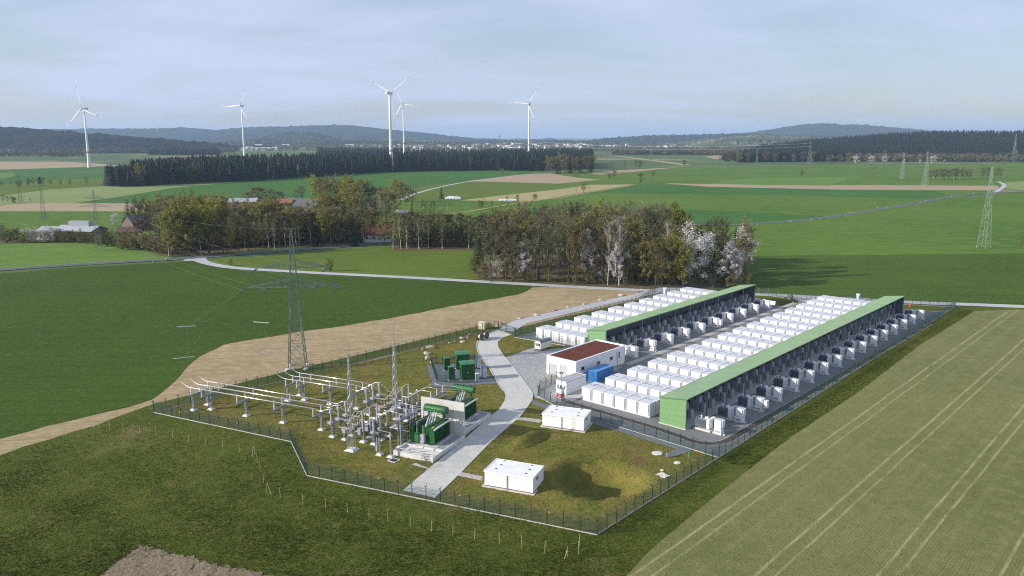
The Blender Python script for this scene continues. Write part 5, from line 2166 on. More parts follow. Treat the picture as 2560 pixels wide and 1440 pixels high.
    b.tube((-1.2, 0, 4.55), (1.2, 0, 4.45), 0.05, n=6)
    b.build('connecting_bar', M_ALU, t)
    b = MB()
    b.cbox(-1.9, -1.55, -0.2, 0.2, 0.7, 1.6, 0.03)
    b.bar((-1.72, 0, 0.0), (-1.72, 0, 3.2), 0.08)
    b.build('drive_box', M_INS, t)
    # portal at the transformer
    t = thing('cable_portal', 'blue-grey steel portal with insulators and black cables, beside the %s' % ('near transformer' if bay == 0 else 'transformer behind the wall'), 'steel portal', (*BW(18.2, 0, bay), 0.03), BA)
    for y in (-1.1, 4.3):
        b = MB()
        foot(b, 0, y, 0.6, 0.3)
        b.build('footing', M_CONCL, t)
        for s in (-0.25, 0.25):
            b = MB()
            b.box(s - 0.10, s + 0.10, y - 0.12, y + 0.12, 0.3, 4.85)
            b.build('column', M_STEEL, t)
    b = MB()
    for s in (-0.25, 0.25):
        b.box(s - 0.08, s + 0.08, -1.5, 4.9, 4.86, 5.08)
    for k in range(9):
        y = -1.3 + k * 0.75
        b.box(-0.169, 0.169, y - 0.14, y + 0.14, 4.98, 5.06)
    b.build('beam', M_STEEL, t)
    b = MB()
    for z in (1.0, 2.0, 3.2):
        b.bar((0.25, -1.0, z), (0.25, 4.2, z), 0.12)
    b.bar((0.3, -1.0, 3.2), (1.9, -1.0, 3.2), 0.12)
    b.bar((0.3, 4.2, 3.2), (1.9, 4.2, 3.2), 0.12)
    b.build('cross_member', M_STEEL, t)
    for y in (-1.0, 1.3, 3.6):
        b = MB()
        b.insulator((0, y, 5.09), (0, y, 6.3), 0.13, 8, 8)
        b.build('insulator', M_INSW, t)
    for k in range(6):
        b = MB()
        y = 0.2 + k * 0.6
        b.path([(0.3, y, 0.2), (0.3, y, 3.9), (0.5, y, 4.25), (2.4, y, 4.2 + 0.05 * (k % 3)), (3.2, y + 0.2, 4.0)], 0.07, 6)
        b.build('black_cable', M_BLACK, t)

    # ------------------------------------------------------------- power transformer
    tl = 'near' if bay == 0 else 'rear'
    ox, oy = 19.4, 0.4
    t = thing('oil_pit', 'low white concrete oil pit under the %s transformer' % ('near' if bay == 0 else 'walled-off'), 'concrete pit', (*BW(19.2, -4.8, bay), 0.03), BA)
    LB, LN = 8.0, 11.8
    b = MB()
    for q in ((0, LB, 0, 0.25), (0, LB, LN - 0.25, LN), (0, 0.25, 0.25, LN - 0.25), (LB - 0.25, LB, 0.25, LN - 0.25)):
        b.box(q[0], q[1], q[2], q[3], 0, 0.85)
    b.build('rim', M_CONCL, t)
    b = MB()
    b.box(0.25, LB - 0.25, 0.25, LN - 0.25, 0, 0.48)
    b.build('floor_slab', M_CONCL, t)
    b = MB()
    for k in range(4):
        y = 4.9 + k * 1.75
        b.box(5.9, 7.6, y, y + 1.6, 0.481, 0.56)
    b.build('grating', M_GREYP, t)
    b = MB()
    b.box(0.25, LB - 0.25, 3.85, 4.05, 0.481, 0.80)
    b.tube((0.3, 1.2, 0.95), (LB - 0.3, 1.2, 0.95), 0.05, n=6)
    b.build('kerb', M_CONC, t)
    t = thing('power_transformer', 'big dark green power transformer, %s' % ('the near one by the bent road' if bay == 0 else 'the one behind the concrete wall'), 'transformer', (*BW(ox, oy, bay), 0.51), BA)
    b = MB()
    b.cbox(1.1, 3.6, 0.6, 5.6, 0.25, 3.1, 0.06)
    b.cbox(0.9, 3.8, 0.5, 5.7, 3.101, 3.3, 0.04)
    for k in range(6):
        y = 0.9 + k * 0.85
        b.box(1.02, 1.099, y, y + 0.12, 0.3, 3.1)
        b.box(3.601, 3.68, y, y + 0.12, 0.3, 3.1)
    for k in range(2):
        x = 1.6 + k * 1.2
        b.box(x, x + 0.12, 0.52, 0.599, 0.3, 3.1)
    b.build('tank', M_GREEN, t)
    # radiators both sides: banks of thin vertical plates
    for side in (0, 1):
        for k in range(9):
            b = MB()
            y = 0.25 + k * 0.64
            x0, x1 = (-0.15, 0.85) if side == 0 else (3.85, 5.0)
            for q in range(6):
                b.box(x0, x1, y + q * 0.085, y + q * 0.085 + 0.03, 0.35, 3.15)
            b.box(x0 + 0.1, x1 - 0.1, y, y + 0.46, 3.151, 3.26)
            b.tube(((0.75 if side == 0 else 3.6), y + 0.22, 3.0), ((1.1 if side == 0 else 4.0), y + 0.22, 3.0), 0.08, n=6)
            b.build('radiator', M_GREEN, t)
    b = MB()
    b.box(5.001, 5.15, 0.1, 6.1, 3.0, 3.28)
    b.build('white_rail', M_WHITE, t)
    b = MB()
    b.box(4.3, 4.6, 0.3, 1.2, 3.30, 3.36)
    b.build('yellow_mark', M_YEL, t)
    # conservator drum along b, above the back end
    b = MB()
    b.lathe([(0.15, -2.3), (0.72, -2.3), (0.72, -2.18), (0.68, -2.16), (0.68, 2.16), (0.72, 2.18), (0.72, 2.3), (0.15, 2.3)], 22, (2.9, 4.6, 5.35), 0)
    b.build('oil_drum', M_GREENL, t, smooth=False)
    b = MB()
    b.box(0.9, 4.9, 4.5, 4.7, 6.05, 6.12)
    for k in range(7):
        b.box(1.0 + k * 0.6, 1.05 + k * 0.6, 4.3, 4.9, 6.04, 6.13)
    for x in (1.3, 4.4):
        b.bar((x, 4.6, 3.3), (x, 4.6, 4.7), 0.2)
        b.bar((x, 5.4, 3.2), (x, 4.8, 4.7), 0.12)
    b.build('drum_support', M_GREEN, t)
    b = MB()
    b.lathe([(0.5, 0), (0.55, 0.02), (0.55, 0.05), (0.1, 0.06)], 20, (5.202, 4.6, 5.35), 0)
    b.build('drum_lid', M_DGREY, t)
    for k in range(4):
        y = 0.9 + k * 1.05
        b = MB()
        b.lathe([(0.22, 0), (0.22, 0.3), (0.16, 0.35)], 10, (3.0, y, 3.3))
        b.insulator((3.0, y, 3.65), (3.45, y + 0.12, 5.25 - (0.25 if k == 0 else 0)), 0.15, 10, 12)
        b.tube((3.45, y + 0.12, 5.25 - (0.25 if k == 0 else 0)), (3.5, y + 0.13, 5.45 - (0.25 if k == 0 else 0)), 0.05, n=6)
        b.build('bushing', M_INSW, t)
    b = MB()
    for k in range(6):
        y = 0.8 + k * 0.75
        b.lathe([(0.18, 0), (0.2, 0.1), (0.2, 0.4), (0.1, 0.5)], 8, (1.6, y, 3.3))
    b.path([(1.5, 0.4, 3.6), (1.5, 2.5, 3.9), (1.5, 4.0, 4.2), (2.2, 4.6, 4.7)], 0.10, 6)
    b.build('top_fitting', M_GREEN, t)
    b = MB()
    b.cbox(1.05, 2.0, -0.25, 0.4, 0.55, 2.15, 0.04)
    b.build('green_control_box', M_GREENL, t)
    b = MB()
    b.cbox(2.35, 3.2, -0.45, 0.3, 0.55, 2.05, 0.04)
    gb = b.build('grey_control_box', M_INS, t)
    b = MB()
    b.box(2.5, 2.6, -0.48, -0.451, 1.0, 1.7)
    b.build('slot', M_BLACK, gb)
    b = MB()
    b.tube((1.5, 0.1, 2.15), (1.5, 0.1, 4.1), 0.08, n=8)
    b.path([(1.5, 0.1, 4.1), (1.7, 0.3, 4.3), (2.0, 2.0, 4.35)], 0.07, 6)
    b.tube((2.8, 0.0, 2.05), (2.8, 0.0, 3.7), 0.06, n=8)
    b.build('pipe', M_INS, t)
    for q, yq in enumerate((-1.0, 1.3, 3.6)):
        p0 = BW(18.2, yq, bay)
        pb = BW(ox + 3.5, oy + 0.9 + (q + 1) * 1.05 + 0.13, bay)
        mid = ((p0[0] + pb[0]) / 2, (p0[1] + pb[1]) / 2)
        pa = BW(16.4, yq, bay)
        lead('thick conductor from portal to green transformer, %s, %s' % (PHW[q], bw), [(*pa, 6.5), (*p0, 6.38), (mid[0], mid[1], 6.25), (pb[0], pb[1], 5.98)], 0.04)

# concrete fire wall between the transformers
t = thing('fire_wall', 'tall grey concrete fire wall between the two green transformers', 'wall', (*BW(17.8, 7.15), 0.03), BA)
for k in range(4):
    b = MB()
    b.box(k * 2.3 + 0.01, k * 2.3 + 2.29, 0, 0.32, 0, 6.9)
    b.build('concrete_panel', M_CONC, t)
# folding steps at the pit
t = thing('scaffold_steps', 'small grey metal steps leaning on the white pit rim', 'steps', (*BW(25.2, -5.5), 0.1), BA + 0.2)
for x in (0.0, 1.3):
    b = MB()
    b.bar((x, 0.0, 0), (x, 0.7, 1.3), 0.05)
    b.bar((x, 1.1, 0), (x, 0.75, 1.3), 0.05)
    b.build('side_frame', M_GALV, t)
b = MB()
for k in range(5):
    b.box(0.04, 1.26, 0.10 + k * 0.12, 0.26 + k * 0.12, 0.22 + k * 0.23, 0.25 + k * 0.23)
b.build('tread', M_GALV, t)['kind'] = 'thing'


# lightning masts
def mast(label, p, hgt, ang):
    t = thing('lightning_mast', label, 'mast', (*p, 0.03), ang, 'lightning masts')
    b = MB()
    foot(b, 0, 0, 1.15, 0.32)
    b.build('footing', M_CONCL, t)
    b = MB()
    hl = hgt * 0.84
    nseg = 15
    w0, w1 = 0.52, 0.13
    prev = None
    for k in range(nseg + 1):
        f = k / nseg
        w_ = w0 + (w1 - w0) * f
        z = 0.3 + (hl - 0.3) * f
        ring = [Vector((sx * w_, sy * w_, z)) for sx, sy in ((-1, -1), (1, -1), (1, 1), (-1, 1))]
        if prev:
            for q in range(4):
                b.bar(prev[q], ring[q], 0.07 if k < 9 else 0.055)
                r2 = (q + 1) % 4
                if (k + q) % 2:
                    b.bar(prev[q], ring[r2], 0.034)
                else:
                    b.bar(prev[r2], ring[q], 0.034)
                if k % 5 == 0:
                    b.bar(ring[q], ring[r2], 0.06)
        prev = ring
    b.build('lattice', M_GALV, t)
    b = MB()
    b.tube((0, 0, hl - 0.2), (0, 0, hgt), 0.08, 0.03, n=6)
    b.build('rod', M_GALV, t)
    b = MB()
    for k in range(16):
        z = 1.5 + k * 0.9
        b.bar((0.5 - 0.022 * k, 0.5 - 0.022 * k, z), (0.8 - 0.022 * k, 0.8 - 0.022 * k, z), 0.03)
    b.build('climbing_rung', M_GALV, t)['kind'] = 'thing'
    return t


mast('slim lattice lightning mast beside the front row of breakers', G(880, 1125), 20.3, BA)
mast('slim lattice lightning mast behind the near transformer', BW(12.2, 7.0), 20.6, BA)
# ------------------------------------------------------------------ lattice pylons
def lattice_tower(t, hgt, w0, w1, wtop, waist, nseg, mat, mw=0.16, bw=0.09):
    """four-legged tower body; half-width w0 at the ground, w1 at the waist, wtop at the top"""
    b = MB()
    prev = None
    z = 0.0
    zs = []
    # panels shrink upwards
    tot = sum(0.93 ** k for k in range(nseg))
    for k in range(nseg + 1):
        zs.append(hgt * sum(0.93 ** q for q in range(k)) / tot)
    for k, z in enumerate(zs):
        if z < waist:
            w_ = w0 + (w1 - w0) * z / waist
        else:
            w_ = w1 + (wtop - w1) * (z - waist) / (hgt - waist)
        ring = [Vector((sx * w_, sy * w_, z)) for sx, sy in ((-1, -1), (1, -1), (1, 1), (-1, 1))]
        if prev:
            for q in range(4):
                r2 = (q + 1) % 4
                b.bar(prev[q], ring[q], mw if z < hgt * 0.7 else mw * 0.75)
                if k <= 2:
                    b.bar(prev[q], ring[r2], bw)
                    b.bar(prev[r2], ring[q], bw)
                    m = (prev[q] + prev[r2] + ring[q] + ring[r2]) / 4
                    b.bar(prev[q].lerp(ring[q], 0.5), m, bw * 0.7)
                    b.bar(prev[r2].lerp(ring[r2], 0.5), m, bw * 0.7)
                else:
                    if (k + q) % 2:
                        b.bar(prev[q], ring[r2], bw)
                    else:
                        b.bar(prev[r2], ring[q], bw)
                if k in (2, 3) or k % 4 == 0:
                    b.bar(ring[q], ring[r2], bw)
        prev = ring
    return b.build('lattice_body', mat, t)


def crossarm(t, z, half, w, mat, dz=2.2, th=0.10, nm='crossarm'):
    """tapering truss arm along local x, both sides"""
    out = []
    for s in (-1, 1):
        b = MB()
        tip = Vector((s * half, 0, z))
        n = 6
        for sy in (-1, 1):
            base = Vector((s * w, sy * w, z))
            top = Vector((s * w * 0.9, sy * w * 0.9, z + dz * 0.85))
            b.bar(base, tip, th)
            b.bar(top, tip, th)
            pl = base
            for k in range(1, n):
                f = k / n
                lo = base.lerp(tip, f)
                hi = top.lerp(tip, f)
                b.bar(lo, hi, th * 0.6)
                b.bar(pl, hi, th * 0.5)
                pl = lo
        for k in range(n):
            f, f2 = k / n, (k + 1) / n
            a = Vector((s * w, -w, z)).lerp(tip, f)
            c = Vector((s * w, w, z)).lerp(tip, f2)
            b.bar(a, c, th * 0.5)
            a = Vector((s * w, w, z)).lerp(tip, f)
            b.bar(a, Vector((a.x, -a.y, a.z)), th * 0.5)
        out.append(b.build(nm, mat, t))
    return out


M_INSP = plain('dark_glass_insulator', (0.10, 0.11, 0.11), 0.3)
PX, PY = G(745, 919)
PANG = R(8)
t = thing('lattice_pylon', 'tall lattice pylon at the corner of the switchyard, two crossarms', 'pylon', (PX, PY, 0.0), PANG)
lattice_tower(t, 33.8, 2.05, 0.95, 0.18, 17.5, 17, M_PYLON, 0.19, 0.085)
b = MB()
for sx in (-1, 1):
    for sy in (-1, 1):
        b.lathe([(0.65, -0.1), (0.65, 0.35), (0.5, 0.5)], 12, (sx * 2.08, sy * 2.08, 0))
b.build('footing', M_CONC, t)
for z, half, nin in ((24.6, 8.2, (1.0,)), (20.0, 10.8, (1.0, 0.52))):
    arms = crossarm(t, z, half, 0.75, M_PYLON, 2.2, 0.11)
    for s, arm in zip((-1, 1), arms):
        for f in nin:
            x = s * half * f
            for dx in (-0.18, 0.18):
                b = MB()
                b.insulator((x + dx, -0.1, z - 0.1), (x - 1.3 + dx, -1.9, z - 0.95), 0.13, 7, 12)
                b.build('insulator_string', M_INSP, arm)
b = MB()
b.bar((-1.2, 0, 33.75), (1.2, 0, 33.75), 0.14)
b.build('top_arm', M_PYLON, t)


def pylon(label, base, hgt, w0, arms, ang, mw, group='lattice pylons in the fields', mat=None):
    mat = mat or M_PYLON
    t = thing('lattice_pylon', label, 'pylon', (*base, 0.0), ang, group)
    mw *= 0.45
    lattice_tower(t, hgt, w0, w0 * 0.42, 0.22, hgt * 0.6, 13, mat, mw, mw * 0.6)
    for z, half in arms:
        crossarm(t, z, half, 0.6, mat, 1.6, mw * 0.7)
    return t


M_PYL2 = plain('pale_pylon_steel', (0.24, 0.31, 0.26), 0.6, 0.2, var=0.1)
pylon('pylon in front of the barns, two spread crossarms', G(247, 626), 29.5, 1.5, ((25.5, 5.2), (21.5, 8.0)), R(4), 0.20)
pylon('thin pylon in the green field behind the barns', G(110, 549), 26, 1.4, ((22.5, 5.0),), R(20), 0.22)
pylon('faint distant pylon at the edge of the thin grass', G(52, 506), 25, 1.3, ((22, 4.5),), R(20), 0.24)
pylon('leaning tall narrow pylon in the green crop field by the side road', G(2459, 620), 40.5, 2.3, (), R(30), 0.24, mat=M_PYL2)
pylon('narrow pylon beside the brown strip and the tree group', G(2312, 466), 39, 2.6, ((35, 3.0),), R(30), 0.36, mat=M_PYL2)
pylon('narrow pylon beyond the brown strip, left of its taller neighbour', G(2255, 448), 34, 2.6, ((31, 3.0),), R(30), 0.34, mat=M_PYL2)
pylon('pylon against the dark wooded hill', G(2023, 411), 46, 3.8, ((42, 4), (36, 5.5)), R(10), 0.5, mat=M_PYL2)
pylon('pylon beside the pale dirt track towards the town', G(1627, 411), 46, 3.6, ((41, 5.5),), R(10), 0.5, mat=M_PYL2)
pylon('faint pylon near the field oaks', G(1891, 420), 34, 2.6, ((30, 4),), R(10), 0.36, mat=M_PYL2)
pylon('tall pylon rising over the spruce wood before the town', at_dist(1249, 380, 2100)[:2], 62, 3.0, ((56, 7), (48, 9)), R(-20), 0.8, mat=M_PYL2)
pylon('pylon on the wooded ridge at the picture edge', at_dist(2536, 380, 1900)[:2], 62, 3.5, ((56, 7), (47, 9)), R(25), 0.6, mat=M_PYL2)
pylon('thin pylon before the lone turbine', at_dist(212, 400, 1500)[:2], 40, 2.5, ((36, 5),), R(25), 0.3, mat=M_PYL2)

# overhead wires
M_WIRE = plain('pale_wire', (0.42, 0.43, 0.43), 0.5, 0.4)


def wire(label, a, c, sag, r, n=24, group='overhead wires'):
    b = MB()
    a, c = Vector(a), Vector(c)
    pts = []
    for k in range(n + 1):
        f = k / n
        p = a.lerp(c, f)
        p.z -= sag * 4 * f * (1 - f)
        pts.append(tuple(p - Vector((a.x, a.y, 0))))
    b.path(pts, r, 4)
    return tag(b.build('overhead_wire', M_WIRE, None, (a.x, a.y, 0)), label, 'wire', group)


gx0, gy0 = G(247, 626)
for k, (ax, az, bx, bz) in enumerate(((-8, 21.2, -11.2, 19.3), (-4.2, 21.2, -5.8, 19.3), (4.2, 21.2, 5.8, 19.3), (8, 21.2, 11.2, 19.3), (-5.2, 25.2, -8.6, 23.9), (5.2, 25.2, 8.6, 23.9), (0, 29.4, 0, 33.7))):
    wire('thin overhead wire to the corner pylon, %s of its bundle' % ordw(k), (gx0 + ax, gy0, az), (PX + bx * math.cos(PANG), PY + bx * math.sin(PANG), bz), 4.5, 0.008)
p1 = at_dist(1249, 350, 2100)
p2 = at_dist(560, 372, 1900)
for k, (z0, z1) in enumerate(((55, 36), (47, 29))):
    wire('pale sagging cable running over the spruce wood, %s' % ('upper' if k == 0 else 'lower'), (p1[0], p1[1], z0 - 5), (p2[0], p2[1], z1), 9, 0.20, 40)
    q = at_dist(2023, 350, 1610)
    wire('pale distant cable from the ridge-side pylon to the town, %s' % ('upper' if k == 0 else 'lower'), (p1[0], p1[1], z0 - 5), (q[0], q[1], 42 - 6 * k), 12, 0.07, 40)
    q2 = at_dist(2536, 350, 1900)
    wire('pale cable along the wooded hill, %s' % ('upper' if k == 0 else 'lower'), (q[0], q[1], 42 - 6 * k), (q2[0], q2[1], 55 - 8 * k), 12, 0.07, 40)

# leads hanging from the corner pylon with spacer rods, seen against the crop
for k, (p, hgt, ang, ln) in enumerate((((466, 816), 7.0, 12, 4.6), ((653, 806), 8.5, -15, 4.4), ((459, 894), 6.0, 25, 4.6), ((683, 880), 6.0, 20, 4.8))):
    x, y = G(*p, hgt)
    b = MB()
    a = R(ang)
    b.tube((-ln / 2 * math.cos(a), -ln / 2 * math.sin(a), hgt), (ln / 2 * math.cos(a), ln / 2 * math.sin(a), hgt), 0.09, n=6)
    tag(b.build('spacer_rod', M_INSW, None, (x, y, 0)), ('pale rod hanging in the air over the crop, farthest from the pylon', 'pale rod hanging in the air closest to the pylon arms', 'pale rod hanging over the crop edge', 'pale rod hanging over the soil beside the pylon foot')[k], 'spacer rod', 'hanging rods')
    # the drop wires that carry it down to the switchyard leads
    bay = 0 if k in (0, 2) else 1
    e = (ST_A if bay == 0 else ST_B)[0] - 2.9
    q_ = BW(e - 3.0, (0.3 if k < 2 else -PH + 0.3), bay)
    sx = (-11.0, -5.8, -8.6, 5.8)[k]
    s = (PX + sx * math.cos(PANG) - 1.3, PY + sx * math.sin(PANG) - 1.9, 19.0 if k != 2 else 23.6)
    b = MB()
    b.path([(s[0] - x, s[1] - y, s[2]), (0, 0, hgt), (q_[0] - x, q_[1] - y, 5.9)], 0.008, 4)
    tag(b.build('drop_wire', M_WIRE, None, (x, y, 0)), ('thin drop wire past the rod farthest from the pylon', 'thin drop wire past the rod closest to the pylon arms', 'thin drop wire past the rod at the crop edge', 'thin drop wire past the rod by the pylon foot')[k], 'wire', 'drop wires')

# ------------------------------------------------------------------ wind turbines
M_TURB = plain('turbine_white', (0.78, 0.79, 0.80), 0.4, var=0.03, scale=0.1)
M_TRED = plain('turbine_red_band', (0.60, 0.12, 0.06), 0.5)


def turbine(label, p, hub, Rb, yaw, roll, rear, rings=(0.27,), w0=3.6, ch=0.8):
    """yaw: turn of the rotor axis from pointing at -y; rear: rotor on the far side"""
    t = thing('wind_turbine', label, 'wind turbine', (p[0], p[1], 0.0), 0, 'wind turbines')
    b = MB()
    zz_ = (0, 0.02, 0.12, 0.3, 0.6, 1.0)
    rr_ = (w0, w0 * 0.95, w0 * 0.78, w0 * 0.60, w0 * 0.48, w0 * 0.34)
    b.lathe([(r, z * (hub - 2)) for r, z in zip(rr_, zz_)], 24)
    tw = b.build('tower', M_TURB, t, smooth=True)
    for f in rings:
        b = MB()
        r = np.interp(f, zz_, rr_) + 0.04
        b.lathe([(r, f * hub - 1.3), (r - 0.01, f * hub + 1.3)], 24)
        b.build('red_band', M_TRED, tw, smooth=True)
    hd = bpy.data.objects.new('nacelle', None)
    COL.objects.link(hd)
    hd.parent = t
    hd.location = (0, 0, hub)
    hd.rotation_euler = (0, 0, yaw)
    b = MB()
    b.cbox(-1.9, 1.9, -3.2, 7.5, -1.7, 1.9, 0.5)
    b.build('nacelle_housing', M_TURB, hd)
    b = MB()
    b.box(-1.91, 1.91, 4.5, 6.2, -1.71, 1.91)
    b.build('red_band', M_TRED, hd)
    b = MB()
    b.lathe([(0.3, -6.6), (1.2, -6.2), (1.7, -5.2), (1.8, -3.6)], 16, (0, 0, 0), 1)
    b.build('spinner', M_TURB, hd, smooth=True)
    for k in range(3):
        a = roll + k * 2 * PI / 3
        b = MB()
        # blade along local +z before turning: chord in x, thin in y
        st = ((0.03, 1.0, 0.9), (0.10, 1.5, 0.7), (0.20, 2.1, 0.45), (0.4, 1.6, 0.3), (0.7, 1.0, 0.2), (0.92, 0.55, 0.12), (1.0, 0.12, 0.05))
        rows = []
        for f, c, th_ in st:
            z = f * Rb
            c *= ch
            rows.append([(-c * 0.35, 0, z), (0, -th_, z), (c, 0, z), (0, th_, z)])
        vs = [v for r_ in rows for v in r_]

        def turn(v):
            x, y, z = v
            return (x * math.cos(a) + z * math.sin(a), y - 5.0 - 0.02 * z, -x * math.sin(a) + z * math.cos(a))
        n = len(rows)
        for i in range(n - 1):
            b.mat(1 if i in (4,) else 0)
            q0, q1 = [turn(v) for v in rows[i]], [turn(v) for v in rows[i + 1]]
            if i == 4:
                q1 = [tuple(u + (w_ - u) * 0.55 for u, w_ in zip(m0, m1)) for m0, m1 in zip(q0, q1)]
                b.add(q0 + q1, [(j, (j + 1) % 4, 4 + (j + 1) % 4, 4 + j) for j in range(4)])
                q0, q1 = q1, [turn(v) for v in rows[i + 1]]
                b.mat(0)
            b.add(q0 + q1, [(j, (j + 1) % 4, 4 + (j + 1) % 4, 4 + j) for j in range(4)])
        b.build('blade', [M_TURB, M_TRED], hd)
    return t


turbine('wind turbine standing alone in the fields by the town hills', G(224, 420), 104, 51, R(-20), R(-10), False)
x_, y_, _ = at_dist(612, 400, 1900)
turbine('wind turbine over the left end of the spruce wood, blade pointing up', (x_, y_), 126, 52, R(-22), R(27), False)
turbine('tallest wind turbine standing on the field in front of the spruce wood', G(979, 429), 123, 55, R(148), R(-176), True, w0=4.4, ch=0.45)
x_, y_, _ = at_dist(1011, 400, 2150)
turbine('wind turbine behind the tallest one, partly hidden by its tower', (x_, y_), 139, 49, R(-22), R(-25), False)
x_, y_, _ = at_dist(1322, 400, 1950)
turbine('wind turbine at the town end of the spruce wood', (x_, y_), 132, 52, R(-22), R(35), False)
# ------------------------------------------------------------------ trees
L_BARE = leafmat('bare_twigs', srgb(120, 112, 90), srgb(110, 106, 76), 0.22, 0.0)
L_BUD = leafmat('budding_leaves', srgb(126, 124, 60), srgb(144, 130, 70), 0.25, 0.25)
L_YEL = leafmat('yellow_green_leaves', srgb(154, 148, 62), srgb(130, 132, 54), 0.2, 0.3)
L_BIRCH = leafmat('birch_leaves', srgb(128, 122, 72), srgb(116, 120, 62), 0.22, 0.25)
L_GREEN = leafmat('fresh_leaves', srgb(86, 106, 44), srgb(104, 118, 50), 0.2, 0.3)
L_BLOS = leafmat('white_blossom', (0.70, 0.68, 0.66), (0.62, 0.59, 0.58), 0.08, 0.25)
L_SPR = leafmat('spruce_needles', srgb(20, 26, 19), srgb(29, 36, 25), 0.3, 0.0)
L_PINE = leafmat('pine_needles', srgb(58, 74, 54), srgb(74, 88, 62), 0.2, 0.0)
L_GREYT = leafmat('pale_bare_twigs', srgb(156, 148, 138), srgb(140, 132, 120), 0.15, 0.0)
L_RUST = leafmat('rusty_buds', srgb(122, 110, 84), srgb(112, 104, 72), 0.2, 0.1)


def tree_meshes(seed, Ht, Rc, base, leaf, twig, bark, nprim=18, rise=45, droop=0.0, prof='round', nleaf=1400, lsize=0.34, ntwig=900, r0=0.28, spread=1.0, stems=1):
    rr = random.Random(seed)
    tb, cb = MB(), MB()

    def width(f):
        if prof == 'cone':
            return max(0.06, (1 - f) ** 0.8)
        if prof == 'egg':
            return max(0.08, math.sin(PI * min(1, f * 0.92 + 0.10)) ** 0.7)
        return max(0.08, math.sqrt(max(0, 1 - (2 * f - 0.9) ** 2 * 0.75)) * (0.72 + 0.28 * math.sin(PI * f)))
    ends = []
    for st in range(stems):
        lean = Vector((rr.uniform(-1, 1), rr.uniform(-1, 1), 0)) * (0.04 if stems == 1 else 0.16)
        pts = []
        n = 7
        off = Vector((0, 0, 0))
        for k in range(n + 1):
            f = k / n
            off += Vector((rr.uniform(-1, 1), rr.uniform(-1, 1), 0)) * Ht * 0.008
            pts.append(Vector((0, 0, 0)) + lean * Ht * f + off + Vector((0, 0, Ht * 0.95 * f)))
        for k in range(n):
            ra, rb = r0 * (1 - 0.9 * k / n), r0 * (1 - 0.9 * (k + 1) / n)
            tb.tube(pts[k], pts[k + 1], ra, rb, n=6, cap=(k == 0))

        def on_trunk(f):
            q = f * n
            i = min(n - 1, int(q))
            return pts[i].lerp(pts[i + 1], q - i)
        az = rr.uniform(0, 6)
        for k in range(nprim):
            f = k / (nprim - 1)
            zf = base + (0.97 - base) * f
            p = on_trunk(zf)
            az += 2.4 + rr.uniform(-0.4, 0.4)
            el = R(rise + rr.uniform(-14, 14) + 22 * f)
            ln = Rc * width(f) * rr.uniform(0.75, 1.2) / max(0.35, math.cos(el)) * 0.9
            ln = min(ln, Rc * 1.7)
            d = Vector((math.cos(az) * math.cos(el), math.sin(az) * math.cos(el), math.sin(el)))
            q1 = p + d * ln * 0.5
            d2 = (d + Vector((0, 0, 0.25 - droop))).normalized()
            q2 = q1 + d2 * ln * 0.5
            rb = r0 * 0.38 * (1 - 0.6 * f)
            tb.tube(p, q1, rb, rb * 0.6, n=4, cap=False)
            tb.tube(q1, q2, rb * 0.6, rb * 0.2, n=3, cap=False)
            for s in range(5):
                f2 = rr.uniform(0.25, 1.0)
                a = p.lerp(q1, f2 * 2) if f2 < 0.5 else q1.lerp(q2, f2 * 2 - 1)
                e = (d2 + Vector((rr.uniform(-1, 1), rr.uniform(-1, 1), rr.uniform(-0.5, 0.8) - droop * 1.2)) * 0.9).normalized()
                l2 = ln * rr.uniform(0.22, 0.45)
                c = a + e * l2
                tb.tube(a, c, rb * 0.35, rb * 0.1, n=3, cap=False)
                ends.append((a, c, e, l2))
            ends.append((q1, q2, d2, ln * 0.4))
    m = len(ends)
    # fine twigs: slim triangles
    for k in range(ntwig):
        a, c, e, l2 = ends[k % m]
        p = a.lerp(c, rr.uniform(0.2, 1.0))
        d = (e * 0.6 + Vector((rr.uniform(-1, 1), rr.uniform(-1, 1), rr.uniform(-0.7, 1.0) - droop * 1.6))).normalized()
        ln = rr.uniform(0.7, 1.5) * (0.5 + 0.1 * Rc)
        sd = d.orthogonal().normalized() * rr.uniform(0.03, 0.055)
        q = p + d * ln
        cb.mat(1)
        cb.add([tuple(p - sd), tuple(p + sd), tuple(q)], [(0, 1, 2)])
    cb.mat(0)
    for k in range(nleaf):
        a, c, e, l2 = ends[rr.randrange(m)]
        p = a.lerp(c, rr.uniform(0.3, 1.1)) + Vector((rr.gauss(0, 1), rr.gauss(0, 1), rr.gauss(0, 0.8) - droop)) * (0.34 * spread * max(0.5, Rc * 0.2))
        if p.z < 0.3:
            p.z = 0.3 + rr.random()
        u = Vector((rr.uniform(-1, 1), rr.uniform(-1, 1), rr.uniform(-0.6, 0.6))).normalized()
        w_ = u.cross(Vector((rr.uniform(-1, 1), rr.uniform(-1, 1), rr.uniform(0.2, 1)))).normalized()
        s = lsize * rr.uniform(0.6, 1.3)
        u, w_ = u * s, w_ * s * 0.6
        cb.add([tuple(p - u), tuple(p + w_), tuple(p + u), tuple(p - w_)], [(0, 1, 2, 3)])
    return tb.mesh('trunk', bark), cb.mesh('crown', [leaf, twig])


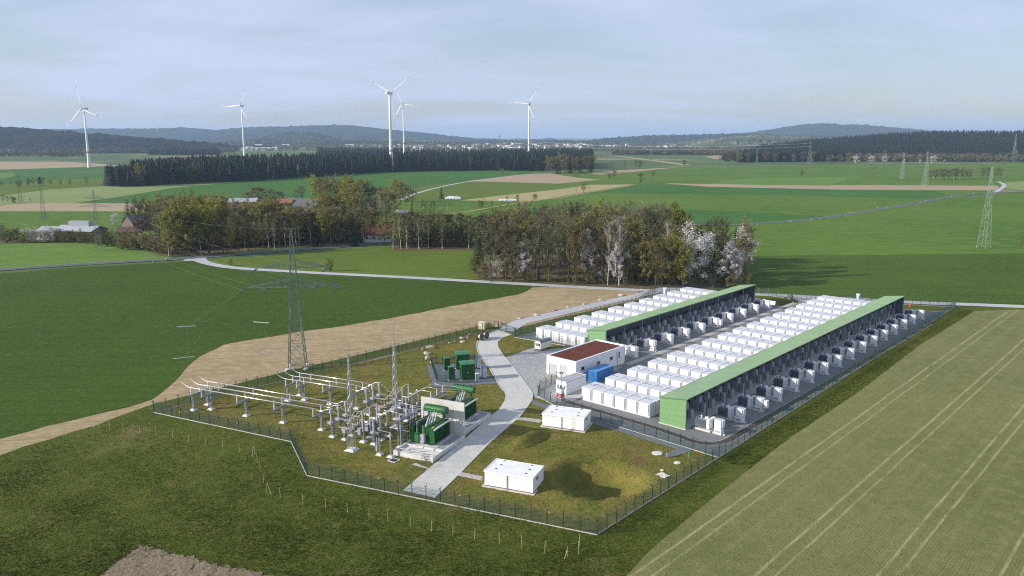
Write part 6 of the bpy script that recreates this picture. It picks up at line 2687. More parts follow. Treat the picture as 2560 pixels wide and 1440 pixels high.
def spruce_meshes(seed, Ht, Rc, base=0.08, whorls=17, per=9, leaf=None, pine=False):
    rr = random.Random(seed)
    tb, cb = MB(), MB()
    tb.tube((0, 0, 0), (0, 0, Ht * 0.97), 0.24, 0.03, n=6)
    for k in range(whorls):
        f = k / (whorls - 1)
        z = Ht * (base + (0.97 - base) * f)
        ln = Rc * (1 - f) ** 0.85 * rr.uniform(0.85, 1.1) + 0.25
        if pine:
            ln = Rc * max(0.2, math.sin(PI * min(1, 0.25 + 0.7 * f))) * rr.uniform(0.6, 1.15)
        a0 = rr.uniform(0, 6)
        for j in range(per):
            a = a0 + 2 * PI * j / per + rr.uniform(-0.25, 0.25)
            l_ = ln * rr.uniform(0.65, 1.15)
            dz = (-0.28 if not pine else 0.10) * l_
            d = Vector((math.cos(a), math.sin(a), 0))
            sd = Vector((-d.y, d.x, 0))
            # drooping spray of needles: a jagged blade and its hanging fringe
            p0 = Vector((0, 0, z + 0.3))
            nseg = 3
            for s in range(nseg):
                f0, f1 = s / nseg, (s + 1) / nseg
                wd = l_ * 0.30 * (1 - f0 * 0.7) * rr.uniform(0.7, 1.2)
                c0 = p0 + d * l_ * f0 + Vector((0, 0, dz * f0 * f0))
                c1 = p0 + d * l_ * f1 + Vector((0, 0, dz * f1 * f1 - 0.1))
                hang = Vector((0, 0, -rr.uniform(0.25, 0.7)))
                cb.add([tuple(c0), tuple(c0.lerp(c1, 0.6) + sd * wd + hang * 0.6), tuple(c1), tuple(c0.lerp(c1, 0.6) - sd * wd + hang * 0.6)], [(0, 1, 2, 3)])
                cb.add([tuple(c0), tuple(c1), tuple(c0.lerp(c1, 0.55) + hang)], [(0, 1, 2)])
                if pine:
                    for _ in range(3):
                        c = c0.lerp(c1, rr.random()) + Vector((rr.uniform(-0.5, 0.5), rr.uniform(-0.5, 0.5), rr.uniform(-0.2, 0.6)))
                        u = Vector((rr.uniform(-1, 1), rr.uniform(-1, 1), rr.uniform(-0.5, 1))) * 0.5
                        v = Vector((rr.uniform(-1, 1), rr.uniform(-1, 1), rr.uniform(-0.5, 1))) * 0.4
                        cb.add([tuple(c - u), tuple(c + v), tuple(c + u), tuple(c - v)], [(0, 1, 2, 3)])
    cb.add([(0.18, 0, Ht * 0.93), (-0.1, 0.15, Ht * 0.93), (-0.1, -0.15, Ht * 0.93), (0, 0, Ht)], [(0, 1, 3), (1, 2, 3), (2, 0, 3)])
    return tb.mesh('trunk', M_BARK), cb.mesh('crown', leaf or (L_PINE if pine else L_SPR))


KIND = {
    'bare': [tree_meshes(s, 21, 5.2, 0.28, L_BUD, L_BARE, M_BARK, 20, 42, nleaf=450, lsize=0.20, ntwig=3000, r0=0.32) for s in (1, 2, 3)],
    'bud': [tree_meshes(s, 17, 4.4, 0.18, L_BUD, L_BARE, M_BARK, 20, 45, nleaf=2400, lsize=0.25, ntwig=1100, r0=0.26, prof='egg') for s in (4, 5)],
    'yellow': [tree_meshes(s, 15, 4.6, 0.15, L_YEL, L_BUD, M_BARK, 20, 40, nleaf=3000, lsize=0.27, ntwig=400, r0=0.25) for s in (6, 16)],
    'birch': [tree_meshes(s, 20, 3.0, 0.22, L_BIRCH, L_RUST, M_BARKW, 22, 48, 0.35, 'egg', nleaf=1900, lsize=0.22, ntwig=1300, r0=0.20) for s in (7, 8, 9)],
    'blossom': [tree_meshes(s, 14, 3.0, 0.12, L_BLOS, L_BARE, M_BARK, 22, 38, prof='cone', nleaf=4200, lsize=0.18, ntwig=500, r0=0.2, spread=1.2) for s in (10, 11)],
    'blossomround': [tree_meshes(12, 12, 4.4, 0.10, L_BLOS, L_BUD, M_BARK, 22, 36, nleaf=5600, lsize=0.18, ntwig=600, r0=0.22, spread=1.3)],
    'pale': [tree_meshes(s, 23, 3.6, 0.22, L_BLOS, L_GREYT, M_BARKW, 22, 60, prof='egg', nleaf=260, lsize=0.13, ntwig=2200, r0=0.22) for s in (13,)],
    'rust': [tree_meshes(s, 15, 4.2, 0.2, L_RUST, L_RUST, M_BARK, 20, 42, nleaf=1500, lsize=0.22, ntwig=1900, r0=0.25) for s in (17,)],
    'spruce': [spruce_meshes(s, 20, 3.1, 0.05, 18, 10) for s in (14, 15)],
    'pine': [spruce_meshes(18, 18, 3.6, 0.30, 14, 9, pine=True)],
    'bush': [tree_meshes(s, 4.2, 2.6, 0.05, L_BUD, L_BARE, M_BARK, 12, 35, nleaf=1100, lsize=0.17, ntwig=700, r0=0.08, stems=2) for s in (19, 20)],
    'bushg': [tree_meshes(21, 4.0, 2.6, 0.05, L_GREEN, L_BUD, M_BARK, 12, 35, nleaf=1500, lsize=0.17, ntwig=250, r0=0.08, stems=2)],
    'bushw': [tree_meshes(22, 3.6, 2.8, 0.05, L_BLOS, L_BUD, M_BARK, 12, 35, nleaf=1300, lsize=0.15, ntwig=400, r0=0.08, stems=2)],
}
KNAME = {'bare': 'broadleaf_tree', 'bud': 'broadleaf_tree', 'yellow': 'broadleaf_tree', 'birch': 'birch_tree', 'blossom': 'cherry_tree', 'blossomround': 'cherry_tree', 'pale': 'aspen_tree', 'rust': 'broadleaf_tree', 'spruce': 'spruce_tree', 'pine': 'pine_tree', 'bush': 'shrub', 'bushg': 'shrub', 'bushw': 'blossom_shrub'}
KHT = {'bare': 21, 'bud': 17, 'yellow': 15, 'birch': 20, 'blossom': 14, 'blossomround': 12, 'pale': 23, 'rust': 15, 'spruce': 20, 'pine': 18, 'bush': 4.2, 'bushg': 4.0, 'bushw': 3.6}
KLOOK = {'bare': 'brown leafless tree', 'bud': 'olive budding tree', 'yellow': 'yellow-green tree', 'birch': 'white-stemmed birch', 'blossom': 'cone-shaped white blossoming tree', 'blossomround': 'broad white blossoming tree', 'pale': 'pale grey leafless tree', 'rust': 'rusty brown tree', 'spruce': 'dark spruce', 'pine': 'dark green pine', 'bush': 'brownish shrub', 'bushg': 'green shrub', 'bushw': 'white blossoming shrub'}
JOINED = {}


def joined(kind, i):
    """trunk and crown of a far, small tree in one mesh"""
    if (kind, i) not in JOINED:
        tm, cm = KIND[kind][i]
        bm = bmesh.new()
        bm.from_mesh(cm)
        nf = len(bm.faces)
        bm.from_mesh(tm)
        bm.faces.ensure_lookup_table()
        nm = len(cm.materials)
        for f in bm.faces[nf:]:
            f.material_index = nm
        me = bpy.data.meshes.new(KNAME[kind])
        bm.to_mesh(me)
        bm.free()
        for m in cm.materials:
            me.materials.append(m)
        me.materials.append(tm.materials[0])
        JOINED[(kind, i)] = me
    return JOINED[(kind, i)]


TRND = random.Random(77)


def plant(kind, p, ht, label, group=None, parts=True, wide=1.0, z=0.0):
    i = TRND.randrange(len(KIND[kind]))
    s = ht / KHT[kind]
    cat = 'shrub' if 'bush' in kind else 'tree'
    rz = TRND.uniform(0, 6.28)
    if parts:
        t = thing(KNAME[kind], label, cat, (p[0], p[1], z), rz, group)
        tm, cm = KIND[kind][i]
        link('trunk', tm, t)
        link('crown', cm, t)
    else:
        t = link(KNAME[kind], joined(kind, i), None, (p[0], p[1], z), rz)
        tag(t, label, cat, group)
    t.scale = (s * wide, s * wide, s)
    return t


# --- the wood behind the battery rows: measured trunks feet and top heights (photo points)
def top_h(foot_, ytop):
    """height of an upright thing at the photo foot point reaching the photo row ytop"""
    x, y = G(*foot_)
    dist = math.hypot(x, y)
    d = ray(foot_[0], ytop)
    return H + d[2] * dist / math.hypot(d[0], d[1])


CNT = {}


def auto_label(kind, where):
    k = (kind, where)
    CNT[k] = CNT.get(k, -1) + 1
    return '%s %s, %s of its kind' % (KLOOK[kind], where, ordw(CNT[k]))


# feet: (x, y, ytop, kind, width)
WOOD_NAMED = [
    (1312, 703, 578, 'blossom', 1.0, 'slim cone of white blossom at the open end of the wood'),
    (1467, 707, 568, 'blossom', 0.85, 'white blossoming tree standing among bare brown trees in the wood'),
    (1520, 712, 555, 'pale', 0.9, 'pale grey leafless tree in the middle of the wood front'),
    (1548, 714, 540, 'pale', 1.05, 'tallest pale grey leafless tree of the wood front'),
    (1540, 716, 600, 'blossom', 0.9, 'white blossom low on the pale grey trees of the wood'),
    (1590, 700, 556, 'spruce', 1.1, 'dark spruce beside the pale grey trees of the wood'),
    (1612, 690, 562, 'spruce', 1.0, 'second dark spruce beside the pale grey trees of the wood'),
    (1740, 716, 602, 'blossomround', 1.15, 'broad white blossoming tree above the small battery field'),
    (1715, 718, 632, 'blossomround', 0.8, 'lower white blossoming tree beside the broad one'),
    (1820, 719, 602, 'blossom', 1.35, 'white blossoming tree nearest the end of the shorter shed'),
    (1838, 718, 640, 'blossomround', 0.9, 'rounded white blossom at the shaded corner of the wood'),
    (1850, 690, 562, 'blossom', 1.6, 'greyish white blossoming tree at the outer corner of the wood'),
    (1862, 700, 575, 'bare', 0.8, 'grey-brown tree on the shaded outer edge of the wood'),
    (1208, 676, 543, 'pine', 1.2, 'dark pine at the open end of the wood'),
    (1240, 672, 540, 'pine', 1.1, 'second dark pine at the open end of the wood'),
    (1196, 662, 545, 'spruce', 0.8, 'dark spruce behind the pines at the end of the wood'),
    (1667, 700, 560, 'pale', 0.9, 'pale grey leafless tree rising over the yellow-green shrubs'),
]
for x, y, yt, kd, wd, lab in WOOD_NAMED:
    plant(kd, G(x, y), max(4, top_h((x, y), yt)), lab, 'trees of the wood behind the batteries', True, wd)
trr = random.Random(5)
rows = [
    (708, 1225, 1600, 13, ('bare', 'bare', 'bare', 'bud', 'bare'), 600, 560),
    (716, 1605, 1705, 7, ('bud', 'bud', 'yellow', 'bud'), 618, 600),
    (690, 1215, 1580, 15, ('bare', 'bare', 'bud', 'bare'), 560, 545),
    (674, 1200, 1640, 17, ('bare', 'bare', 'bare', 'bud'), 545, 528),
    (690, 1620, 1840, 8, ('bud', 'bare', 'bare'), 590, 575),
    (660, 1230, 1700, 17, ('bare', 'bare', 'yellow', 'bare', 'rust'), 535, 524),
    (670, 1690, 1860, 7, ('spruce', 'bud', 'spruce'), 560, 552),
    (655, 1720, 1830, 6, ('spruce', 'spruce', 'bare'), 556, 548),
]
for ri, (yy, xa, xb, n, kinds, t0, t1) in enumerate(rows):
    for k in range(n):
        x = xa + (xb - xa) * (k + trr.uniform(-0.3, 0.3)) / (n - 1)
        y = yy + trr.uniform(-5, 5) + (x - 1500) * 0.02
        kd = kinds[trr.randrange(len(kinds))]
        yt = trr.uniform(t1, t0) + max(0, (1330 - x) * 0.12) + max(0, (x - 1640) * 0.06)
        h_ = max(8, min(29, top_h((x, y), yt)))
        plant(kd, G(x, y), h_, auto_label(kd, 'in the wood behind the batteries'), 'trees of the wood behind the batteries', True, trr.uniform(0.8, 1.05))
# undergrowth at the wood's front edge
for k in range(30):
    x = 1195 + 660 * (k + trr.uniform(-0.4, 0.4)) / 29
    y = 700 + (x - 1195) * 0.033 + trr.uniform(-7, 2)
    kd = ('bush', 'bush', 'bushg', 'bush', 'bushw', 'bush')[trr.randrange(6)]
    plant(kd, G(x, y), trr.uniform(2.0, 5.0), auto_label(kd, 'along the front of the wood'), 'shrubs along the wood', False, trr.uniform(0.9, 1.3))
plant('bushg', G(1186, 683), 4.2, 'pale green shrub standing alone at the open end of the wood', None, False)
plant('bushg', G(824, 678), 3.2, 'dark round shrub alone beside the gravel track')
plant('bush', G(577, 664), 2.0, 'small shrub beside the gravel track near the junction', None, False)

# --- farm grove
GROVE = [
    # birch front along the road, x range
    ((420, 640), (520, 638), 9, ('birch', 'yellow', 'bud'), 520, 545),
    ((520, 636), (700, 620), 13, ('birch', 'bud', 'yellow', 'bare'), 540, 570),
    ((700, 618), (900, 600), 17, ('birch', 'birch', 'bud', 'birch', 'rust'), 545, 520),
    ((430, 622), (700, 605), 15, ('bud', 'yellow', 'bare', 'spruce', 'bud'), 505, 540),
    ((700, 603), (900, 590), 12, ('birch', 'bud', 'rust', 'birch'), 520, 540),
    ((985, 622), (1190, 618), 15, ('birch', 'birch', 'birch', 'rust'), 540, 530),
    ((1000, 618), (1190, 612), 8, ('spruce', 'bud', 'spruce'), 575, 560),
    ((345, 612), (420, 618), 6, ('bare', 'bare'), 512, 525),
    ((380, 600), (470, 600), 6, ('bare', 'yellow', 'rust'), 500, 520),
]
for gi, (a, c, n, kinds, t0, t1) in enumerate(GROVE):
    for k in range(n):
        f = (k + trr.uniform(-0.35, 0.35)) / (n - 1)
        x, y = a[0] + (c[0] - a[0]) * f, a[1] + (c[1] - a[1]) * f + trr.uniform(-4, 3)
        kd = kinds[trr.randrange(len(kinds))]
        h_ = max(7, min(27, top_h((x, y), trr.uniform(min(t0, t1), max(t0, t1)))))
        wh = 'in the birch row between road and wood' if gi in (5, 6) else 'in the farm grove along the road'
        plant(kd, G(x, y), h_, auto_label(kd, wh), 'trees of the farm grove' if gi not in (5, 6) else 'birch row', gi in (0, 1, 2, 5), trr.uniform(0.85, 1.2))
for k in range(46):
    x = 430 + 470 * (k + trr.uniform(-0.4, 0.4)) / 45
    y = 632 - (x - 430) * 0.062 + trr.uniform(-9, -2)
    kd = ('bush', 'bush', 'bushg')[trr.randrange(3)]
    plant(kd, G(x, y), trr.uniform(4, 8), auto_label(kd, 'under the trees of the farm grove'), 'undergrowth of the farm grove', False, 1.3)
for k in range(16):
    x = 1000 + 180 * k / 15
    plant('bush', G(x, 618 + trr.uniform(-5, 0)), trr.uniform(3.5, 7), auto_label('bush', 'under the birch row'), 'undergrowth of the birch row', False, 1.2)
NAMED = [
    (322, 560, 497, 'spruce', 1.6, 'broad dark spruce at the end of the farm grove'), (336, 558, 500, 'spruce', 1.5, 'second dark spruce at the end of the farm grove'),
    (1104, 497, 466, 'spruce', 1.6, 'single dark spruce above the white bales'), (1030, 548, 505, 'spruce', 1.2, 'dark spruce by the grey-roofed shelter'),
    (985, 495, 470, 'spruce', 0.9, 'small dark spruce in the upper grove'),
    (288, 565, 540, 'blossomround', 1.2, 'white blossoming tree left of the broad dark spruce'), (620, 575, 532, 'blossom', 1.2, 'white blossoming tree in front of the barns'),
    (1265, 570, 534, 'blossom', 1.0, 'small white blossoming tree behind the wood'), (690, 510, 490, 'pine', 1.0, 'dark tree behind the red barn roof'),
]
for x, y, yt, kd, wd, lab in NAMED:
    plant(kd, G(x, y), max(4, top_h((x, y), yt)), lab, None, False, wd)
for (xa, xb, y0, n, kinds, t0, t1) in ((540, 700, 566, 11, ('bud', 'rust', 'yellow', 'bud'), 500, 522), (700, 800, 560, 8, ('bud', 'birch', 'rust'), 500, 520), (800, 910, 570, 9, ('bud', 'yellow', 'bare'), 495, 520), (990, 1185, 612, 14, ('bud', 'spruce', 'birch', 'bud'), 548, 566), (915, 975, 611, 5, ('bud', 'birch'), 545, 560), (520, 900, 612, 22, ('bud', 'birch', 'yellow', 'bare', 'spruce'), 530, 550), (470, 560, 585, 8, ('bud', 'bare', 'yellow'), 500, 515)):
    for k in range(n):
        x = xa + (xb - xa) * (k + trr.uniform(-0.3, 0.3)) / (n - 1)
        y = y0 + trr.uniform(-4, 4)
        kd = kinds[trr.randrange(len(kinds))]
        plant(kd, G(x, y), max(6, min(26, top_h((x, y), trr.uniform(t0, t1)))), auto_label(kd, 'in the depth of the farm grove'), 'trees in the depth of the farm grove', False, 1.2)
UPPER = [(620, 515, 482, 'rust'), (640, 520, 470, 'rust'), (655, 515, 472, 'rust'), (680, 522, 478, 'bare'), (700, 522, 480, 'rust'), (755, 505, 470, 'bare'), (740, 505, 475, 'bare'),
         (795, 525, 453, 'yellow'), (810, 530, 452, 'bare'), (830, 535, 456, 'bud'), (845, 530, 455, 'bare'), (862, 535, 460, 'yellow'), (880, 545, 458, 'yellow'), (900, 545, 462, 'bud'), (890, 560, 470, 'bud'),
         (915, 545, 465, 'bare'), (935, 545, 472, 'rust'), (950, 548, 468, 'pale'), (965, 555, 485, 'bud'), (975, 560, 482, 'bud'), (990, 505, 455, 'yellow'), (1000, 510, 458, 'bud'), (1015, 515, 470, 'bud'), (1030, 515, 478, 'bare'),
         (1060, 545, 500, 'birch'), (1080, 545, 502, 'birch'), (1120, 530, 508, 'pale'), (915, 565, 520, 'bud'), (930, 600, 525, 'bud'), (945, 598, 530, 'bud'), (420, 540, 500, 'rust'), (435, 545, 492, 'rust'), (452, 545, 498, 'bud'), (470, 560, 510, 'yellow')]
for x, y, yt, kd in UPPER:
    plant(kd, G(x, y), max(6, top_h((x, y), yt)), auto_label(kd, 'of the upper grove by the barns'), 'trees of the upper grove', False, 1.4)
# shrubs and blossom before the white barn
for k in range(26):
    x = 5 + 330 * k / 25 + trr.uniform(-5, 5)
    y = 606 + (8 if x > 240 else 0) + trr.uniform(-4, 4) + max(0, (x - 250) * 0.12)
    kd = 'bushw' if 60 < x < 140 else ('bush', 'bush', 'bushg')[trr.randrange(3)]
    plant(kd, G(x, y), trr.uniform(3.0, 5.2), auto_label(kd, 'in the hedge by the white barn'), 'hedge by the white barn', False, 1.1)
for k in range(14):
    x = 310 + 110 * k / 13
    plant('bush', G(x, 618 + (x - 310) * 0.17 + trr.uniform(-4, 2)), trr.uniform(3.5, 6), auto_label('bush', 'at the lower edge of the farm grove'), 'shrubs of the farm grove', False, 1.1)
# --- single field trees and hedges further off
FIELDT = [(1256, 438, 424, 'yellow'), (1602, 461, 434, 'bud'), (1536, 447, 427, 'rust'), (1524, 447, 437, 'bush'), (1633, 448, 430, 'bare'), (1458, 481, 459, 'yellow'), (1473, 478, 466, 'pale'), (1441, 484, 464, 'pale'), (1294, 506, 488, 'bud'), (1267, 507, 490, 'birch'), (1338, 500, 489, 'bush'),
          (1202, 520, 506, 'bush'), (1230, 516, 503, 'bud'), (1440, 442, 433, 'bush'), (1710, 417, 401, 'rust'), (2004, 444, 427, 'rust'), (2183, 441, 432, 'bare'), (1560, 423, 402, 'bare'), (1590, 423, 401, 'bare'), (1600, 423, 403, 'rust'), (1530, 424, 404, 'bare'),
          (217, 464, 445, 'bare'), (176, 466, 451, 'bare'), (152, 466, 452, 'bare'), (128, 466, 451, 'bare'), (100, 466, 443, 'pine'), (108, 466, 445, 'bare'), (85, 467, 447, 'bare'), (72, 467, 448, 'rust'), (30, 466, 455, 'bare'), (5, 468, 455, 'bare'), (48, 467, 456, 'bush'), (75, 508, 495, 'blossomround'), (8, 507, 488, 'bare'), (35, 508, 497, 'bush'), (20, 507, 492, 'bare'),
          (2552, 620, 597, 'bare'), (2568, 622, 588, 'bare'), (10, 600, 565, 'bare'), (0, 604, 570, 'bare')]
for x, y, yt, kd in FIELDT:
    plant(kd, G(x, y), max(3.5, top_h((x, y), yt)), auto_label(kd, 'standing in the far fields'), 'single trees in the fields', False, 1.35)
# tree group on the far right, blossom row below the wooded hill
for k in range(20):
    x = 2322 + 105 * k / 19
    plant(('rust', 'bare', 'birch')[k % 3], G(x, 448 + trr.uniform(-1, 1)), top_h((x, 448), trr.uniform(422, 430)), auto_label(('rust', 'bare', 'birch')[k % 3], 'of the tree group by the side road'), 'tree group by the side road', False, 1.2)
for x in (2455, 2468, 2490, 2500):
    plant('bare', G(x, 448), top_h((x, 448), 422), auto_label('bare', 'of the small clump past the tree group'), 'small tree clump', False, 1.4)
for k, (x, wdt) in enumerate(((2140, 1.5), (2178, 1.5), (2211, 1.4), (2260, 0.8), (2300, 1.0), (2332, 1.6), (2360, 0.9))):
    plant('blossomround', G(x, 411), 14 if wdt > 1 else 8, 'white blossoming tree under the wooded hill, %s along the row' % ordw(k), 'blossom row under the wooded hill', False, wdt)
for k in range(34):
    x = 1800 + 760 * k / 33
    kd = ('bare', 'rust', 'bud', 'bare')[k % 4]
    plant(kd, at_dist(x, 400, 1650 + trr.uniform(0, 120))[:2], trr.uniform(12, 22), auto_label(kd, 'at the foot of the wooded hill'), 'trees at the foot of the wooded hill', False, 1.5)
# rounded copse at the end of the spruce wood
for k in range(16):
    x = 1370 + 110 * k / 15 + trr.uniform(-4, 4)
    kd = ('bud', 'rust', 'bud', 'spruce')[k % 4]
    plant(kd, G(x, 432 + trr.uniform(-2, 2)), trr.uniform(18, 26), auto_label(kd, 'in the copse ending the spruce wood'), 'copse at the end of the spruce wood', False, 1.5)

# --- the spruce wood: its front rows tree by tree, the mass behind as one
SPF = [(270, 466), (330, 467), (420, 462), (520, 458), (640, 452), (740, 445), (820, 441), (900, 435), (980, 431), (1100, 428), (1250, 427), (1360, 428)]


def spf(x):
    for (xa, ya), (xb, yb) in zip(SPF, SPF[1:]):
        if xa <= x <= xb:
            return ya + (yb - ya) * (x - xa) / (xb - xa)
    return SPF[-1][1]


def low_spruce(seed, Ht=1.0, Rr=0.16, n=6):
    """light spruce of a few ragged skirts"""
    rr = random.Random(seed)
    vs, fs = [], []
    m = 9
    for k in range(n):
        f = k / n
        z0 = Ht * (0.10 + 0.86 * f) - 0.05
        z1 = Ht * (0.10 + 0.86 * (k + 1.35) / n)
        r = Rr * (1 - f) ** 0.8 + 0.02
        o = len(vs)
        vs.append((0, 0, min(Ht, z1)))
        for j in range(m):
            a = 2 * PI * j / m + rr.uniform(-0.25, 0.25)
            q = r * (1.15 if j % 2 else 0.7) * rr.uniform(0.8, 1.2)
            vs.append((q * math.cos(a), q * math.sin(a), z0 + rr.uniform(-0.03, 0.03)))
        for j in range(m):
            fs.append((o, o + 1 + j, o + 1 + (j + 1) % m))
    return np.array(vs), fs


def mass(name, pts, hts, mat, protos, widths=None, kind='stuff', base_z=None):
    V, Fc = [], []
    tot = 0
    lp = []
    for i, (p, h_) in enumerate(zip(pts, hts)):
        v, f = protos[i % len(protos)]
        a = i * 2.399
        c, s = math.cos(a), math.sin(a)
        w_ = h_ * (widths[i] if widths is not None else 1.0)
        q = np.empty_like(v)
        q[:, 0] = (v[:, 0] * c - v[:, 1] * s) * w_ + p[0]
        q[:, 1] = (v[:, 0] * s + v[:, 1] * c) * w_ + p[1]
        q[:, 2] = v[:, 2] * h_ + (p[2] if len(p) > 2 else 0.0)
        V.append(q)
        Fc.append(np.array(f) + tot)
        tot += len(v)
    V = np.concatenate(V)
    Fc = np.concatenate(Fc)
    me = bpy.data.meshes.new(name)
    me.vertices.add(len(V))
    me.vertices.foreach_set('co', V.astype(np.float32).ravel())
    k = Fc.shape[1]
    me.loops.add(Fc.size)
    me.loops.foreach_set('vertex_index', Fc.astype(np.int32).ravel())
    me.polygons.add(len(Fc))
    me.polygons.foreach_set('loop_start', np.arange(0, Fc.size, k, dtype=np.int32))
    me.polygons.foreach_set('loop_total', np.full(len(Fc), k, dtype=np.int32))
    me.update(calc_edges=True)
    me.validate()
    me.materials.append(mat)
    o = link(name, me)
    o['kind'] = kind
    return o


def blob(seed, n=60):
    """loose far crown: leaf-clump triangles spread through an egg, on unit height"""
    rr = random.Random(seed)
    vs, fs = [], []
    for k in range(n):
        a, u = rr.uniform(0, 2 * PI), rr.uniform(-1, 1)
        r = rr.uniform(0.6, 1.0)
        c = Vector((0.33 * math.sqrt(1 - u * u) * math.cos(a) * r, 0.33 * math.sqrt(1 - u * u) * math.sin(a) * r, 0.56 + 0.40 * u * r))
        for j in range(3):
            vs.append(tuple(c + Vector((rr.uniform(-1, 1), rr.uniform(-1, 1), rr.uniform(-0.8, 0.8))) * 0.14))
        fs.append((3 * k, 3 * k + 1, 3 * k + 2))
    fs.append((3 * n, 3 * n + 1, 3 * n + 2))
    vs += [(0.03, 0, 0), (-0.03, 0, 0), (0, 0, 0.6)]
    return np.array(vs), fs


LSP = [low_spruce(s) for s in range(6)]
BLB = [blob(s) for s in range(6)]
frr = random.Random(21)
for k in range(120):
    x = 272 + 1090 * (k + frr.uniform(-0.4, 0.4)) / 119
    y = spf(min(1359, max(271, x))) - frr.uniform(0, 2.5)
    ht = frr.uniform(22, 29) if x > 330 else frr.uniform(15, 22)
    kd = 'spruce'
    lab = 'tall dark spruce along the front of the spruce wood, %s from its tip' % (ordw(k) if k < 99 else 'about the hundredth')
    if k in (8, 9, 22, 23, 25, 44, 52):
        kd = {8: 'bare', 9: 'yellow', 22: 'yellow', 23: 'yellow', 25: 'rust', 44: 'bare', 52: 'pale'}[k]
        ht = 17 if k != 9 else 21
        lab = {8: 'grey bare tree before the spruce wood tip', 9: 'yellow-green tree before the spruce wood tip', 22: 'slim yellow tree before the spruce wood', 23: 'second slim yellow tree before the spruce wood', 25: 'rusty tree before the spruce wood', 44: 'round grey tree before the middle of the spruce wood', 52: 'pale bare tree before the middle of the spruce wood'}[k]
    o = plant(kd, G(x, y), ht, lab, 'trees along the spruce wood front', False, 1.15)
pts, hts = [], []
while len(pts) < 3800:
    x = frr.uniform(268, 1480)
    yf = spf(min(1359, max(271, x))) if x < 1360 else 428
    dx, dy = G(x, yf)
    depth = 330 * min(1, max(0.12, (x - 262) / 260))
    if x > 1360:
        depth = 330
    dd = frr.random() ** 0.8 * depth + 5 + (60 if x > 1360 else 0)
    k = (dy + dd) / dy
    p = (dx * k, dy * k)
    if abs(p[0] - G(979, 429)[0]) < 14 and dd < 22:
        continue
    pts.append(p)
    hts.append(frr.choice((frr.uniform(18, 26), frr.uniform(23, 30))) * (1 if x > 330 else 0.8))
mass('spruce_forest', pts, hts, L_SPR, LSP, [frr.uniform(0.8, 1.2) for _ in pts])

# ------------------------------------------------------------------ grass, lawn tufts and young wheat as real blades
def scatter(name, pts, sizes, protos, mat, lean=0.0):
    """thousands of small tufts in one mesh"""
    pts = np.array(pts)
    sizes = np.array(sizes)
    rg = np.random.default_rng(4)
    V, Fc, tot = [], [], 0
    for k, (v, f) in enumerate(protos):
        P_ = pts[k::len(protos)]
        S_ = sizes[k::len(protos)]
        a = rg.uniform(0, 6.28, len(P_))
        c, s = np.cos(a), np.sin(a)
        x = (v[None, :, 0] * c[:, None] - v[None, :, 1] * s[:, None]) * S_[:, None] + P_[:, 0:1]
        y = (v[None, :, 0] * s[:, None] + v[None, :, 1] * c[:, None]) * S_[:, None] + P_[:, 1:2]
        z = v[None, :, 2] * S_[:, None] + P_[:, 2:3]
        V.append(np.stack([x, y, z], -1).reshape(-1, 3))
        n = len(v)
        ff = (np.array(f)[None] + (np.arange(len(P_)) * n)[:, None, None]).reshape(-1, 3) + tot
        Fc.append(ff)
        tot += n * len(P_)
    V = np.concatenate(V)
    Fc = np.concatenate(Fc)
    me = bpy.data.meshes.new(name)
    me.vertices.add(len(V))
    me.vertices.foreach_set('co', V.astype(np.float32).ravel())
    me.loops.add(Fc.size)
    me.loops.foreach_set('vertex_index', Fc.astype(np.int32).ravel())
    me.polygons.add(len(Fc))
    me.polygons.foreach_set('loop_start', np.arange(0, Fc.size, 3, dtype=np.int32))
    me.polygons.foreach_set('loop_total', np.full(len(Fc), 3, dtype=np.int32))
    me.update(calc_edges=True)
    me.materials.append(mat)
    o = link(name, me)
    o['kind'] = 'stuff'
    return o


def tuft(seed, n=6, w=0.10, spread=0.35):
    rr = random.Random(seed)
    vs, fs = [], []
    for k in range(n):
        a = rr.uniform(0, 6.28)
        r = rr.uniform(0, spread)
        cx_, cy_ = r * math.cos(a), r * math.sin(a)
        b_ = rr.uniform(0, 6.28)
        dx, dy = math.cos(b_) * w, math.sin(b_) * w
        lx, ly = rr.uniform(-0.35, 0.35), rr.uniform(-0.35, 0.35)
        o = len(vs)
        vs += [(cx_ - dx, cy_ - dy, 0), (cx_ + dx, cy_ + dy, 0), (cx_ + lx, cy_ + ly, rr.uniform(0.6, 1.0))]
        fs.append((o, o + 1, o + 2))
    return np.array(vs), fs


TUFTS = [tuft(k) for k in range(8)]
grr = random.Random(61)
LAWN_B = [FENCE_A, FENCE_B, FENCE_C, FENCE_D, FENCE_E, FENCE_F]
MEA = pg((-300, 1250), (0, 1140), (180, 1082), (240, 1066), (300, 1044), (378, 1016)) + LAWN_B + pg(*WHEAT_EDGE[::-1], (1400, 1560), (-100, 1560))
PLOP = pg((225, 1470), (290, 1412), (340, 1376), (420, 1390), (640, 1440), (760, 1480))
pts, sz = [], []
while len(pts) < 66000:
    px, py = grr.uniform(-60, 1800), 1000 + 480 * math.sqrt(grr.random())
    p = G(px, py)
    # even cover of the ground, not of the picture
    if grr.random() > (p[1] / 210.0) ** 2.2 * 1.8 or not inside(p[0], p[1], MEA) or inside(p[0], p[1], PLOP):
        continue
    q = math.sin(p[0] * 0.31 + 1.3 * math.sin(p[1] * 0.17)) * math.sin(p[1] * 0.27 + 0.8 * math.sin(p[0] * 0.23))
    pts.append((p[0], p[1], 0.0))
    sz.append(grr.uniform(0.12, 0.25) * (1.0 + 0.25 * q))
for _ in range(9000):
    f = grr.random()
    p = W(-10 + 165 * f, 37.2 + grr.uniform(0.3, 6.5))
    if inside(p[0], p[1], MEA):
        pts.append((*p, 0.0))
        sz.append(grr.uniform(0.2, 0.42))
scatter('meadow_grass', pts, sz, TUFTS, S_GRASS)
pts, sz = [], []
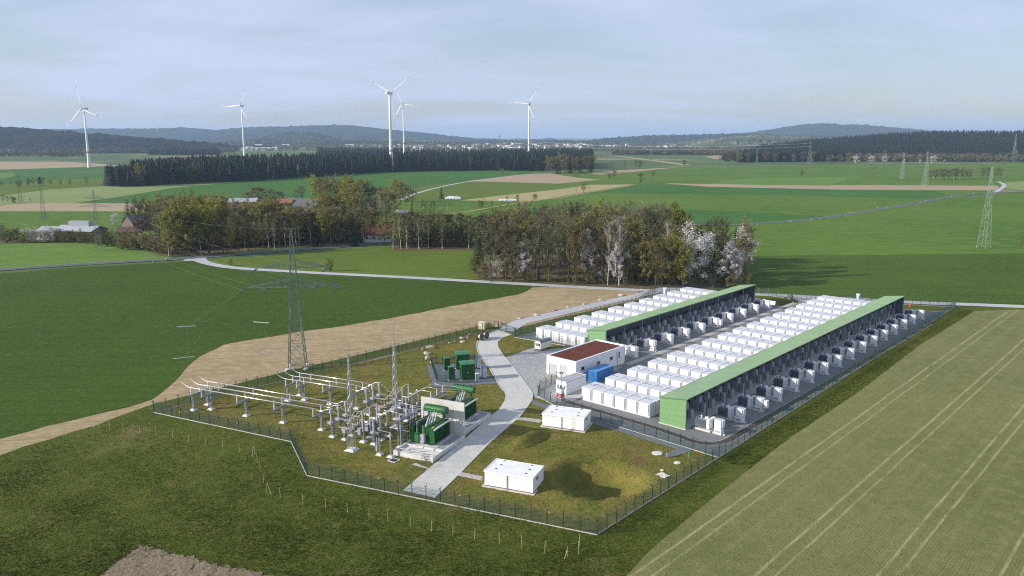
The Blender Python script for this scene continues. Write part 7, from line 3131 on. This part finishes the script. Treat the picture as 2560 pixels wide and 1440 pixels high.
while len(pts) < 42000:
    p = (grr.uniform(-75, 40), grr.uniform(102, 225))
    if not inside(p[0], p[1], LAWN) or inside(p[0], p[1], ROAD) or inside(p[0], p[1], GRAVEL_POLY):
        continue
    if grr.random() > 1.25 - p[1] / 260:
        continue
    pts.append((p[0], p[1], relief(*p) + 0.02))
    sz.append(grr.uniform(0.10, 0.24))
scatter('lawn_grass', pts, sz, TUFTS, S_LAWN)
pts, sz = [], []
WP = pg(*WHEAT_EDGE, (2600, 772), (3000, 830), (3000, 1500), (2600, 1600), (1400, 1600))
while len(pts) < 70000:
    px, py = grr.uniform(1500, 2620), 800 + 660 * math.sqrt(grr.random())
    p = G(px, py)
    if grr.random() > (p[1] / 230.0) ** 2 * 1.6:
        continue
    # drilled rows
    du_ = (p[0] - OX) * UC + (p[1] - OY) * US
    dv_ = (p[0] - OX) * US - (p[1] - OY) * UC
    dv_ = round(dv_ / 0.42) * 0.42 + grr.uniform(-0.16, 0.16)
    p = W(du_, dv_)
    if not inside(p[0], p[1], WP):
        continue
    pts.append((p[0], p[1], 0.02))
    sz.append(grr.uniform(0.06, 0.13))
scatter('young_wheat', pts, sz, TUFTS, S_WHEAT)
# ------------------------------------------------------------------ farm buildings
M_ROOFD = plain('dark_sheet_roof', srgb(92, 90, 92), 0.6, var=0.12)
M_ROOFR = plain('red_tile_roof', srgb(132, 82, 62), 0.85, var=0.2)
M_ROOFB = plain('brown_tile_roof', srgb(98, 74, 64), 0.85, var=0.2)
M_ROOFG = plain('pale_sheet_roof', srgb(170, 174, 180), 0.45, var=0.08)
M_WALLW = plain('whitewashed_wall', (0.70, 0.69, 0.66), 0.9, var=0.08)
M_WALLY = plain('cream_wall', (0.66, 0.58, 0.36), 0.9, var=0.08)
M_WALLT = plain('timber_wall', (0.16, 0.12, 0.09), 0.9, var=0.2)


def house(name, label, p, ang, ln, wd, hw, hr, wall, roof, cat, group=None, nwin=4, simple=False, over=0.5):
    """gabled building; local x along the ridge"""
    if simple:
        b = MB()
        b.mat(0).xprism([(-wd / 2, 0), (-wd / 2, hw), (0, hw + hr), (wd / 2, hw), (wd / 2, 0)][::-1], -ln / 2, ln / 2)
        b.mat(1)
        for s in (-1, 1):
            q = [(-ln / 2 - over, s * (wd / 2 + over), hw - over * hr / (wd / 2)), (ln / 2 + over, s * (wd / 2 + over), hw - over * hr / (wd / 2)), (ln / 2 + over, 0, hw + hr + 0.12), (-ln / 2 - over, 0, hw + hr + 0.12)]
            q2 = [(x, y, z + 0.25) for x, y, z in q]
            b.add(q + q2, [(0, 1, 2, 3), (7, 6, 5, 4), (0, 4, 5, 1), (1, 5, 6, 2), (2, 6, 7, 3), (3, 7, 4, 0)])
        o = b.build(name, [wall, roof], None, (p[0], p[1], p[2] if len(p) > 2 else 0.0), ang)
        return tag(o, label, cat, group)
    t = thing(name, label, cat, (p[0], p[1], 0.0), ang, group)
    b = MB()
    b.xprism([(-wd / 2, 0), (-wd / 2, hw), (0, hw + hr), (wd / 2, hw), (wd / 2, 0)][::-1], -ln / 2, ln / 2)
    b.build('wall', wall, t)
    b = MB()
    for s in (-1, 1):
        q = [(-ln / 2 - over, s * (wd / 2 + over), hw - over * hr / (wd / 2)), (ln / 2 + over, s * (wd / 2 + over), hw - over * hr / (wd / 2)), (ln / 2 + over, 0, hw + hr + 0.12), (-ln / 2 - over, 0, hw + hr + 0.12)]
        q2 = [(x, y, z + 0.2) for x, y, z in q]
        b.add(q + q2, [(0, 1, 2, 3), (7, 6, 5, 4), (0, 4, 5, 1), (1, 5, 6, 2), (2, 6, 7, 3), (3, 7, 4, 0)])
    b.build('roof', roof, t)
    for k in range(nwin):
        x = -ln / 2 + ln * (k + 0.5) / nwin
        b = MB()
        b.box(x - 0.6, x + 0.6, -wd / 2 - 0.06, -wd / 2 - 0.005, hw * 0.4, hw * 0.4 + 1.2)
        b.build('window', M_GLASS, t)
    b = MB()
    b.box(-ln / 2 - 0.06, -ln / 2 - 0.005, -1.1, 1.1, 0, min(3.0, hw * 0.8))
    b.build('door', M_WALLT, t)
    return t


house('farm_barn', 'low whitewashed barn with a pale sheet roof in the hedge', G(146, 597), R(-8), 17, 12, 4.6, 2.0, M_WALLW, M_ROOFG, 'barn', None, 3)
t = house('farm_barn', 'brown barn with a raised grey ridge vent beside the whitewashed one', G(205, 599), R(-8), 22, 14, 5.4, 2.2, M_WALLT, M_ROOFG, 'barn', None, 3)
b = MB()
b.box(-6, 6, -1.6, 1.6, 7.0, 10.2)
b.build('ridge_vent', plain('ribbed_grey_sheet', (0.36, 0.38, 0.40), 0.6), t)
house('farm_barn', 'long brown-roofed barn in the upper grove', G(600, 540), R(6), 46, 14, 5.0, 4.5, M_WALLY, M_ROOFB, 'barn')
house('farm_barn', 'barn with a bluish sheet roof beyond the long brown one', G(580, 526), R(10), 38, 14, 5.5, 3.5, M_WALLT, M_ROOFG, 'barn')
house('farm_house', 'cream farmhouse with a brown gable among the trees', G(545, 552), R(80), 14, 10, 6.0, 4.5, M_WALLY, M_ROOFB, 'house')
house('farm_barn', 'large dark-roofed barn on the upper edge of the grove', G(765, 533), R(-30), 34, 18, 5.5, 5.0, M_WALLT, M_ROOFD, 'barn')
house('farm_house', 'yellowish farmhouse beside the dark-roofed barn', G(715, 532), R(-20), 14, 10, 6, 4, M_WALLY, M_ROOFR, 'house')
house('farm_house', 'white house with an orange-red roof behind the birches', G(945, 603), R(8), 15, 9, 4.4, 4.4, M_WALLW, M_ROOFR, 'house')
house('shelter', 'small grey-roofed shelter beside a dark spruce', G(1008, 540), R(4), 9, 6, 2.6, 1.2, M_WALLT, M_ROOFG, 'shelter', None, 1)
house('farm_house', 'grey gabled house below the broad dark spruces', G(345, 575), R(60), 13, 10, 5.0, 4.0, M_WALLT, M_ROOFD, 'house')
house('farm_house', 'small yellow house with a dark roof in the lower grove', G(325, 590), R(10), 12, 8, 2.8, 2.2, M_WALLY, M_ROOFB, 'house')
house('farm_barn', 'pale barns in the far fields before the spruce wood tip', G(412, 409), R(4), 40, 18, 5, 5, M_WALLW, M_ROOFB, 'barn', None, 5)
house('farm_barn', 'second far farm barn near the spruce wood tip', G(455, 405), R(4), 34, 16, 5, 5, M_WALLT, M_ROOFB, 'barn', None, 5)
# wrapped bales
b = MB()
b.lathe([(0.2, -0.7), (0.62, -0.68), (0.68, -0.55), (0.68, 0.55), (0.62, 0.68), (0.2, 0.7)], 14, (0, 0, 0.66), 0)
BAL = b.mesh('wrapped_bale', M_WHITE)
k = 0
for row, (xa, xb, y, n) in enumerate(((1251, 1288, 504, 14), (1116, 1150, 499, 12), (1122, 1146, 496, 8))):
    for i in range(n):
        o = link('wrapped_bale', BAL, None, (*G(xa + (xb - xa) * i / (n - 1), y), 0.05), 0.2 * i)
        o.scale = (1.5, 1.5, 1.5)
        tag(o, 'white wrapped bale %s, %s of its row' % (('in the row by the field bushes', 'in the near row under the single spruce', 'in the rear row under the single spruce')[row], ordw(i)), 'bale', 'white wrapped bales')
# road marker posts
b = MB()
b.box(-0.06, 0.06, -0.06, 0.06, 0, 1.1)
DEL = b.mesh('road_marker', M_WHITE)
for k, (x, y) in enumerate(((1880, 563), (1893, 564), (1976, 555), (2028, 550), (2050, 549), (2115, 541), (2125, 534), (2193, 521), (2217, 521), (2290, 503), (2313, 505), (2378, 492), (2400, 491), (2433, 483), (2500, 478), (381, 658), (414, 650), (562, 633), (640, 628), (720, 622), (800, 616), (880, 610), (940, 604))):
    o = link('road_marker', DEL, None, (*G(x, y), 0.1))
    tag(o, 'white reflector post beside the asphalt road, %s counted from the wood' % ordw(k), 'marker post', 'reflector posts')

# ------------------------------------------------------------------ hills
HN = random.Random(9)


def hill_mat(name, c1, c2, c3, s1=0.004, field=None):
    m = bpy.data.materials.new(name)
    N, L, B = nt(m)
    B.inputs['Roughness'].default_value = 1
    B.inputs['Specular IOR Level'].default_value = 0.0
    geo = N.new('ShaderNodeNewGeometry')
    cur = (*c1[:3], 1)

    def nz(scale, a, b_, det=6):
        n = N.new('ShaderNodeTexNoise')
        n.inputs['Scale'].default_value = scale
        n.inputs['Detail'].default_value = det
        n.inputs['Roughness'].default_value = 0.62
        L.new(geo.outputs['Position'], n.inputs['Vector'])
        r = N.new('ShaderNodeMapRange')
        r.inputs[1].default_value = a
        r.inputs[2].default_value = b_
        L.new(n.outputs['Fac'], r.inputs[0])
        return r.outputs[0]

    def mix(f, a, c):
        mx = N.new('ShaderNodeMix')
        mx.data_type = 'RGBA'
        L.new(f, mx.inputs[0])
        for s, v in ((6, a), (7, c)):
            if isinstance(v, tuple):
                mx.inputs[s].default_value = (*v[:3], 1)
            else:
                L.new(v, mx.inputs[s])
        return mx.outputs[2]
    c = mix(nz(s1, 0.42, 0.56), c1, c2)
    c = mix(nz(s1 * 5, 0.45, 0.65), c, c3)
    if field:
        c = mix(nz(s1 * 0.7, 0.58, 0.62, 2), c, field)
    L.new(c, B.inputs['Base Color'])
    return m


HM_NEAR = hill_mat('wooded_hill', srgb(38, 44, 36), srgb(66, 66, 52), srgb(50, 54, 44), 0.0035)
HM_MID = hill_mat('mixed_hill', srgb(48, 60, 46), srgb(86, 90, 64), srgb(70, 76, 56), 0.0025, srgb(112, 122, 82))
HM_FAR = hill_mat('far_wooded_hill', srgb(40, 52, 42), srgb(50, 60, 46), srgb(44, 54, 44), 0.0018)


def hill(sil, dist, depth, mat, tree=9.0, nx=260, base=-4.0, front=0.0, seed=1, ny=26):
    """ridge with the measured skyline, dist metres out and depth metres from foot to crest"""
    rr = np.random.default_rng(seed)
    xs = np.linspace(sil[0][0], sil[-1][0], nx)
    ys = np.interp(xs, [p[0] for p in sil], [p[1] for p in sil])
    prof = np.concatenate([np.linspace(0, 1, ny), np.linspace(1.08, 2.0, 10)])
    V = []
    rough = rr.normal(0, 1, (len(prof), nx))
    # gentle lumps along and across
    lump = np.zeros((len(prof), nx))
    for q in range(6):
        a, b_, c = rr.uniform(2, 9), rr.uniform(1, 5), rr.uniform(0, 6)
        lump += np.sin(np.linspace(0, a * 6, nx)[None, :] + prof[:, None] * b_ * 3 + c) / 6
    for j, f in enumerate(prof):
        for i in range(nx):
            d = ray(xs[i], ys[i])
            zc = H + d[2] * dist / d[1] - tree * 0.5
            s = f if f <= 1 else 2 - f
            sm = s * s * (3 - 2 * s)
            yy = dist + (f - 1) * depth
            z = base + (zc - base) * (sm ** 0.85) + (lump[j, i] * 14 * s * (1 - s) * 2 if f <= 1 else 0)
            z += abs(rough[j, i]) * tree * (0.6 if s < 0.98 else 0.5) * min(1, s * 8)
            x = d[0] / d[1] * dist * (1 + 0.04 * (f - 1))
            V.append((x, yy, z))
    Fc = []
    for j in range(len(prof) - 1):
        for i in range(nx - 1):
            k = j * nx + i
            Fc.append((k, k + 1, k + nx + 1, k + nx))
    me = bpy.data.meshes.new('hills')
    me.from_pydata(V, [], Fc)
    me.materials.append(mat)
    o = link('hills', me)
    o['kind'] = 'structure'
    return o


hill([(-700, 322), (-200, 318), (0, 321), (30, 318), (100, 325), (200, 334), (300, 341), (400, 350), (480, 357), (560, 366), (640, 376), (700, 384)], 3600, 900, HM_NEAR, 8, 420, seed=2)
hill([(-700, 326), (0, 328), (100, 326), (200, 323), (290, 322), (400, 322), (480, 320), (520, 324), (560, 326), (600, 322), (640, 318), (700, 317), (760, 316), (840, 313), (890, 314), (920, 318), (960, 323), (1010, 327), (1060, 332), (1130, 341), (1200, 347), (1300, 350), (1420, 352)], 9500, 2600, HM_FAR, 10, 420, seed=3)
hill([(600, 356), (650, 346), (690, 335), (720, 331), (770, 331), (800, 335), (840, 345), (880, 352), (940, 356)], 6200, 700, HM_MID, 11, 160, seed=4)
hill([(780, 356), (850, 344), (900, 338), (960, 340), (1020, 345), (1100, 350), (1250, 355)], 7600, 1100, HM_MID, 10, 200, seed=5)
hill([(500, 360), (620, 352), (800, 352), (1000, 354), (1180, 358)], 5200, 600, HM_MID, 10, 200, seed=12)
hill([(1335, 353), (1360, 347), (1370, 345), (1380, 345), (1395, 349), (1420, 353)], 13000, 900, HM_FAR, 8, 60, seed=6)
hill([(1150, 356), (1300, 350), (1480, 352), (1520, 346), (1560, 343), (1620, 339), (1700, 338), (1760, 336), (1830, 334), (1900, 335), (2000, 338), (2200, 344), (2300, 348)], 7200, 1500, HM_FAR, 11, 320, seed=7)
hill([(1780, 345), (1860, 337), (1890, 330), (1950, 321), (2000, 312), (2040, 309), (2072, 310), (2095, 316), (2120, 311), (2150, 313), (2200, 318), (2280, 325), (2350, 331), (2420, 332), (2520, 337), (2700, 340)], 9800, 2400, HM_FAR, 10, 320, seed=8)
hill([(1700, 365), (1760, 352), (1800, 345), (1900, 341), (2000, 344), (2100, 350), (2200, 356)], 5200, 1200, HM_MID, 12, 200, seed=10)
RH = [(1790, 392), (1840, 384), (1890, 374), (1950, 367), (2050, 357), (2150, 349), (2240, 343), (2330, 339), (2440, 339), (2560, 338), (2800, 337), (3300, 345)]
rh = hill(RH, 3000, 1150, HM_NEAR, 2, 200, seed=11)

# conifers on the wooded hill, and the far tree belts, as masses
def hill_z(x, y, sil, dist, depth, base=-4.0, tree=2):
    px = 1280 + F * (x / y) * 1.0
    f = 1 - (dist - y) / depth
    ys_ = np.interp(px, [p[0] for p in sil], [p[1] for p in sil])
    d = ray(px, ys_)
    zc = H + d[2] * dist / d[1] - tree * 0.5
    s = max(0.0, min(1.0, f))
    return base + (zc - base) * ((s * s * (3 - 2 * s)) ** 0.85)


pts, hts = [], []
hr = random.Random(31)
while len(pts) < 5200:
    px = hr.uniform(1800, 2700)
    y = 3000 - 1150 * hr.random()
    x = (px - 1280) / F * y
    z = hill_z(x, y, RH, 3000, 1150)
    if px < 1900 and hr.random() < 0.5:
        continue
    pts.append((x, y, z - 1))
    hts.append(hr.uniform(16, 25))
mass('hill_forest', pts, hts, L_SPR, LSP, [hr.uniform(1.0, 1.6) for _ in pts])
pts, hts = [], []
for k in range(900):       # dark wood in front of the hill, and belts beyond the fields
    px = hr.uniform(1838, 2120)
    y = 1760 + 60 * hr.random() + (px - 1838) * 0.3
    pts.append(((px - 1280) / F * y, y))
    hts.append(hr.uniform(16, 24))
for k in range(500):
    px = hr.uniform(1215, 1480)
    y = 2350 + 150 * hr.random()
    pts.append(((px - 1280) / F * y, y))
    hts.append(hr.uniform(15, 24))
for k in range(420):
    px = hr.uniform(385, 560)
    y = 2500 + 130 * hr.random()
    pts.append(((px - 1280) / F * y, y))
    hts.append(hr.uniform(14, 22))
for k in range(1500):
    px = hr.uniform(800, 1350)
    y = 2250 + 500 * hr.random()
    if y > 2400 and 1000 < px:
        continue
    pts.append(((px - 1280) / F * y, y))
    hts.append(hr.uniform(16, 25))
mass('conifer_belt', pts, hts, L_SPR, LSP, [hr.uniform(1.0, 1.5) for _ in pts], kind='stuff')
pts, hts = [], []
for k in range(3600):      # broadleaf belts, hedges and gardens of the plain
    q = hr.random()
    if q < 0.12:
        px, y = hr.uniform(-100, 225), hr.choice((2250, 2500, 2900)) + 80 * hr.random()
    elif q < 0.2:
        px, y = hr.uniform(225, 600), hr.choice((2700, 3000)) + 90 * hr.random()
    elif q < 0.34:
        px, y = hr.uniform(1530, 1850), 2450 + 180 * hr.random()
    elif q < 0.42:
        px, y = hr.uniform(1480, 2000), 3100 + 200 * hr.random()
    elif q < 0.5:
        px, y = hr.uniform(2050, 2600), 1800 + 120 * hr.random()
    else:
        px, y = hr.uniform(600, 1700), 3000 + 4500 * hr.random() ** 1.2
    pts.append(((px - 1280) / F * y, y))
    hts.append(hr.uniform(10, 20) * (1 if y < 3000 else 1.0))
mass('far_woodland', pts, hts, leafmat('far_bare_wood', srgb(104, 96, 78), srgb(92, 94, 66), 0.1, 0.0), BLB, [hr.uniform(1.0, 1.7) for _ in pts])

# ------------------------------------------------------------------ the far town
M_TW = plain('town_white_wall', (0.72, 0.71, 0.69), 0.9, var=0.1, scale=0.02)
M_TR = plain('town_red_roof', srgb(140, 92, 76), 0.9, var=0.25, scale=0.02)
M_TD = plain('town_grey_roof', srgb(112, 108, 106), 0.9, var=0.25, scale=0.02)
tr_ = random.Random(41)
for k in range(190):
    px = tr_.gauss(1230, 150) if k < 140 else tr_.uniform(560, 1700)
    px = max(880, min(1640, px)) if k < 140 else px
    y = tr_.uniform(3300, 6000)
    big = tr_.random() < 0.16
    house('town_house', 'tiny pale house among the roofs of the far town', ((px - 1280) / F * y, y), tr_.uniform(0, 3), tr_.uniform(14, 22) * (2.2 if big else 1), tr_.uniform(11, 14) * (1.3 if big else 1), tr_.uniform(6, 10) * (1.3 if big else 1), 4.5 if not big else 2.5, M_TW, tr_.choice((M_TR, M_TD, M_TR)) if not big else M_TW, 'house', 'houses of the far town', simple=True)
for k, (px, y, ln) in enumerate(((628, 3300, 55), (650, 3350, 80), (672, 3300, 60), (690, 3400, 40), (470, 3200, 30), (14, 2700, 22), (70, 2650, 18), (45, 2750, 16), (1263, 4200, 26), (1513, 4300, 45), (1430, 3900, 60), (1290, 3500, 70))):
    house('factory_hall', 'long white hall in the distant plain, %s listed along the skyline' % ordw(k), ((px - 1280) / F * y, y), 0.1, ln, 22, 9, 2.5, M_TW, M_TW, 'hall', 'white halls in the plain', simple=True)
# tower cranes over the town
for k, px in enumerate((1405, 1425, 1362)):
    y = 4400
    t = thing('tower_crane', 'thin orange crane standing over the far town, %s of three' % ordw(k), 'crane', ((px - 1280) / F * y, y, 0), 0.4 * k)
    b = MB()
    b.box(-0.9, 0.9, -0.9, 0.9, 0, 46)
    b.build('mast', plain('crane_orange', srgb(190, 110, 70), 0.6), t)
    b = MB()
    b.bar((-14, 0, 44), (34, 0, 44), 1.2)
    b.build('jib', plain('crane_orange', srgb(190, 110, 70)), t)

# ------------------------------------------------------------------ haze: one closed box of even air round everything
b = MB()
b.box(-34000, 34000, -1500, 40000, -5.0, 262)
hz = b.build('haze', M_WHITE)
hz.data.materials.clear()
m = bpy.data.materials.new('haze')
m.use_nodes = True
N, L = m.node_tree.nodes, m.node_tree.links
N.clear()
o_ = N.new('ShaderNodeOutputMaterial')
v_ = N.new('ShaderNodeVolumePrincipled')
v_.inputs['Color'].default_value = (0.53, 0.71, 1.0, 1)
v_.inputs['Density'].default_value = 6.5e-5
v_.inputs['Anisotropy'].default_value = 0.1
L.new(v_.outputs[0], o_.inputs['Volume'])
hz.data.materials.append(m)
hz['kind'] = 'stuff'
